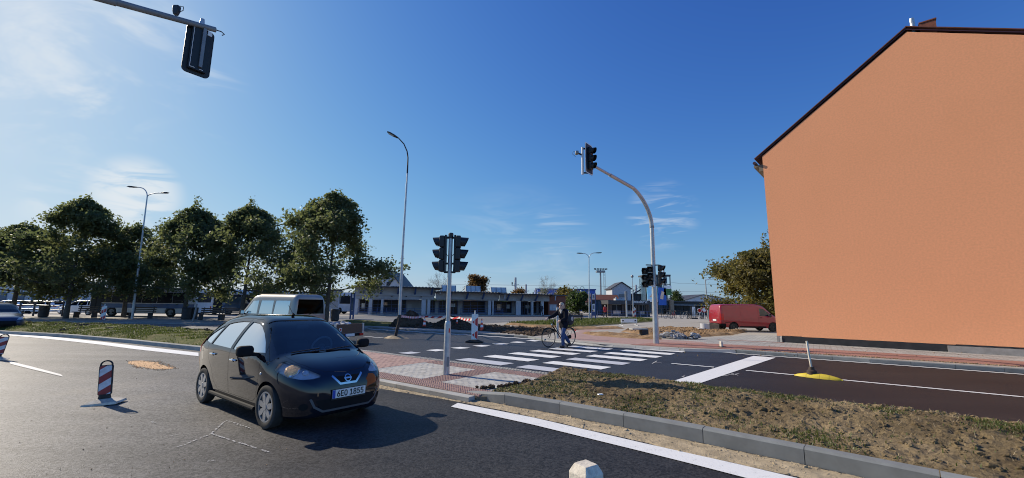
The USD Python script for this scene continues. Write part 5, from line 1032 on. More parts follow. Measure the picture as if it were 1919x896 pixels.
def plain_car(name, label, loc, yaw, paint, L=4.35, H=1.5, W=1.76, estate=False, group=None, s=1.):
    global ARCH_Z
    ARCH_Z = .30; t = thing(name, label, 'car', loc, yaw, group); S_ = hatch_shape(L, H, W)
    if s != 1: UsdGeom.Xformable(stage.GetPrimAtPath(t)).AddScaleOp().Set(Gf.Vec3f(s, s, s))
    wins = [('side_window', [(1.98, .98), (3.02, .98), (2.62, H * .90 - .05), (2.0, H - .12)]), ('rear_side_window', [(.95, 1.0), (1.90, .98), (1.92, H - .12), (1.1, H - .13)]), ('quarter_window', [(.42, 1.02), (.88, 1.0), (1.0, H - .14), (.62, H - .20)])]
    ws = man_prism([(2.38, -.52), (2.38, .52), (3.18, .66), (3.24, 0), (3.18, -.66)], .92, 2); rw = man_prism([(-.55, 1.02), (.55, 1.02), (.48, H - .18), (-.48, H - .18)], -.5, .9, 'x')
    doors = [('front_door', [(1.95, .30), (2.95, .30), (3.12, .70), (3.10, .96), (2.66, H - .17), (1.97, H - .06)]), ('rear_door', [(1.0, .42), (1.2, .30), (1.92, .30), (1.93, H - .06), (1.05, H - .07), (.9, .98), (1.05, .7)])]
    vehicle(t, S_, paint, [(.72, .345), (3.38, .345)], (.12, 3.3, .5, 1.8), wins, [('windscreen', ws, 'windscreen'), ('rear_window', rw, 'dark_glass')], doors, glassmat='dark_glass')
    for s_ in (-1, 1):
        mirror(t, 2.86, s_ * W / 2, 1.0, s_); S_.skin.part('tail_lamp', (S_.loft(-.006) - S_.loft(.03)) ^ man_prism([(s_ * .50, .78), (s_ * .90, .80), (s_ * .90, 1.0), (s_ * .55, .96)][::s_], -.5, .35, 'x'), 'red_lamp', t)
        S_.skin.part('headlight', (S_.loft(-.004) - S_.loft(.03)) ^ man_prism([(s_ * .42, .62), (s_ * .86, .66), (s_ * .84, .80), (s_ * .50, .74)][::s_], L - .75, L + .2, 'x'), 'reflector', t)
        part('side_indicator', m3d.Manifold.sphere(.05, 10).translate((L - .33, s_ * W * .405, .70)), 'amber', t)
    S_.skin.part('grille', (S_.loft(-.004) - S_.loft(.03)) ^ man_prism([(-.45, .34), (.45, .34), (.40, .58), (-.40, .58)], L - .5, L + .2, 'x'), 'trim_black', t)
    for y in (-.36, .36): seat(t, 2.15, y)
    part('underbody', MB().box((2.1, 0, .30), (3.5, 1.1, .14)), 'trim_black', t); wheels(t, 3.38, .72, 1.5, .31, .215, .18, 'cover', 'hubcap'); return t
M('paint_blue', (.02, .03, .06), .32, .3, var=.1, coat=1.)
p = G(24, 633); hd = np.array([.86, -.51]); plain_car('dark_blue_car', 'blue car coming in behind the leftmost delineator, cut by the edge of the picture', (*(p[:2] - hd * 9.2 + np.array([-.51, -.86]) * -.5), .004), math.atan2(-.51, .86), 'paint_blue')
p = AT(191, 590, 45.5); plain_car('white_estate_car', 'white estate car parked behind the tall pointed tree, tail towards the bus', (p[0], 45.5, .1), math.pi - .02, 'paint_white', H=1.55)
def bus(name, label, loc, yaw, L, body, belt, sign='plate_black', s=1.):
    t = thing(name, label, 'bus', loc, yaw); W, H = 2.5, 3.0
    if s != 1: UsdGeom.Xformable(stage.GetPrimAtPath(t)).AddScaleOp().Set(Gf.Vec3f(s, s, s))
    sh = rbox((L, W, H - .32), .16, (L / 2, 0, .32 + (H - .32) / 2), 4); fx, rx = L - 2.4, 2.6
    for x in (fx, rx):
        for s_ in (-1, 1): sh = sh - man_prism(Point(x, .50).buffer(.56, 20), min(s_ * .8, s_ * 1.4), max(s_ * .8, s_ * 1.4), 'y')
    part('body', sh, body, t, smooth=30)
    for s_ in (-1, 1):
        y = s_ * (W / 2 + .004); part('belt', MB().box((L / 2, y, 1.12), (L - .3, .02, .46)), belt, t); n = int((L - 1.4) / 1.5)
        for k in range(n): part('window', MB().box((.9 + (k + .5) * (L - 1.6) / n, y, 1.98), ((L - 1.6) / n - .06, .03, 1.10)), 'window_dark', t)
        for k, x in enumerate((L - .75, L * .52)):
            if s_ > 0 and k: continue
            d = part('door', MB().box((x, y + s_ * .012, 1.35), (1.1, .03, 2.0)), 'window_dark', t); part('door_frame', MB().box((x, y + s_ * .03, 1.35), (.05, .02, 2.0)), 'trim_black', d)
        part('roof_rail', MB().box((L / 2, s_ * (W / 2 - .1), H + .01), (L - .8, .12, .06)), body, t)
        for x in (fx, rx):
            w = part('wheel', wheel_mesh(.48, .28, .28).tm().apply_translation((x, s_ * (W / 2 - .18), .48)), 'tyre', t, smooth=40); part('rim', MB().lathe([(0, .10), (.12, .10), (.16, .04), (.28, .04), (.28, -.04), (0, -.04)], 18, (x, s_ * (W / 2 - .10), .48), R=np.array([[1, 0, 0], [0, 0, s_], [0, -s_, 0.]])), 'steel_dull', w)
        part('headlight', rbox((.06, .36, .18), .025, (L + .0, s_ * .92, .72)), 'reflector', t); part('tail_lamp', MB().box((-.005, s_ * 1.08, .95), (.03, .14, .4)), 'red_lamp', t)
        m = part('mirror', rbox((.12, .16, .36), .05, (L + .22, s_ * 1.32, 2.25)), 'trim_black', t, smooth=True); part('mirror_arm', MB().tube([(L - .05, s_ * 1.1, 2.62), (L + .2, s_ * 1.3, 2.5)], .025, 6), 'trim_black', m)
    part('windscreen', rbox((.08, 2.26, 1.45), .035, (L - .025, 0, 1.98)), 'window_blue', t, smooth=30); part('destination_sign', MB().box((L + .022, 0, 2.52), (.02, 1.5, .24)), sign, t)
    part('front_panel', rbox((.06, 2.3, .40), .025, (L - .01, 0, 1.06)), belt, t, smooth=30); part('rear_window', MB().box((-.006, 0, 2.0), (.03, 2.0, .9)), 'window_dark', t); number_plate(t, '', L + .035, .50); part('bumper', MB().box((L / 2, 0, .40), (L + .02, 2.40, .12)), 'trim_black', t); return t
p = AT(363, 590, 42.5); bus('blue_white_bus', 'long blue and white bus standing side on behind the double lamp', (p[0], 42.5 + 1.25, .1), math.pi + .01, 11.2, 'bus_white', 'bus_blue', s=.94)
p = AT(378, 590, 50); bus('blue_fronted_bus', 'bus facing us with a blue front panel between the third and fifth trees', (p[0] + 3.0, 60.6, .1), math.atan2(-1, -.28), 11, 'bus_white', 'bus_blue', 'amber')
p = AT(668, 590, 61); bus('white_coach', 'white coach at the left end of the bus station beside the largest tree', (p[0], 62, .1), math.pi, 12, 'bus_white', 'bus_white')
p = AT(1403, 590, 62); bus('teal_bus', 'teal topped bus half hidden behind the red van', (p[0], 63.4, .1), .04, 9, 'bus_teal', 'bus_blue', s=.80)
# ---- traffic signals
def signal_head(t, c, yaw, n=3, sp=.30, r=.105, board=None, parent_name='signal_head'):
    """n dark lenses under tunnel visors; c: middle of the housing's back, facing along yaw"""
    R = rotz(yaw); c = np.asarray(c, float); h = n * sp
    tr = lambda v: np.asarray(v) @ R.T + c
    def put(nm, m, mat, par, smooth=False): v, f, _ = meshkit.arrays(m if not isinstance(m, MB) else m.arrays()); return part(nm, (tr(v), f), mat, par, smooth=smooth)
    hd = put(parent_name, m3d.Manifold.compose([rbox((.12, .26, sp - .012), .025, (.06, 0, (k - (n - 1) / 2) * sp)) for k in range(n)]), 'signal_black', t, 30)
    for k in range(n):
        z = (k - (n - 1) / 2) * sp; mb = MB(); th = np.radians(np.linspace(-58, 238, 25)); L = .10 + .10 * np.clip((np.sin(th) + .85) / 1.85, 0, 1)
        o = np.stack([np.full(25, .11), r * 1.12 * np.cos(th), z + r * 1.12 * np.sin(th)], 1); e = o + np.stack([L, 0 * L, -.06 * L], 1)
        for rr, flip in ((1., 0), (.95, 1)):
            a, b = o.copy(), e.copy(); a[:, 1:] = (a[:, 1:] - [0, z]) * rr + [0, z]; b[:, 1:] = (b[:, 1:] - [0, z]) * rr + [0, z]; v = np.vstack([a, b]); f = [[i, i + 1, i + 26, i + 25] for i in range(24)]
            mb.add(v, [x[::-1] for x in f] if flip else f)
        put('visor', mb, 'signal_black', hd, 40)
        put('lens', m3d.Manifold.sphere(r * .95, 20).scale((.25, 1, 1)).translate((.118, 0, z)), 'lens_dark', hd, True)
    if board:
        w, hh = board; rim = rounded(w, hh, .09).difference(rounded(w - .07, hh - .07, .06)); Q = np.array([[0, 0, 1.], [1, 0, 0], [0, 1, 0]])
        b = put('backboard', MB().prism(rounded(w, hh, .09), -.012, .0, R=Q), 'backplate_dark', hd); put('board_rim', MB().prism(rim, .001, .006, R=Q), 'plate_white', b)
    return hd
e_yaw = math.atan2(-.6, .8)
# near signal post on the refuge
pb = G(836, 702, .1); t = thing('signal_post', 'grey signal post on the paved refuge carrying two black signal heads back to back', 'traffic signal', (pb[0], pb[1], .10), 0)
part('lower_tube', MB().lathe([(.0, 0), (.078, 0), (.078, 1.16), (.066, 1.22), (.056, 1.24)], 20), 'galvanised', t, smooth=40)
part('pole', MB().tube([(0, 0, 1.22), (0, 0, 3.34)], .052, 16), 'galvanised', t, smooth=40); part('cap', MB().lathe([(.058, 3.24), (.064, 3.25), (.064, 3.36), (.05, 3.38), (0, 3.385)], 16), 'signal_black', t)
part('service_flap', MB().box((.045, -.075, .30), (.05, .02, .22), .3), 'steel_dull', t); part('sticker', MB().box((.05, -.062, 1.02), (.03, .008, .10), .6), 'red_film', t)
for s_ in (-1, 1):
    x = .115 * s_
    signal_head(t, (x + .02 * s_, -.01 * s_, 2.86), (0.06 if s_ > 0 else math.pi - .10), 3, .30, .105)
    for z in (3.26, 2.62, 2.41): part('bracket', MB().bar((0, 0, z), (x + .02 * s_, 0, z), .05, .045), 'signal_black', t)
    part('mounting_bar', MB().box((x + .0 * s_, 0, 2.86), (.045, .18, .92)), 'signal_black', t)
for s_ in (-1, 1): part('cable', MB().tube([(s_ * .05, -.05, 2.8), (s_ * .10, -.04, 2.86), (s_ * .12, -.02, 2.95)], .008, 5), 'signal_black', t)
# far signal mast with its curved arm
mb_ = G(1230, 644, .1); t = thing('signal_mast', 'tall silver signal mast with an arm curving out over the crossing', 'traffic signal', (mb_[0], mb_[1], .10), 0)
tip = AT(1104, 306, 15.9) - [mb_[0], mb_[1], .1]; elb = AT(1184, 351, 18.35) - [mb_[0], mb_[1], .1]; top = AT(1220.5, 425, 19.26) - [mb_[0], mb_[1], .1]
hdir = (tip - elb); part('lower_tube', MB().lathe([(0, 0), (.125, 0), (.125, 1.0), (.12, 1.02), (.112, 2.4), (.10, 2.42), (.095, top[2])], 20), 'galvanised', t, smooth=40)
bez = [np.array([0, 0, top[2]]) * (1 - u) ** 3 + 3 * np.array([-.0, -.0, top[2] + .85]) * u * (1 - u) ** 2 + 3 * (elb - hdir * .16) * u * u * (1 - u) + elb * u ** 3 for u in np.linspace(0, 1, 14)]
part('curved_tube', MB().tube(bez, np.linspace(.095, .078, 14), 16), 'galvanised', t, smooth=40); part('arm', MB().tube([elb, elb + hdir * .55, elb + hdir * .551, tip], [.078, .075, .058, .055], 14), 'galvanised', t, smooth=40)
for z in (.62 * top[2],): part('collar', MB().tube([(0, 0, top[2] - .06), (0, 0, top[2] + .04)], .105, 16), 'steel_dull', t)
f_ = np.array([.8, -.6]); sgp = tip + np.array([*(f_ * .02), .12]) - np.array([*(.14 * np.array([.6, .8])), 0])
signal_head(t, sgp + [*(f_ * .05), 0], e_yaw, 3, .30, .105, board=(.62, 1.22), parent_name='arm_signal_head')
bk = sgp - np.array([*(f_ * .14), 0]) - np.array([.10, .10, 0]); part('hanger', MB().tube([bk + [0, 0, -.62], bk + [0, 0, .48]], .045, 10), 'plate_white', t)
for z in (-.56, .42): part('bracket', MB().bar(bk + [0, 0, z], sgp + [0, 0, z], .05, .05), 'signal_black', t)
cmr = bk + [-.22, 0, .25]; part('camera', rbox((.12, .22, .12), .03, tuple(cmr)), 'steel_dull', t, smooth=True); part('camera_bracket', MB().bar(cmr + [.05, 0, -.02], bk + [0, 0, .16], .05, .05), 'dark_metal', t); part('cable_loop', MB().tube([cmr + [-.05, 0, .03], cmr + [-.14, 0, .05], cmr + [-.17, 0, -.05], cmr + [-.05, 0, -.16]], .008, 5), 'dark_metal', t)
signal_head(t, (.14 + .06, -.10, 3.06), e_yaw, 3, .30, .105); signal_head(t, (-.19, -.12, 3.0), math.atan2(-.9, -.35), 3, .29, .105); signal_head(t, (-.40, -.06, 2.92), math.atan2(-.9, -.5), 3, .30, .10)
for z in (3.50, 2.58): part('bracket', MB().bar((.0, 0, z), (.24, -.1, z), .05, .05), 'signal_black', t); part('bracket', MB().bar((.0, 0, z), (-.36, -.1, z), .05, .05), 'signal_black', t)
part('box', rbox((.12, .10, .26), .02, (-.09, -.15, 2.62)), 'plate_white', t)
# overhead signal at the top left, seen from behind; its mast stands outside the picture
tp = AT(404, 56, 9.0); ad = np.array([.6, .8]); L0 = 1.7; p0 = tp[:2] - ad * L0
z0 = ONPLANE(205, 1, (*tp[:2], 0), (-.8, .6, 0)); sl = (tp - z0); sl = sl / np.linalg.norm(sl[:2]); far0 = tp - sl * 4.6
foot = far0[:2] - ad * .9; t = thing('overhead_signal', 'overhead signal on a grey arm at top left, seen from behind against the sky', 'traffic signal', (foot[0], foot[1], 0), 0); o3 = np.array([*foot, 0]); tpl, fl = tp - o3, far0 - o3
part('mast', MB().lathe([(0, 0), (.125, 0), (.125, 1.), (.10, 1.05), (.095, fl[2] - .9)], 18), 'steel_dull', t, smooth=40)
bez = [np.array([0, 0, fl[2] - .9]) * (1 - u) ** 3 + 3 * np.array([0, 0, fl[2] - .3]) * u * (1 - u) ** 2 + 3 * (fl - sl * .5) * u * u * (1 - u) + fl * u ** 3 for u in np.linspace(0, 1, 12)]
part('curved_tube', MB().tube(bez, .09, 14), 'steel_dull', t, smooth=40); part('arm', MB().tube([fl, fl + sl * 2.9, fl + sl * 2.91, tpl], [.085, .08, .068, .06], 14), 'steel_dull', t, smooth=40)
bl = ONPLANE(346, 95, (*tp[:2], 0), (-.8, .6, 0)); br = ONPLANE(401, 95, (*tp[:2], 0), (-.8, .6, 0)); ztop = ONPLANE(372, 46, (*tp[:2], 0), (-.8, .6, 0))[2]; zbot = ONPLANE(372, 139, (*tp[:2], 0), (-.8, .6, 0))[2]
cw = np.linalg.norm((br - bl)[:2]); cc = (bl + br) / 2 - o3; cc[2] = (ztop + zbot) / 2; hh = ztop - zbot
Q = rotz(math.atan2(.6, -.8)) @ np.array([[0, 0, 1.], [1, 0, 0], [0, 1, 0]])           # board normal along the traffic, x' across
cb = cc + np.array([-.8, .6, 0]) * .10
b = part('backboard', MB().prism(rounded(cw, hh, .10), -.01, .01, R=Q, c=cb), 'backplate_dark', t); part('board_rim', MB().prism(rounded(cw, hh, .10).difference(rounded(cw - .03, hh - .03, .09)), -.016, .016, R=Q, c=cb), 'dark_metal', b)
hb = part('housing', MB().prism(rounded(cw * .66, hh * .86, .03), -.10, -.012, R=Q, c=cb), 'signal_black', t)
part('edge_seam', MB().prism(shapely.box(cw * .27, -hh * .40, cw * .285, hh * .42), -.115, -.10, R=Q, c=cb), 'plate_white', hb); part('bottom_seam', MB().prism(shapely.box(cw * .1, -hh * .405, cw * .28, -hh * .395), -.112, -.10, R=Q, c=cb).prism(shapely.box(-cw * .2, -hh * .405, -cw * .06, -hh * .395), -.112, -.10, R=Q, c=cb), 'plate_white', hb)
part('hanger_channel', MB().prism(shapely.box(-cw * .14, -hh * .36, -cw * .02, hh * .46), -.15, -.10, R=Q, c=cb), 'steel_dull', t); part('label_plate', MB().prism(shapely.box(-cw * .36, hh * .36, -cw * .2, hh * .45), -.112, -.10, R=Q, c=cb), 'plate_white', t)
for k in range(3): part('visor', MB().prism(affinity.translate(Point(0, 0).buffer(.12, 16).difference(Point(0, 0).buffer(.11, 16)), 0, (k - 1) * .30), .012, .2, R=Q, c=cb), 'signal_black', hb)
ca = ONPLANE(331, 17, (*tp[:2], 0), (-.8, .6, 0)) - o3; part('camera', m3d.Manifold.batch_hull([rbox((.14, .10, .16), .03, tuple(ca)), rbox((.09, .08, .05), .02, tuple(ca + [0, 0, -.12]))]), 'dark_metal', t, smooth=30)
aj = ONPLANE(333, 28, (*tp[:2], 0), (-.8, .6, 0)) - o3; part('camera_stalk', MB().tube([ca + [0, 0, -.1], aj + [0, 0, -.02]], .022, 8), 'dark_metal', t); part('cable_loop', MB().tube([ca + [.07, 0, .07], ca + [.13, .02, .07], ca + [.13, .02, -.02], ca + [.05, 0, -.08]], .008, 6), 'dark_metal', t)
cp = ONPLANE(379, 42, (*tp[:2], 0), (-.8, .6, 0)) - o3; part('clamp', MB().lathe([(0, -.07), (.055, -.07), (.04, .08), (0, .085)], 12, cp), 'galvanised', t); part('cable_end', MB().tube([tpl, tpl + [.10, .05, -.01], tpl + [.16, .08, -.06], tpl + [.12, .06, -.10]], .012, 6), 'dark_metal', t)

# ---- street lamps
def lamp_head(t, p, d, s=1., up=.12):
    d = np.array([d[0], d[1], up]); d /= np.linalg.norm(d); x, y, z = basis(d); R = np.stack([x, y, z], 1)
    m = m3d.Manifold.batch_hull([rbox((.16 * s, .05 * s, .1 * s), .018 * s, (0, 0, .03 * s)), rbox((.26 * s, .07 * s, .30 * s), .025 * s, (0, 0, .32 * s)), rbox((.18 * s, .04 * s, .06 * s), .018 * s, (0, 0, .58 * s))]); v, f, _ = meshkit.arrays(m)
    h = part('lamp_head', (v @ R.T + p, f), 'dark_metal', t, smooth=40); part('lens', MB().box(p + R @ np.array([0, -.045 * s, .36 * s]), (.2 * s, .01, .30 * s), R=R), 'skylight', h)
lb_ = G(742, 634); t = thing('street_lamp', 'tall single street lamp with a dark kinked foot standing in yellow sand on the road', 'street lamp', (lb_[0], lb_[1], 0), 0)
q = lambda px, py: AT(px, py, 21.65) - [lb_[0], lb_[1], 0]
k1 = q(748.5, 603)
part('foot', MB().tube([q(740.5, 633) + [0, 0, -.05], q(744, 618), k1, q(748.7, 592)], [.075, .078, .08, .08], 12), 'rusty_post', t, smooth=40)
part('pole', MB().tube([q(748.7, 593), q(754, 480), q(754.1, 479), q(763.3, 325)], [.075, .068, .055, .042], 14), 'galvanised', t, smooth=40)
ar = [q(763.3, 325), q(764.5, 296), q(763, 284), q(757, 270), q(746, 258)]; part('arm', MB().tube(ar, [.04, .036, .034, .032, .03], 10), 'dark_metal', t, smooth=True); lamp_head(t, q(745, 258), (-.9, -.25), 1.0, .45); part('collar', MB().tube([q(748.6, 595), q(748.8, 590)], .095, 12), 'dark_metal', t)
v, f = patch([lb_[:2] + np.array([1.05 * math.cos(a) * (1 + .12 * math.sin(3 * a)), .62 * math.sin(a)]) * .62 for a in np.linspace(0, 6.1, 24)], .06, lambda p: (0, .10 + .04 * meshkit.fbm(np.c_[p * 5, 0 * p[:, 0]], 3, 5)), edge=.35, drop=.01); single('sand_heap', (v, f), 'sand', 'low heap of yellow sand around the foot of the tall lamp', 'sand heap')
def double_lamp(label, px, dep, y_fork, la, ra, r=.09, group=None):
    b = AT(px[0], 600, dep); t = thing('double_street_lamp', label, 'street lamp', (b[0], dep, .1), 0, group); o = np.array([b[0], dep, .1]); fk = AT(px[1], y_fork, dep) - o
    part('pole', MB().tube([(0, 0, 0), fk * .45, fk * .451, fk], [r, r * .85, r * .65, r * .5], 12), 'galvanised', t, smooth=40)
    for (ex, ey), sgn in ((la, -1), (ra, 1)):
        e = AT(ex, ey, dep) - o; part('arm', MB().tube([fk * (1 - u) ** 2 + 2 * np.array([fk[0] + (e - fk)[0] * .15, 0, e[2] + .02]) * u * (1 - u) + e * u * u for u in np.linspace(0, 1, 9)], r * .42, 8), 'galvanised', t, smooth=True); lamp_head(t, e, (sgn, -.25), 1.25 if r > .08 else 1., .02)
double_lamp('double-headed street lamp standing among the trees on the left', (247, 276), 37.2, 368, (257, 351), (303, 362), .10)
double_lamp('double-headed street lamp on the grass beside the timetable board', (1104.5, 1103.8), 51, 484, (1092, 475), (1116, 474), .085)

# ---- road works furniture
STR = np.array([[1., 0, 0], [0, 0, -1], [0, 1, 0]])
def striped_panel(t, w, h, z0, mats, n, slope, th=.02, rim='black_rubber', rad=.05, chevron=False):
    P = affinity.translate(rounded(w, h, rad), 0, z0 + h / 2); part('panel', MB().prism(P, -th / 2, th / 2, R=STR), rim, t)
    for k in range(-3, int(n) + 4):
        s = h / n; y = z0 + k * s * 2
        if chevron: q = Polygon([(w * .5, y), (w * .5, y + s * 1.5), (-w * .42, y + s * .75)])
        else: q = Polygon([(-w, y - slope * w), (w, y + slope * w), (w, y + slope * w + s), (-w, y - slope * w + s)])
        q = q.intersection(P.buffer(-.012))
        if q.is_empty or q.area < 1e-5: continue
        for sgn in (1, -1): part('red_stripe', MB().prism(q, th / 2 if sgn > 0 else -th / 2 - .003, th / 2 + .003 if sgn > 0 else -th / 2, R=STR), mats[0], t)
    W_ = P.buffer(-.012)
    for k in range(-3, int(n) + 4):
        s = h / n; y = z0 + k * s * 2; q = Polygon([(-w, y - slope * w), (w, y + slope * w), (w, y + slope * w + s), (-w, y - slope * w + s)]) if not chevron else Polygon([(w * .5, y), (w * .5, y + s * 1.5), (-w * .42, y + s * .75)]); W_ = W_.difference(q.buffer(.0005))
    for g in getattr(W_, 'geoms', [W_]):
        if g.area > 1e-4:
            for sgn in (1, -1): part('white_stripe', MB().prism(g, th / 2 if sgn > 0 else -th / 2 - .003, th / 2 + .003 if sgn > 0 else -th / 2, R=STR), mats[1], t)
def delineator(label, p, rz, tilt=0., s=1., film=('red_film_dirty', 'white_film_dirty'), foot=True):
    t = thing('delineator', label, 'delineator', (p[0], p[1], .004), rz)
    if tilt: UsdGeom.Xformable(stage.GetPrimAtPath(t)).AddRotateYOp().Set(tilt)
    b = part('foot', MB().add(*[np.array(q) for q in ([[-.24, -.17, 0], [.24, -.17, 0], [.24, .17, 0], [-.24, .17, 0], [-.23, -.16, .035], [.23, -.16, .035], [.23, .16, .035], [-.23, .16, .035], [-.09, -.06, .085], [.09, -.06, .085], [.09, .06, .085], [-.09, .06, .085]], [[0, 1, 5, 4], [1, 2, 6, 5], [2, 3, 7, 6], [3, 0, 4, 7], [4, 5, 9, 8], [5, 6, 10, 9], [6, 7, 11, 10], [7, 4, 8, 11], [8, 9, 10, 11]])]), 'dusty_rubber', t)
    part('socket', MB().box((0, 0, .11), (.16, .07, .09), taper=.85), 'black_rubber', t); striped_panel(t, .19, .50, .14, film, 4.2, .62, .03, rad=.03)
    part('handle', MB().tube([(.082 * math.cos(a), 0, .635 + .075 * math.sin(a)) for a in np.linspace(-.05, math.pi + .05, 13)], .013, 8), 'black_rubber', t, smooth=True); return t
p = G(195, 757); delineator('short red and white delineator on a dusty rubber foot in the foreground', p, .30, -4.)
p = G(-7, 674); t_ = delineator('dirty tilted delineator at the left edge in front of the blue car', p, .75, 7.)
def beacon(label, p, rz, h=1.25, w=.31, chevron=True):
    t = thing('beacon_board', label, 'beacon board', p, rz)
    part('foot', m3d.Manifold.batch_hull([rbox((.80, .36, .06), .02, (0, 0, .035)), rbox((.40, .26, .10), .03, (0, 0, .08))]), 'black_rubber', t, smooth=30); striped_panel(t, w, h - .12, .12, ('red_film', 'white_film'), 4.0, .55, .04, 'white_film', .04, chevron)
    part('post', MB().tube([(0, 0, .08), (0, 0, h + .16)], .03, 10), 'white_film', t); return t
p = G(889, 642); beacon('white beacon board with red triangles on a black rubber foot by the crossing squares', (p[0], p[1], .004), -.05, 1.28, .30)
p = G(192, 602); beacon('slanted-striped beacon board at the kerb before the white estate car', (p[0], p[1], .004), .1, 1.22, .36, False)
def cone(label, p, s=1., group='traffic cones beside the trench'):
    t = thing('traffic_cone', label, 'traffic cone', (p[0], p[1], .1), 0, group); part('base', MB().box((0, 0, .02), (.36 * s, .36 * s, .04)), 'cone_orange', t)
    prof = lambda z: (.135 - .105 * z / .72) * s
    for k, (a, b) in enumerate(((.03, .22), (.22, .36), (.36, .50), (.50, .62), (.62, .74))): part('sleeve', MB().lathe([(prof(a), a * s), (prof(b), b * s)] + ([(0, b * s)] if k == 4 else []), 18, (0, 0, .003)), 'cone_white' if k % 2 else 'cone_orange', t, smooth=30)
for px, py, s, lab in ((795, 614.5, 1.0, 'nearer cone of the pair at the left earth mound'), (785.5, 608, .9, 'cone partly hidden behind the left earth mound'), (855 + 1, 616, .9, 'cone between the signal post and the beacon board'), (902.5, 620, 1.0, 'cone just right of the beacon board')):
    cone(lab, G(px, py, .1), s)
N = {'tc': ('geometry', {}), 'mp': ('mapping', {'rotation': (0, 0, 0), 'scale': (1, 1, 1)}), 'w': ('wave_texture', {'bands_direction': 'diagonal', 'scale': 1.5, 'profile': 'sine'}), 'r': ('rgb_ramp', {'ramp': [(.49, (.55, .03, .03)), (.51, (.75, .74, .72))]}), 'p': ('principled_bsdf', {'roughness': .4})}
usdkit.material(stage, '/World/Looks/tape_stripes', N, [('tc.position', 'w.vector'), ('w.color', 'r.fac'), ('r.color', 'p.base_color')], surface='p.BSDF')
ta = [AT(748.7, 593, 21.6)] + [AT(797, 593.5, 28.9), AT(838, 593.5, 25.5), AT(860, 595.5, 24.), AT(886, 599, 21.)]
mb = MB(); P_ = np.array(ta); T_ = np.linspace(0, 4, 60); from scipy.interpolate import CubicSpline
cs_ = CubicSpline(np.arange(5), P_)(T_); r_ = np.random.default_rng(5); tw = .02 * meshkit.fbm(np.c_[T_ * 2, 0 * T_, 0 * T_], 3, 3)[:, None]
cs_[:, :] = np.stack([np.interp(T_, np.arange(5), P_[:, k]) for k in range(3)], 1); cs_[:, 2] -= .06 * np.sin(np.pi * (T_ % 1)) ** 2
hi, lo = cs_ + np.c_[0 * T_, tw, 0 * T_ + .055], cs_ - np.c_[0 * T_, tw, 0 * T_ + .055]
mb.add(np.vstack([hi, lo]), [[i, i + 1, i + 61, i + 60] for i in range(59)]); single('barrier_tape', mb, 'tape_stripes', 'red and white tape strung from the tall lamp past the cones', 'barrier tape')
# trench spoil and beds beyond the far road (pixel outlines on the forecourt plane)
def bed(name, pix, mat, zf, res=.16, edge=.4, jag=.15, seed=0, kind='structure', label=None, cat=None, z=.1):
    v, f = patch([G(a, b, z) for a, b in pix], res, zf, edge=edge, drop=.02, jag=jag, seed=seed); single(name, (v, f), mat, label, cat, kind=kind); return v, f
bed('grass_strip', [(628, 607), (640, 601), (690, 602), (756, 606.5), (758, 612.5), (690, 610.8), (650, 610)], 'grass_ground', rough(.11, .10, 1.2, .06, 91), seed=91, res=.25)
v, f = bed('trench_soil', [(742, 608), (800, 606.5), (870, 609), (930, 612), (985, 614.5), (1035, 617), (1048, 621), (1030, 627), (1000, 630.5), (975, 626), (900, 620.5), (800, 615.5), (745, 613)], 'soil_dark', rough(.11, .09, 1.6, .06, 92), seed=92, res=.12)
hf_t = height_of(v, f); tp_ = [tuple(G(a, b, .1)[:2]) for a, b in [(742, 608), (870, 609), (985, 614.5), (1048, 621), (1000, 630.5), (900, 620.5), (745, 613)]]; pts = scatter(tp_, 900, 93, hf_t); single('trench_clods', clods(pts, np.random.default_rng(3).uniform(.03, .12, len(pts)), 94), 'soil_dark', kind='stuff')
def mound(label, px, py, hgt, rx, ry, seed):
    c = G(px, py, .1)[:2]; ring = [c + [rx * math.cos(a), ry * math.sin(a)] for a in np.linspace(0, 6.15, 26)]
    def zf(p): d = np.hypot((p[:, 0] - c[0]) / rx, (p[:, 1] - c[1]) / ry); return .1, hgt * np.clip(1 - d, 0, 1) ** .9 * (1 + .5 * (meshkit.fbm(np.c_[p * 2.2, 0 * d], 4, seed) - .5)) + .12 * (meshkit.fbm(np.c_[p * 7, 0 * d], 3, seed) - .5)
    v, f = patch(ring, .09, zf, edge=.3, drop=.05, jag=.2, seed=seed); t = thing('earth_mound', label, 'earth mound', (0, 0, 0)); part('heap', (v, f), 'soil_dark', t); hf = height_of(v, f); pts = scatter(ring, 420, seed, hf); part('clods', clods(pts, np.random.default_rng(seed).uniform(.02, .09, len(pts)), seed), 'soil_dark', t, kind='stuff')
mound('larger dark earth mound beside the tall lamp', 768, 612, 1.15, 1.55, 1.1, 101); mound('dark earth mound partly behind the near signal post', 848, 615, .85, 1.6, 1.0, 102)
part('rim', MB().tube([AT(850, 617, 29) , AT(850.5, 606, 29), AT(853, 601, 29), AT(857, 601, 29)], .05, 8), 'yellow_rubber', thing('yellow_hose', 'bent yellow hose standing out of the right earth mound', 'hose', (0, 0, 0)))
v, f = bed('grass_bed', [(943, 608), (985, 603), (1060, 600.5), (1130, 598), (1200, 596.5), (1236, 597.5), (1225, 602.5), (1140, 608.5), (1066, 613.5), (1000, 612.5)], 'grass_ground', rough(.11, .10, .9, .07, 111), seed=111, res=.3, jag=.2)
hf = height_of(v, f); gp = [tuple(G(a, b, .1)[:2]) for a, b in [(950, 608), (1060, 601), (1200, 597), (1225, 602), (1066, 613)]]; pts = scatter(gp, 9000, 112, hf); single('bed_grass', blades(pts, .16, .05, 113), 'grass_blade', kind='stuff')
bed('bed_soil_rim', [(944, 608.2), (960, 607), (1000, 611), (1066, 612.4), (1066, 614.5), (1000, 613.6)], 'soil_brown', rough(.115, .10, 1.2, .08, 114), seed=114, res=.2)
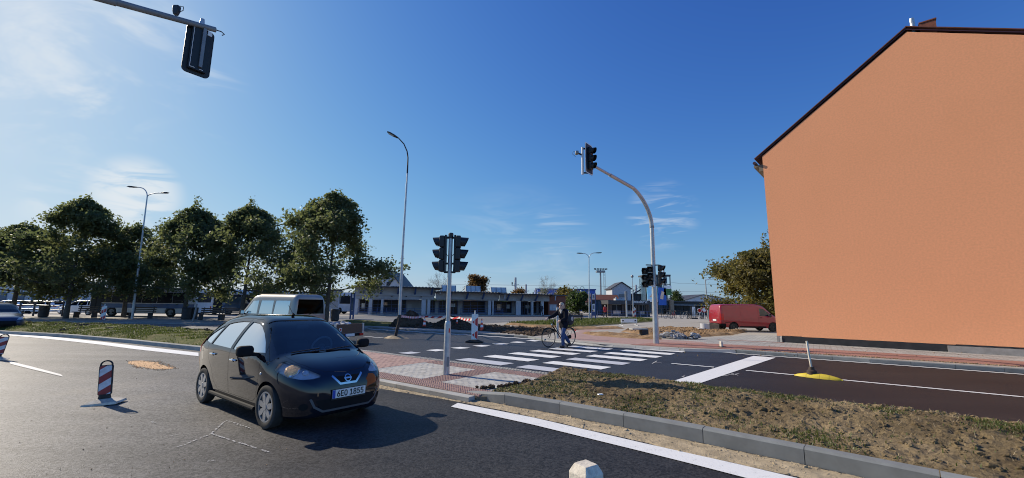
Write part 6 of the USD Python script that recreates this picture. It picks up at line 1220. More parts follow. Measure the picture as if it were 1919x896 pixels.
single('bed_edging', strip([G(a, b, .1) for a, b in ((1066, 614.4), (1140, 609.2), (1228, 603.0))], .18, .12), 'plinth_dark', kind='structure')
bed('cycle_path', [(1032, 633), (1072, 623), (1078, 617.5), (1110, 614.5), (1165, 617), (1120, 620), (1100, 623), (1140, 628.5), (1240, 635.5), (1300, 639), (1345, 642), (1345, 655), (1240, 650), (1130, 643)], 'paver_red', lambda p: (.1062, 0 * p[:, 0]), seed=115, jag=0, res=.5)
bed('soil_bed', [(1042, 617.5), (1066, 614.5), (1150, 613.5), (1172, 616), (1110, 617.5), (1062, 619)], 'soil_brown', rough(.106, .12, 1.2, .06, 116), seed=116, res=.2)
bed('soil_bed', [(1086, 624.5), (1140, 624.5), (1200, 629), (1242, 633.5), (1240, 637.5), (1180, 634.5), (1110, 629)], 'soil_brown', rough(.106, .16, 1.4, .07, 117), seed=117, res=.15)
v, f = bed('soil_bed', [(1160, 621), (1205, 617.5), (1250, 616), (1330, 619), (1400, 623), (1372, 628.5), (1310, 632), (1250, 630), (1200, 627)], 'soil_brown', rough(.106, .20, 1.3, .08, 118), seed=118, res=.14)
hf = height_of(v, f); gp = [tuple(G(a, b, .1)[:2]) for a, b in [(1170, 621), (1250, 617), (1390, 623), (1310, 631), (1200, 626)]]; pts = scatter(gp, 1200, 119, hf); single('bed_clods', clods(pts, np.random.default_rng(6).uniform(.03, .09, len(pts)), 120, _I0), 'soil_brown', kind='stuff')
# pavement along the house: grey blocks, white edging, red cycle strip
def brick_look(name, c1, c2, mo, w, h):
    N = {'g': ('geometry', {}), 'mp': ('mapping', {'rotation': (0, 0, .62)}), 'b': ('brick_texture', {'color1': c1, 'color2': c2, 'mortar': mo, 'scale': 1., 'brick_width': w, 'row_height': h, 'mortar_size': .012, 'mortar_smooth': .3}), 'n': ('noise_texture', {'scale': 1.3, 'detail': 6.}), 'mr': ('map_range', {'from_min': .3, 'from_max': .7, 'to_min': .8, 'to_max': 1.15}), 'h': ('hsv', {}), 'p': ('principled_bsdf', {'roughness': .85}), 'bu': ('bump', {'distance': .006, 'invert': True})}
    usdkit.material(stage, '/World/Looks/' + name, N, [('g.position', 'mp.vector'), ('mp.vector', 'b.vector'), ('g.position', 'n.vector'), ('n.fac', 'mr.value'), ('mr.result', 'h.value'), ('b.color', 'h.color'), ('h.color', 'p.base_color'), ('b.fac', 'bu.height'), ('bu.normal', 'p.normal')], surface='p.BSDF')
brick_look('pavement_grey', (.36, .35, .33), (.30, .295, .28), (.17, .15, .12), .4, .2); brick_look('pavement_red', (.37, .16, .125), (.31, .14, .11), (.20, .13, .09), .2, .1)
px_sheet('pavement', [(1180, 640), (1250, 638), (1300, 635), (1345, 632), (1400, 628), (1462, 629), (1470, 640), (1700, 654), (1919, 665), (2300, 690), (2300, 720), (1919, 688), (1640, 670), (1380, 655)], .104, 'pavement_grey')
px_sheet('cycle_strip', [(1240, 641.5), (1345, 644.5), (1500, 652), (1640, 660), (1919, 677.5), (2300, 702), (2300, 716), (1919, 687.5), (1640, 670), (1500, 661), (1380, 654.8), (1280, 651), (1180, 646)], .108, 'pavement_red')
px_line([(1300, 640), (1400, 645.5), (1500, 651.2), (1640, 659.2), (1919, 676.6), (2300, 701)], .10, .112, 'white_edging', 'kerb_pale')
px_line([(1345, 640.8), (1470, 646.5)], .25, .110, 'red_band', 'pavement_red')
r_ = np.random.default_rng(8); pts = np.array([[*G(x, np.interp(x, [1380, 1640, 1919], [654.5, 669.6, 687.2]) + r_.normal(0, .35), .112)[:2], .112] for x in r_.uniform(1380, 1919, 420)]); single('kerb_gravel', clods(pts, r_.uniform(.008, .03, 420), 4, _I0), 'soil_brown', kind='stuff')
pts = np.array([[*G(x, y, .112)[:2], .112] for x, y in zip(r_.uniform(1260, 1900, 90), r_.uniform(640, 668, 90)) if y > np.interp(x, [1457, 1919], [641, 664])]); single('pavement_crumbs', clods(pts, r_.uniform(.01, .035, len(pts)), 14, _I0), 'soil_brown', kind='stuff')
t = thing('concrete_stub', 'small pale concrete stub on the kerb left of the stop line', 'marker', G(1352, 651, .104), .3); part('block', MB().box((0, 0, .12), (.10, .10, .24), taper=.9), 'post_stone', t); part('foot', MB().box((.05, 0, .02), (.26, .16, .04)), 'plinth_dark', t)
# orange dust on the carriageway
v, f = patch([G(a, b) for a, b in [(243, 678), (262, 676.5), (300, 680), (326, 689), (322, 691.5), (285, 691), (258, 687), (248, 682)]], .06, lambda p: (.006, .004 * meshkit.fbm(np.c_[p * 8, 0 * p[:, 0]], 3, 9)), edge=.1, drop=.002, jag=.25, seed=130); single('spilled_sand', (v, f), 'orange_dust', kind='stuff')
pts = scatter([tuple(G(a, b)[:2]) for a, b in [(236, 676), (300, 676), (336, 691), (300, 695), (250, 690)]], 900, 131); pts[:, 2] = .006; single('spilled_grains', clods(pts, r_.uniform(.004, .014, len(pts)), 132, _I0), 'orange_dust', kind='stuff')
pts = np.array([[*G(a, b)[:2], .008] for a, b in zip(r_.uniform(0, 700, 90), r_.uniform(690, 896, 90))]); single('road_crumbs', clods(pts, r_.uniform(.003, .008, 90), 15, _I0), 'soil_brown', kind='stuff')
# yellow lane divider with a broken post
a, b, c = G(1489, 703.5), G(1580, 714), G(1529, 705); d = (b - a)[:2]; L = np.linalg.norm(d); yaw = math.atan2(d[1], d[0]); mid_ = (a + b) / 2
t = thing('lane_divider', 'yellow rubber lane divider with a thin grey post on the white lane line', 'lane divider', (mid_[0], mid_[1], .004), yaw)
def bun(x0, x1, w, h, n=9):
    xs = np.linspace(x0, x1, 16); m = []
    for x in xs:
        u = (x + L / 2) / L; k = math.sin(math.pi * np.clip(u, .02, .98)) ** .45; m.append([[x, w / 2 * k * math.cos(a) * (1 if abs(math.cos(a)) < .99 else 1), h * (k ** 1.2) * math.sin(a) ** .7 if math.sin(a) > 0 else 0] for a in np.linspace(0, math.pi, n)])
    v = np.array(m).reshape(-1, 3); f = [[i * n + j, i * n + j + 1, (i + 1) * n + j + 1, (i + 1) * n + j] for i in range(15) for j in range(n - 1)]; ends = [[0] + [j, j + 1] for j in range(1, n - 1)] + [[15 * n, 15 * n + j + 1, 15 * n + j] for j in range(1, n - 1)]
    return MB().add(v, f).add(v, ends)
for x0, x1 in ((-L / 2, -L * .22), (-L * .215, L * .06), (L * .065, L * .25), (L * .255, L / 2)): part('segment', bun(x0, x1, .30, .11), 'yellow_rubber', t, smooth=40)
cx = float((c - mid_)[:2] @ (d / L)); part('socket', MB().lathe([(.12, .05), (.11, .14), (.07, .17), (.06, .24), (0, .24)], 14, (cx, 0, .02)), 'rusty_post', t, smooth=30); part('post', MB().tube([(cx, 0, .2), (cx - .03, 0, .55), (cx - .05, .0, .90)], .026, 8), 'post_stone', t)
# stone bollard at the bottom edge
tp_b = AT(1098, 868, 3.35); t = thing('stone_post', 'pale chipped square stone post top at the bottom edge of the picture', 'stone post', (tp_b[0], tp_b[1], 0), .62)
m = m3d.Manifold.batch_hull([rbox((.185, .185, tp_b[2] * .9), .02, (0, 0, tp_b[2] * .45)), rbox((.13, .13, .02), .009, (0, 0, tp_b[2] - .012)), rbox((.185, .185, .03), .012, (0, 0, tp_b[2] - .07))]).refine_to_length(.03); v, f, _ = meshkit.arrays(m); v = v + .006 * (np.stack([meshkit.fbm(v * 16 + k, 3, k) for k in (1, 5, 9)], 1) - .5); part('shaft', (v, f), 'post_stone', t, smooth=25)
part('weathered_band', m3d.Manifold.batch_hull([rbox((.193, .193, .012), .004, (0, 0, tp_b[2] - .13)), rbox((.193, .193, .012), .004, (0, 0, tp_b[2] - .26))]), 'plaster_grey', t, smooth=25)

# ---- small things of the forecourt
def bench(label, p, rz, s=1., group='dark benches under the trees'):
    t = thing('bench', label, 'bench', (p[0], p[1], .1), rz, group)
    for k in range(4): part('seat_slat', MB().box((0, -.18 + .12 * k, .44 * s), (1.8 * s, .10, .035)), 'wood_dark', t)
    for k in range(3): part('back_slat', MB().box((0, .30 + .02 * k, (.56 + .14 * k) * s), (1.8 * s, .03, .10)), 'wood_dark', t)
    for x in (-.7, .7): part('leg', MB().box((x * s, 0, .22 * s), (.12, .44, .42 * s)), 'plinth_dark', t); part('back_support', MB().bar((x * s, .27, .4 * s), (x * s, .36, .92 * s), .08, .05), 'dark_metal', t)
for px, dep, rz, lab in ((160, 38.5, 0, 'bench in front of the white estate car'), (264, 38.0, .05, 'bench right of the leftmost double lamp foot'), (395, 36.5, .05, 'bench below the blue fronted bus'), (436, 36.4, .05, 'bench at the foot of the fifth tree')):
    bench(lab, AT(px, 590, dep), rz, 1.15)
bench('brown bench behind the cyclist on the grass bed', AT(1077, 590, 42.5), 2.9, .95, None)
def planter(label, p, s=1.):
    t = thing('litter_bin', label, 'litter bin', (p[0], p[1], .1), 0); part('drum', MB().lathe([(0, 0), (.24 * s, 0), (.30 * s, .1), (.30 * s, .85 * s), (.26 * s, .9 * s), (.24 * s, .8 * s)], 16), 'plinth_dark', t, smooth=30); part('rim', MB().lathe([(.31 * s, .80 * s), (.33 * s, .84 * s), (.31 * s, .88 * s)], 16), 'dark_metal', t)
for px, dep, lab in ((81, 38.5, 'dark bin by the railing on the far left'), (349, 37.5, 'dark bin in front of the blue and white bus'), (628, 38, 'dark bin below the pale concrete pillar'), (362, 38.2, 'second dark bin beside the bench under the bus front')): planter(lab, AT(px, 590, dep), 1.15)
a, b = AT(8, 590, 41), AT(116, 590, 41); t = thing('railing', 'dark railing with two bars along the bus stand at far left', 'railing', (a[0], 41, .1)); w = (b - a)[0]
for z in (.62, 1.0, 1.35): part('rail', MB().tube([(0, 0, z), (w, 0, z)], .05 if z < 1.3 else .07, 8), 'dark_metal', t)
for k in range(5): part('post', MB().box((w * k / 4, 0, .68), (.1, .1, 1.36)), 'dark_metal', t)
plain_car('white_parked_car', 'white parked car seen through the far left railing', (AT(52, 590, 47)[0], 47, .1), math.pi, 'paint_white', H=1.45, group='white cars behind the railing'); plain_car('white_parked_car', 'second white parked car behind the railing, next to the leaning tree trunk', (AT(112, 590, 47.5)[0], 47.5, .1), math.pi + .03, 'paint_white', H=1.48, group='white cars behind the railing')
p = AT(626, 590, 44); t = thing('concrete_pillar', 'pale concrete pillar in front of the white coach', 'pillar', (p[0], 44, .1), .3); hp = AT(626, 548, 44)[2] - .1
part('shaft', MB().box((0, 0, hp / 2), (.75, .55, hp)), 'plaster_white', t); part('capital', MB().box((0, 0, hp + .1), (1.2, .9, .24)), 'plaster_grey', t)
def board(label, px0, px1, dep, y0, y1, panels, name='timetable_board', cat='sign', legs='steel_blue'):
    a, b = AT(px0, 590, dep), AT(px1, 590, dep); w = (b - a)[0]; t = thing(name, label, cat, (a[0], dep, .1)); H_ = AT(px0, y0, dep)[2] - .1
    for x in (0, w): part('post', MB().box((x, 0, H_ / 2), (.12, .12, H_)), legs, t)
    for ya, yb, mt, txt in panels:
        za, zb = AT(px0, ya, dep)[2] - .1, AT(px0, yb, dep)[2] - .1; q = part('panel', MB().box((w / 2, -.02, (za + zb) / 2), (w - .13, .08, za - zb)), mt, t)
        if txt: tx = meshkit.text_mesh(txt, (za - zb) * .62, .02, bold=True); v = tx.vertices; e = v[:, 0].max() - v[:, 0].min(); k_ = min(1, (w - .25) / e); part('lettering', (np.c_[w / 2 + (v[:, 0] - v[:, 0].min() - e / 2) * k_, -.065 - v[:, 2], (za + zb) / 2 - (za - zb) * .31 + v[:, 1]], tx.faces), 'plate_black', q)
    return t, w
t, w = board('blue framed board with the number 35 on a white panel beside the double lamp', 1109, 1116, 48, 549, 600, [(551, 561, 'plate_white', '35'), (562, 569, 'plinth_dark', None), (570, 581, 'plate_white', None), (584, 592, 'steel_blue', None)])
za = AT(1112, 575.5, 48)[2] - .1; part('timetable', MB().box((w / 2, -.075, za), (w * .35, .02, .42)), 'steel_dull', t)
t, w = board('narrow sign stand with a pale plate left of the bus station', 656.5, 662, 42, 548, 604, [(551, 557, 'plate_white', None), (558, 582, 'window_blue', None), (583, 590, 'steel_blue', None)], 'stop_sign')
t, w = board('white advertising board standing before the cycle racks', 1296.3, 1303.8, 58, 574.5, 595, [(575, 592.5, 'plate_white', None)], 'advertising_board', 'board', 'dark_metal')
zz = AT(1300, 584, 58)[2] - .1; part('stroke', MB().bar((w * .25, -.075, zz - .45), (w * .72, -.075, zz + .45), .06, .02, up=(0, 1, 0)), 'steel_dull', t); part('foot', MB().box((w / 2, 0, .06), (w + .3, .6, .12)), 'plinth_dark', t)
def road_sign(label, px, dep, y, yb, r, mt, rim):
    b = AT(px, 590, dep); t = thing('road_sign', label, 'road sign', (b[0], dep, .1)); z = AT(px, y, dep)[2] - .1; part('post', MB().tube([(0, 0, 0), (0, 0, z + r * .5)], .035, 8), 'galvanised', t)
    Q = np.array([[1., 0, 0], [0, 0, -1], [0, 1, 0]]); pl = part('disc', MB().prism(Point(0, 0).buffer(r, 16), .04, .06, R=Q, c=(0, 0, z)), rim, t); part('face', MB().prism(Point(0, 0).buffer(r * .74, 16), .062, .066, R=Q, c=(0, 0, z)), mt, pl)
road_sign('round white sign with a red rim left of the red van', 1320, 56, 580.5, 601, .36, 'plate_white', 'red_lamp'); road_sign('round red sign beside the white advertising board', 1311, 57, 582, 600, .30, 'red_lamp', 'white_film')
b = AT(1328.5, 601, 50); o = np.array([b[0], 50, .1]); t = thing('leaning_street_lamp', 'thin street lamp with one white arm in front of the rusty tree', 'street lamp', o); tp_ = AT(1321.5, 524, 50) - o; ae = AT(1338, 523, 50) - o
part('pole', MB().tube([(0, 0, 0), tp_ * .5, tp_], [.09, .075, .055], 10), 'galvanised', t, smooth=40); part('arm', MB().tube([tp_, tp_ * .4 + ae * .6 + [0, 0, .02], ae], .04, 8), 'plate_white', t); lamp_head(t, ae, (1, -.2), .9, .05); part('notice', MB().box(AT(1325, 568, 49.9) - o, (.42, .05, .6)), 'plate_white', t)
for nm, px, y0, dep, lab, r in (('lamp_post', 1187, 518, 62, 'slim lamp post with a ball head in front of the kiosk', .07), ('service_pole', 1174.5, 548, 61, 'thick short pole with a box on top before the kiosk', .10)):
    b = AT(px, 590, dep); z = AT(px, y0, dep)[2] - .1; t = thing(nm, lab, 'pole', (b[0], dep, .1)); part('pole', MB().tube([(0, 0, 0), (0, 0, z)], [r * 1.2, r * .8], 8), 'galvanised', t); part('head', m3d.Manifold.sphere(.22, 12).translate((0, 0, z)) if r < .08 else rbox((.34, .3, 1.3), .04, (0, 0, z - .5)), 'steel_dull', t)
def mastlike(nm, lab, cat, px, y0, dep, r, mat='steel_dull'):
    b = AT(px, 575, dep); z = AT(px, y0, dep)[2]; t = thing(nm, lab, cat, (b[0], dep, 0)); part('shaft', MB().tube([(0, 0, 0), (0, 0, z)], [r, r * .7], 8), mat, t); return t, z
t, z = mastlike('floodlight_mast', 'tall floodlight mast with a platform on top far behind the dark shed', 'mast', 1126.5, 506, 120, .28)
part('platform', MB().box((0, 0, z - .5), (2.4, 1.6, .5)), 'steel_dull', t)
for k in range(5): part('floodlight', MB().box((-1.6 + .8 * k, -.3, z + .25), (.5, .4, .35), .2 * k), 'dark_metal', t); part('stay', MB().bar((0, 0, z - .4), (-1.6 + .8 * k, -.2, z + .1), .08, .08), 'dark_metal', t)
mb = MB()
for s_ in (.55, .95): mb.tube([(s_ + .4, .2, 0), (s_ + .4, .2, z - .6)], .05, 4)
for k in range(26): mb.bar((.95, .2, 2 + k * (z - 3) / 26), (1.35, .2, 2 + k * (z - 3) / 26), .05, .05)
part('ladder', mb, 'steel_dull', t)
for px, y0, dep, lab in ((965.5, 520, 105, 'tallest of the concrete line masts behind the bus station'), (985.5, 533, 118, 'shorter line mast right of the tallest one'), (1004, 540, 130, 'small distant line mast left of the blue hall'), (1193, 534, 110, 'concrete line mast between the gabled tower and the stair tower'), (1246.5, 505, 140, 'line mast behind the stair tower')):
    t, z = mastlike('line_mast', lab, 'mast', px, y0, dep, .38, 'plaster_grey'); part('crossarm', MB().bar((-.9, 0, z - 2.0), (.9, 0, z - 1.8), .14, .14), 'steel_dull', t); part('insulator', MB().box((-.8, 0, z - 1.5), (.3, .3, .6)), 'dark_metal', t)
t, z = mastlike('lattice_mast', 'dark lattice mast just left of the stair tower', 'mast', 1204, 522, 100, .10, 'dark_metal')
mb = MB()
for s_ in (-.5, .5): mb.tube([(s_, 0, 0), (s_ * .8, 0, z)], .09, 4)
for k in range(9): mb.bar((-.48, 0, 1 + k * (z - 1) / 9), (.45, 0, 1 + (k + 1) * (z - 1) / 9), .07, .07)
part('lattice', mb, 'dark_metal', t)
a, b = AT(1183, 553, 99), AT(1204, 541, 99); t = thing('conveyor_bridge', 'sloping dark gantry leading up to the lattice mast', 'gantry', (a[0], 99, 0)); part('deck', MB().bar((0, 0, a[2]), (b[0] - a[0], 0, b[2]), .5, .25), 'dark_metal', t); part('rail', MB().bar((0, 0, a[2] + .7), (b[0] - a[0], 0, b[2] + .7), .08, .08), 'dark_metal', t); part('support', MB().bar((1.2, 0, 0), (1.2, 0, a[2] + .4), .2, .2), 'dark_metal', t)
for lab, l in (('overhead wire crossing the sky behind the station', [(830, 533.5, 110), (1060, 535, 112), (1230, 538, 112)]), ('overhead wire right of the stair tower', [(1258, 530, 110), (1340, 534, 110), (1430, 536, 112)]), ('lower overhead wire right of the stair tower', [(1258, 545, 110), (1340, 548, 110), (1430, 548, 112)])):
    p_ = [AT(*q_) for q_ in l]; single('overhead_wire', MB().tube(p_, .028, 4), 'steel_dull', lab, 'wire')
t = thing('ring_sculpture', 'pair of dark rings like a giant bicycle above the trees by the blue hall', 'sculpture', (0, 0, 0))
for px, py in ((1078.5, 540.5), (1091, 540.5)):
    c = AT(px, py, 76); part('ring', MB().tube([c + [.34 * math.cos(a), 0, .34 * math.sin(a)] for a in np.linspace(0, 6.2832, 21)], .04, 6, caps=False), 'dark_metal', t, smooth=True)
part('post', MB().tube([AT(1085, 580, 76), AT(1085, 541, 76)], .06, 6), 'dark_metal', t); part('crossbar', MB().tube([AT(1078, 543.5, 76), AT(1092, 543.5, 76)], .04, 6), 'dark_metal', t)
for px, py in ((1075, 544), (1088.5, 545.5)): part('ball', m3d.Manifold.sphere(.16, 10).translate(tuple(AT(px, py, 75.6))), 'plate_white', t, smooth=True)
# white board barrier, concrete rings, block stacks
a, b = G(1164, 610, .1), G(1194, 610, .1); w = np.linalg.norm(b - a); t = thing('white_barrier', 'low white barrier board on thin legs before the far signal mast', 'barrier', a, math.atan2((b - a)[1], (b - a)[0])); z1, z0 = AT(1164, 597.5, a[1])[2] - .1, AT(1164, 604.5, a[1])[2] - .1
part('board', MB().box((w / 2, 0, (z0 + z1) / 2), (w, .05, z1 - z0)), 'plate_white', t)
for x in (.05, w - .05): part('leg', MB().tube([(x, 0, 0), (x, 0, z1)], .022, 6), 'galvanised', t); part('foot', MB().tube([(x - .0, -.3, .02), (x, .35, .02)], .022, 6), 'galvanised', t); part('clamp', MB().box((x + (.12 if x < w / 2 else -.12), -.03, (z0 + z1) / 2), (.14, .03, .1)), 'plinth_dark', t)
p = G(1207, 632, .1); t = thing('concrete_slab_stack', 'pale slab lying on a dark block beside the far signal mast', 'block', p, .2); part('block', MB().box((0, 0, .20), (.36, .34, .40)), 'plinth_dark', t); part('slab', MB().box((-.25, .1, .43), (.9, .4, .07)), 'kerb_pale', t)
p = G(1322, 621, .1); t = thing('concrete_ring', 'pale concrete shaft ring standing before the red van', 'concrete ring', p); ring = Point(0, 0).buffer(.30, 24).difference(Point(0, 0).buffer(.24, 24)); part('ring', MB().prism(ring, 0, .52), 'plaster_white', t, smooth=30); part('lip', MB().prism(Point(0, 0).buffer(.32, 24).difference(Point(0, 0).buffer(.29, 24)), .04, .12), 'plaster_white', t, smooth=30)
p = G(1335, 621, .1); t = thing('concrete_trough', 'square brownish concrete trough right of the pale ring', 'concrete block', p, .1); part('wall', MB().prism(shapely.box(-.32, -.3, .32, .3).difference(shapely.box(-.26, -.24, .26, .24)), 0, .5), 'stone_column', t); part('base', MB().box((0, 0, .03), (.6, .56, .06)), 'stone_column', t)
p = G(1311, 621.5, .1); t = thing('concrete_piece', 'low concrete piece against the left of the pale ring', 'concrete block', p); part('block', MB().box((.1, 0, .11), (.34, .3, .22)), 'plaster_white', t)
r_ = np.random.default_rng(12)
def block_pile(label, px, py, n, rx, ry, hmax, mats, size=(.2, .1, .08), name='paving_block_pile'):
    p = G(px, py, .104); t = thing(name, label, 'block pile', (p[0], p[1], .104), -.5)
    for k in range(n):
        a = r_.uniform(0, 6.28); rr = math.sqrt(r_.random()); x, y = rx * rr * math.cos(a), ry * rr * math.sin(a); z = r_.uniform(0, hmax * (1 - rr * .7)); R = rotz(r_.uniform(0, 3)) @ trimesh.transformations.rotation_matrix(r_.normal(0, .35), (1, 0, 0))[:3, :3]
        part('paving_block', MB().box((x, y, z + .05), size, R=R, taper=.96), mats[k % len(mats)], t)
block_pile('larger heap of loose grey paving blocks right of the far signal mast', 1262, 634.5, 70, .62, .35, .38, ['plaster_grey', 'steel_dull', 'plinth_grey']); block_pile('small heap of grey paving blocks close to the far signal mast', 1241, 631.5, 16, .25, .2, .2, ['plaster_grey', 'plinth_dark'])
block_pile('neat small stack of grey paving blocks left of the van', 1302, 635.5, 22, .22, .16, .36, ['plaster_grey', 'steel_dull']); block_pile('few dark paving blocks between the two heaps', 1291, 636, 7, .2, .15, .1, ['plinth_dark', 'steel_dull'])
p = G(1385, 622.5, .1); t = thing('stone_heap', 'small heap of brown stones under the red van', 'stone heap', (0, 0, 0)); part('stones', clods(np.c_[p[0] + r_.normal(0, .28, 26), p[1] - .1 + r_.normal(0, .12, 26), .1 + r_.uniform(.02, .18, 26)], r_.uniform(.06, .14, 26), 77), 'stone_column', t, kind='stuff')
# cycle stands with bicycles, and the fence along the back of the square
def wheel_ring(mb, c, r, d, th=.018, n=20):
    d = np.asarray(d, float) / np.linalg.norm(d); mb.tube([c + r * (math.cos(a) * d + math.sin(a) * np.array([0, 0, 1.])) for a in np.linspace(0, 2 * math.pi, n + 1)], th, 6, caps=False)
def simple_bike(label, p, yaw, mat):
    t = thing('parked_bicycle', label, 'bicycle', (p[0], p[1], .1), yaw, 'bicycles in the racks'); d = (1, 0, 0)
    for x in (-.52, .52): m = MB(); wheel_ring(m, np.array([x, 0, .34]), .33, d, .025); w = part('wheel', m, 'tyre', t); part('spokes', MB().tube([(x - .3, 0, .34), (x + .3, 0, .34)], .008, 4).tube([(x, 0, .04), (x, 0, .64)], .008, 4), 'galvanised', w)
    part('frame', MB().tube([(-.52, 0, .34), (-.05, 0, .30), (.36, 0, .78), (-.16, 0, .78), (-.05, 0, .30)], .022, 6).tube([(-.52, 0, .34), (-.16, 0, .80), (-.2, 0, .92)], .018, 6).tube([(.52, 0, .34), (.36, 0, .80), (.33, 0, 1.0)], .02, 6), mat, t)
    part('handlebar', MB().tube([(.28, -.28, 1.0), (.34, 0, 1.02), (.28, .28, 1.0)], .018, 6), 'dark_metal', t); part('saddle', rbox((.26, .14, .06), .025, (-.2, 0, .95)), 'trim_black', t, smooth=True)
for k, (px, mt) in enumerate(((1252, 'steel_dull'), (1262, 'paint_red'), (1283, 'steel_dull'), (1291, 'dark_metal'), (1309, 'steel_dull'), (1316, 'galvanised'), (1324, 'dark_metal'))):
    simple_bike(('grey', 'reddish', 'grey second', 'dark', 'grey third', 'bright', 'last dark')[k] + ' bicycle in the racks ' + ('below the stair tower', 'right of the first grey bicycle', 'left of the advertising board', 'at the left foot of the advertising board', 'right of the advertising board', 'below the round red sign', 'nearest the leaning lamp')[k], AT(px, 590, 57.5 + .3 * (k % 2)), (.5, .7, .4, .9, .3, 1.0, .6)[k], mt)
a, b = AT(1228, 590, 62), AT(1338, 590, 60); t = thing('fence', 'low dark railing along the back of the square below the stair tower', 'fence', (a[0], a[1], .1), math.atan2(b[1] - a[1], b[0] - a[0])); w = np.linalg.norm((b - a)[:2])
for z in (.5, 1.0): part('rail', MB().tube([(0, 0, z), (w, 0, z)], .035, 6), 'dark_metal', t)
for k in range(10): part('post', MB().tube([(w * k / 9, 0, 0), (w * k / 9, 0, 1.05)], .04, 6), 'dark_metal', t)
a, b = AT(1120, 590, 62), AT(1226, 590, 63); t = thing('fence', 'low dark railing before the kiosk', 'fence', (a[0], a[1], .1), math.atan2(b[1] - a[1], b[0] - a[0])); w = np.linalg.norm((b - a)[:2])
for z in (.45, .85): part('rail', MB().tube([(0, 0, z), (w, 0, z)], .035, 6), 'steel_blue', t)
for k in range(9): part('post', MB().tube([(w * k / 8, 0, 0), (w * k / 8, 0, .9)], .04, 6), 'steel_blue', t)
p = AT(1189, 590, 56); beacon('small red and white beacon board left of the far mast by the kiosk', (p[0], 56, .1), .1, 1.35, .40, False)
w_ = AT(1336, 595, 52); t = thing('white_post', 'short white capped post between the leaning lamp and the red van', 'post', (w_[0], 52, .1)); part('shaft', MB().tube([(0, 0, 0), (0, 0, .9)], .16, 10), 'plinth_dark', t); part('cap', MB().lathe([(.2, .9), (.2, 1.25), (.1, 1.32), (0, 1.32)], 12), 'plate_white', t)
p = G(1045, 634, .1); t = thing('grey_bollard', 'grey steel post behind the cyclist at the crossing edge', 'bollard', p); hb_ = AT(1042.5, 577, p[1])[2] - .1; part('post', MB().tube([(0, 0, 0), (0, 0, hb_)], .075, 12), 'galvanised', t, smooth=40); part('cap', MB().lathe([(.08, hb_), (.08, hb_ + .03), (0, hb_ + .05)], 12), 'steel_dull', t)
p = G(363, 606); t = thing('grey_stake', 'short leaning stake in spilled cement before the bus', 'stake', (p[0], p[1], 0)); part('stake', MB().tube([(-.12, 0, 0), (0, 0, .7), (.06, 0, 1.5)], .06, 8), 'steel_dull', t); part('cement', m3d.Manifold.sphere(.5, 16).scale((1, .6, .18)).translate((-.3, 0, 0)), 'plaster_white', t, smooth=True)
# ---- people
M('skin', (.48, .30, .23), .55, var=.06, vs=12)
M('jacket_navy', (.006, .007, .013), .9, spec=.15, var=.3, vs=9, bump=.004, bs=22)
M('jeans', (.025, .055, .15), .85, var=.25, vs=10, bump=.003, bs=60)
M('scarf', (.42, .40, .37), .85, var=.2, vs=14)
M('hair_grey', (.40, .35, .27), .7, var=.25, vs=30, stretch=(1, 1, .3), bump=.004, bs=60)
M('shoe', (.03, .024, .02), .6, var=.2, vs=9)
M('cloth_dark', (.02, .022, .03), .8, var=.2, vs=8)
def chain(joints, radii, links, refine=.03, smooth=6, lam=.5):
    """hulls of spheres along the bones, joined, refined and smoothed: one surface"""
    sp = {k: m3d.Manifold.sphere(radii[k], 14).translate(tuple(map(float, joints[k]))) for k in radii}
    m = m3d.Manifold.batch_boolean([m3d.Manifold.batch_hull([sp[k] for k in l]) for l in links], m3d.OpType.Add).refine_to_length(refine)
    v, f, _ = meshkit.arrays(m); t = trimesh.Trimesh(v, f, process=True); trimesh.smoothing.filter_taubin(t, lamb=lam, nu=lam + .03, iterations=smooth); return t
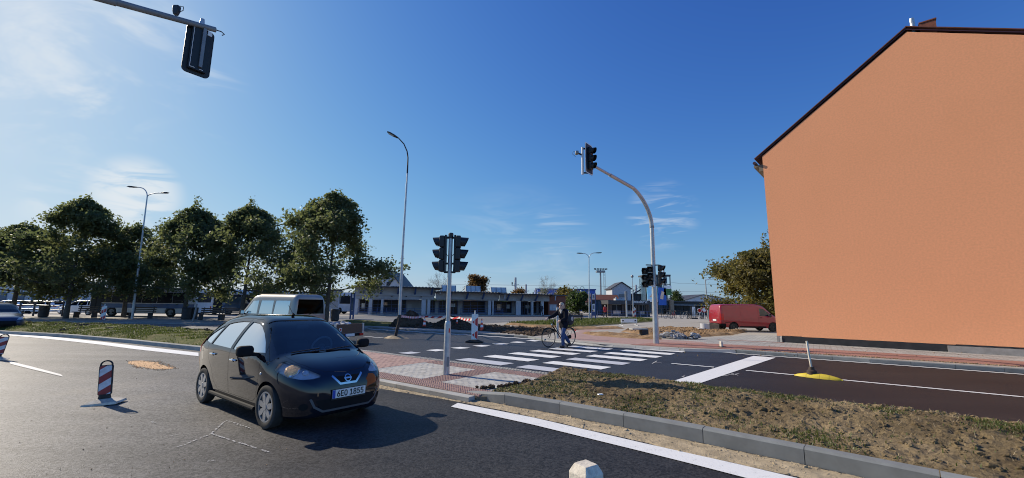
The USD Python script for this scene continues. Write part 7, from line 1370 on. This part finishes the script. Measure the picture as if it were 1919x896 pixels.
def person(label, p, yaw, s, J, top, legs, hair='hair_grey', fine=True, scarf=True):
    """J: joints in metres for a figure 1.7 m tall, x forward, y left"""
    t = thing('person', label, 'person', p, yaw); UsdGeom.Xformable(stage.GetPrimAtPath(t)).AddScaleOp().Set(Gf.Vec3f(s, s, s)); J = {k: np.array(v, float) for k, v in J.items()}
    R = dict(hip=.115, waist=.105, chest=.125, neck=.052, headb=.078, head=.092, brow=.086, chin=.045)
    for k in 'lr': R |= {f'sh_{k}': .062, f'el_{k}': .044, f'wr_{k}': .029, f'hp_{k}': .085, f'kn_{k}': .056, f'an_{k}': .038, f'he_{k}': .035, f'to_{k}': .028}
    links = [('hip', 'waist'), ('waist', 'chest'), ('chest', 'neck', 'sh_l'), ('chest', 'neck', 'sh_r'), ('neck', 'headb'), ('headb', 'head', 'brow'), ('headb', 'chin', 'brow'), ('sh_l', 'chest', 'waist'), ('sh_r', 'chest', 'waist')]
    for k in 'lr': links += [(f'sh_{k}', f'el_{k}'), (f'el_{k}', f'wr_{k}'), ('hip', f'hp_{k}'), (f'hp_{k}', f'kn_{k}'), (f'kn_{k}', f'an_{k}'), (f'an_{k}', f'he_{k}'), (f'he_{k}', f'to_{k}')]
    hd = J['head']; fw = (J['brow'] - J['head']); fw[2] = 0; fw /= max(np.linalg.norm(fw), 1e-6); sd = np.array([-fw[1], fw[0], 0])
    if fine:                                # nose, ears, hands with fingers closed on the grips
        J['nose'] = J['brow'] + fw * .088 + [0, 0, -.045]; R['nose'] = .014; J['nose0'] = J['brow'] + fw * .078 + [0, 0, -.005]; R['nose0'] = .012; links.append(('nose', 'nose0'))
        for k, sg in (('l', 1), ('r', -1)):
            J[f'ear_{k}'] = hd + sd * sg * .088 + [0, 0, -.03]; R[f'ear_{k}'] = .020; links.append((f'ear_{k}', 'head'))
            w = J[f'wr_{k}']; el = J[f'el_{k}']; d = (w - el) / np.linalg.norm(w - el); lat = np.array([0, 1., 0]); J[f'pa_{k}'] = w + d * .055; R[f'pa_{k}'] = .030; J[f'pb_{k}'] = w + d * .075 + lat * .022; R[f'pb_{k}'] = .022; J[f'pc_{k}'] = w + d * .075 - lat * .022; R[f'pc_{k}'] = .022; links += [(f'wr_{k}', f'pa_{k}'), (f'pa_{k}', f'pb_{k}', f'pc_{k}')]
            for i in range(4):
                o = w + d * .085 + lat * (-.033 + .022 * i); kn = o + d * (.028 - .004 * abs(i - 1.5)) + [0, 0, -.012]; ti = kn + d * .004 + [0, 0, -.032]; en = ti - d * .022
                for nm, q, r in (('a', o, .0105), ('b', kn, .0095), ('c', ti, .009), ('e', en, .008)): J[f'f{i}{nm}_{k}'] = q; R[f'f{i}{nm}_{k}'] = r
                links += [(f'f{i}a_{k}', f'f{i}b_{k}'), (f'f{i}b_{k}', f'f{i}c_{k}'), (f'f{i}c_{k}', f'f{i}e_{k}'), (f'pa_{k}', f'f{i}a_{k}')]
            sg2 = -sg; J[f'th_{k}'] = w + d * .05 + lat * sg2 * .036; R[f'th_{k}'] = .012; J[f'ti_{k}'] = w + d * .085 + lat * sg2 * .048 + [0, 0, -.026]; R[f'ti_{k}'] = .009; links += [(f'pa_{k}', f'th_{k}'), (f'th_{k}', f'ti_{k}')]
    b = part('body', chain(J, R, links, .018 if fine else .05, 4), 'skin', t, smooth=True)
    g = lambda ks, r: {k: R[k] + r for k in ks}
    ks = ['hip', 'waist', 'chest', 'sh_l', 'sh_r', 'el_l', 'el_r', 'hp_l', 'hp_r']; RJ = g(ks, .034); RJ['neck'] = .075; J2 = dict(J); J2['neck'] = J['neck'] - [0, 0, .045]
    for k in 'lr': J2[f'cu_{k}'] = J[f'el_{k}'] * .12 + J[f'wr_{k}'] * .88; RJ[f'cu_{k}'] = .046; J2[f'hem_{k}'] = J[f'hp_{k}'] * .80 + J[f'kn_{k}'] * .20 + [0, 0, .0]; RJ[f'hem_{k}'] = .120
    lj = [('hip', 'waist', 'hp_l', 'hp_r'), ('waist', 'chest'), ('chest', 'neck', 'sh_l'), ('chest', 'neck', 'sh_r'), ('sh_l', 'chest', 'waist'), ('sh_r', 'chest', 'waist'), ('hp_l', 'hem_l', 'hp_r', 'hem_r', 'hip'), ('sh_l', 'el_l'), ('el_l', 'cu_l'), ('sh_r', 'el_r'), ('el_r', 'cu_r')]
    part('jacket', chain(J2, RJ, lj, .022 if fine else .06, 4), top, b, smooth=True)
    RT = {}
    for k in 'lr': RT |= {f'hp_{k}': .098, f'kn_{k}': .072, f'cf_{k}': .066}; J2[f'cf_{k}'] = J[f'kn_{k}'] * .10 + J[f'an_{k}'] * .90
    RT['hip'] = .125; part('trousers', chain(J2, RT, [('hip', 'hp_l', 'hp_r')] + [x for k in 'lr' for x in ((f'hp_{k}', f'kn_{k}'), (f'kn_{k}', f'cf_{k}'))], .025 if fine else .06, 4), legs, b, smooth=True)
    for k in 'lr': part('shoe', chain(J, {f'an_{k}': .045, f'he_{k}': .046, f'to_{k}': .040}, [(f'an_{k}', f'he_{k}'), (f'he_{k}', f'to_{k}')], .02, 3), 'shoe', b, smooth=True)
    Jh = {'a': hd + [0, 0, .018] - fw * .012, 'b': hd - fw * .035 + [0, 0, -.04], 'c': hd - fw * .05 + sd * .05 + [0, 0, -.085], 'd': hd - fw * .05 - sd * .05 + [0, 0, -.085], 'e': hd + fw * .055 + [0, 0, .055]}; part('hair', chain(Jh, {'a': .102, 'b': .092, 'c': .055, 'd': .055, 'e': .05}, [('a', 'b', 'c', 'd'), ('a', 'e')], .02, 2), hair, b, smooth=True)
    if fine:
        for sg in (-1, 1): part('sunglass_lens', m3d.Manifold.sphere(.028, 12).scale((.5, 1, .75)).rotate((0, 0, math.degrees(math.atan2(fw[1], fw[0])))).translate(tuple(J['brow'] + fw * .082 + sd * sg * .034 + [0, 0, -.004])), 'trim_black', b, smooth=True)
        part('mouth', m3d.Manifold.sphere(.02, 10).scale((.35, 1, .28)).rotate((0, 0, math.degrees(math.atan2(fw[1], fw[0])))).translate(tuple(J['chin'] + fw * .041 + [0, 0, .022])), 'red_clothes', b, smooth=True)
        if scarf: part('scarf', chain({'a': J['neck'] + fw * .05 + sd * .04 + [0, 0, -.03], 'b': J['neck'] + fw * .05 - sd * .04 + [0, 0, -.03], 'c': J['chest'] + fw * .128 + [0, 0, .03], 'd': J['neck'] - fw * .03}, {'a': .045, 'b': .045, 'c': .035, 'd': .058}, [('a', 'd'), ('b', 'd'), ('a', 'b', 'c')], .02, 3), 'scarf', b, smooth=True)
    return t
# the bicycle she pushes
WB = G(1066.5, 645); WF = G(1028.5, 650); WB, WF = AT(1066.5, 640, 18.75), AT(1028, 640, 18.05); hdv = (WF - WB)[:2]; L = np.linalg.norm(hdv); hdv /= L; BYAW = math.atan2(hdv[1], hdv[0]); K = 1.09
bx = (WB[0], WB[1], .004); t = thing('bicycle', 'black step-through bicycle with a round black bag, pushed over the crossing', 'bicycle', bx, BYAW); UsdGeom.Xformable(stage.GetPrimAtPath(t)).AddScaleOp().Set(Gf.Vec3f(L / 1.1, K, K)); Lw = 1.1
for x in (0, Lw):
    m = MB(); ang = np.linspace(0, 2 * math.pi, 41); m.tube([(x + .345 * math.cos(a), 0, .36 + .345 * math.sin(a)) for a in ang], .0165, 8, caps=False); w = part('wheel', m, 'tyre', t, smooth=True)
    m = MB(); m.tube([(x + .325 * math.cos(a), 0, .36 + .325 * math.sin(a)) for a in ang], .008, 6, caps=False); part('rim', m, 'steel_dull', w, smooth=True)
    m = MB()
    for k in range(20): a = k * math.pi / 10; m.tube([(x + .02 * math.cos(a + .5), .02 * (-1) ** k, .36 + .02 * math.sin(a + .5)), (x + .325 * math.cos(a), 0, .36 + .325 * math.sin(a))], .0022, 3, caps=False)
    part('spokes', m, 'steel_dull', w, kind='stuff'); part('hub', MB().tube([(x, -.05, .36), (x, .05, .36)], .022, 8), 'steel_dull', w)
    part('mudguard', MB().tube([(x + .375 * math.cos(a), 0, .36 + .375 * math.sin(a)) for a in np.linspace(.25 if x else .6, 2.6 if x else 3.3, 16)], .012, 6), 'trim_black', t)
BB = np.array([.44, 0, .30]); SP = np.array([.24, 0, .80]); HT, HB = np.array([.84, 0, .94]), np.array([.88, 0, .78])
part('frame', MB().tube([BB, (.55, 0, .42), (.70, 0, .60), HB], .02, 8).tube([BB + [0, 0, .12], (.58, 0, .56), (.72, 0, .74), HT], .015, 8).tube([BB, SP], .017, 8).tube([HT + [-.01, 0, .03], HB], .022, 8), 'trim_black', t, smooth=True)
for s_ in (-1, 1): part('stay', MB().tube([(0, s_ * .055, .36), BB + [0, s_ * .03, 0]], .010, 6).tube([(0, s_ * .055, .36), SP * .9 + [.02, s_ * .02, 0]], .009, 6), 'trim_black', t); part('fork_blade', MB().tube([(Lw, s_ * .055, .36), (.96, s_ * .05, .62), HB + [0, s_ * .04, 0]], .012, 6), 'trim_black', t); part('grip', MB().tube([(.66, s_ * .28, 1.10), (.56, s_ * .31, 1.09)], .018, 8), 'trim_black', t)
part('handlebar', MB().tube([(.60, -.30, 1.095), (.72, -.26, 1.11), (.82, -.10, 1.10), (.83, 0, 1.06), (.82, .10, 1.10), (.72, .26, 1.11), (.60, .30, 1.095)], .012, 8).tube([HT, (.83, 0, 1.07)], .016, 8), 'steel_dull', t, smooth=True); part('saddle', m3d.Manifold.batch_hull([rbox((.1, .2, .07), .03, (.12, 0, .92)), rbox((.1, .06, .05), .02, (.34, 0, .93))]), 'trim_black', t, smooth=True); part('seat_post', MB().tube([SP, (.22, 0, .90)], .014, 6), 'steel_dull', t)
part('headlamp', m3d.Manifold.sphere(.04, 12).translate((.93, 0, .84)), 'chrome', t, smooth=True); part('chain_case', MB().prism(LineString([(0, .36), (.44, .30)]).buffer(.065), -.07, -.05, R=XZ), 'trim_black', t); part('pedal', MB().box((.50, .13, .16), (.09, .08, .02)), 'trim_black', t); part('crank', MB().bar((.44, .07, .30), (.50, .08, .16), .02, .02), 'steel_dull', t); part('rack', MB().tube([(-.28, 0, .76), (.2, 0, .78)], .012, 6).tube([(-.2, .06, .76), (0, .06, .36)], .008, 5), 'dark_metal', t); part('tail_reflector', MB().box((-.36, 0, .60), (.02, .06, .05)), 'red_lamp', t)
o = np.array([WB[0], WB[1], .004]); Rb = rotz(BYAW); bc = o + Rb @ np.array([-.05 * L, 0, 1.02 * K])
t = thing('bag', 'round black bag with a pale patch on the bicycle rack behind the walker', 'bag', bc, BYAW); part('body', m3d.Manifold.sphere(.25, 24).scale((.85, .62, 1.0)), 'cloth_dark', t, smooth=True); part('patch', m3d.Manifold.sphere(.10, 16).scale((.8, .22, 1.1)).translate((.0, .135, .03)), 'scarf', t, smooth=True); part('strap', MB().tube([(.12, .05, .2), (0, .08, .33), (-.12, .05, .2)], .012, 6), 'trim_black', t)
pp = AT(1056.5, 649, 18.05); J = dict(hip=(0, 0, .93), waist=(.01, 0, 1.08), chest=(.05, 0, 1.27), neck=(.08, 0, 1.43), headb=(.11, 0, 1.50), head=(.105, 0, 1.595), brow=(.135, .012, 1.585), chin=(.185, .02, 1.495), sh_l=(.05, .175, 1.36), sh_r=(.07, -.175, 1.36), el_l=(.10, .235, 1.10), wr_l=(.27, .14, 1.03), el_r=(.30, -.24, 1.20), wr_r=(.53, -.30, 1.10), hp_l=(0, .085, .87), kn_l=(.13, .085, .50), an_l=(.12, .085, .085), he_l=(.09, .085, .04), to_l=(.27, .09, .032), hp_r=(-.01, -.085, .87), kn_r=(-.08, -.085, .50), an_r=(-.36, -.085, .17), he_r=(-.41, -.085, .115), to_r=(-.26, -.085, .035))
person('person with grey hair and sunglasses in a navy jacket and jeans pushing a bicycle', (pp[0], pp[1], .004), BYAW, 1.085, J, 'jacket_navy', 'jeans')
JW = dict(hip=(0, 0, .93), waist=(.0, 0, 1.08), chest=(.0, 0, 1.28), neck=(.01, 0, 1.43), headb=(.02, 0, 1.50), head=(.02, 0, 1.595), brow=(.045, 0, 1.585), chin=(.09, 0, 1.50), sh_l=(0, .175, 1.36), sh_r=(0, -.175, 1.36), el_l=(-.04, .25, 1.10), wr_l=(.10, .24, .88), el_r=(-.08, -.25, 1.10), wr_r=(.06, -.24, .88), hp_l=(0, .085, .87), kn_l=(.14, .085, .49), an_l=(.16, .085, .085), he_l=(.13, .085, .04), to_l=(.30, .09, .032), hp_r=(0, -.085, .87), kn_r=(-.06, -.085, .49), an_r=(-.26, -.085, .12), he_r=(-.30, -.085, .07), to_r=(-.16, -.085, .03))
p = AT(1134, 590, 60); person('far person in a red jacket walking left of the bakery kiosk', (p[0], 60, .1), -.8, 1.0, JW, 'red_clothes', 'cloth_dark', fine=False)
p = AT(1014.5, 590, 63.5); person('person in dark clothes by the right columns of the bus station', (p[0], 63.2, .1), 2.2, 1.0, JW, 'cloth_dark', 'cloth_dark', fine=False)
p = AT(459, 590, 40); person('person in dark clothes with pale hair behind the silver van', (p[0], 40, .1), 2.6, 1.0, JW, 'cloth_dark', 'cloth_dark', fine=False)
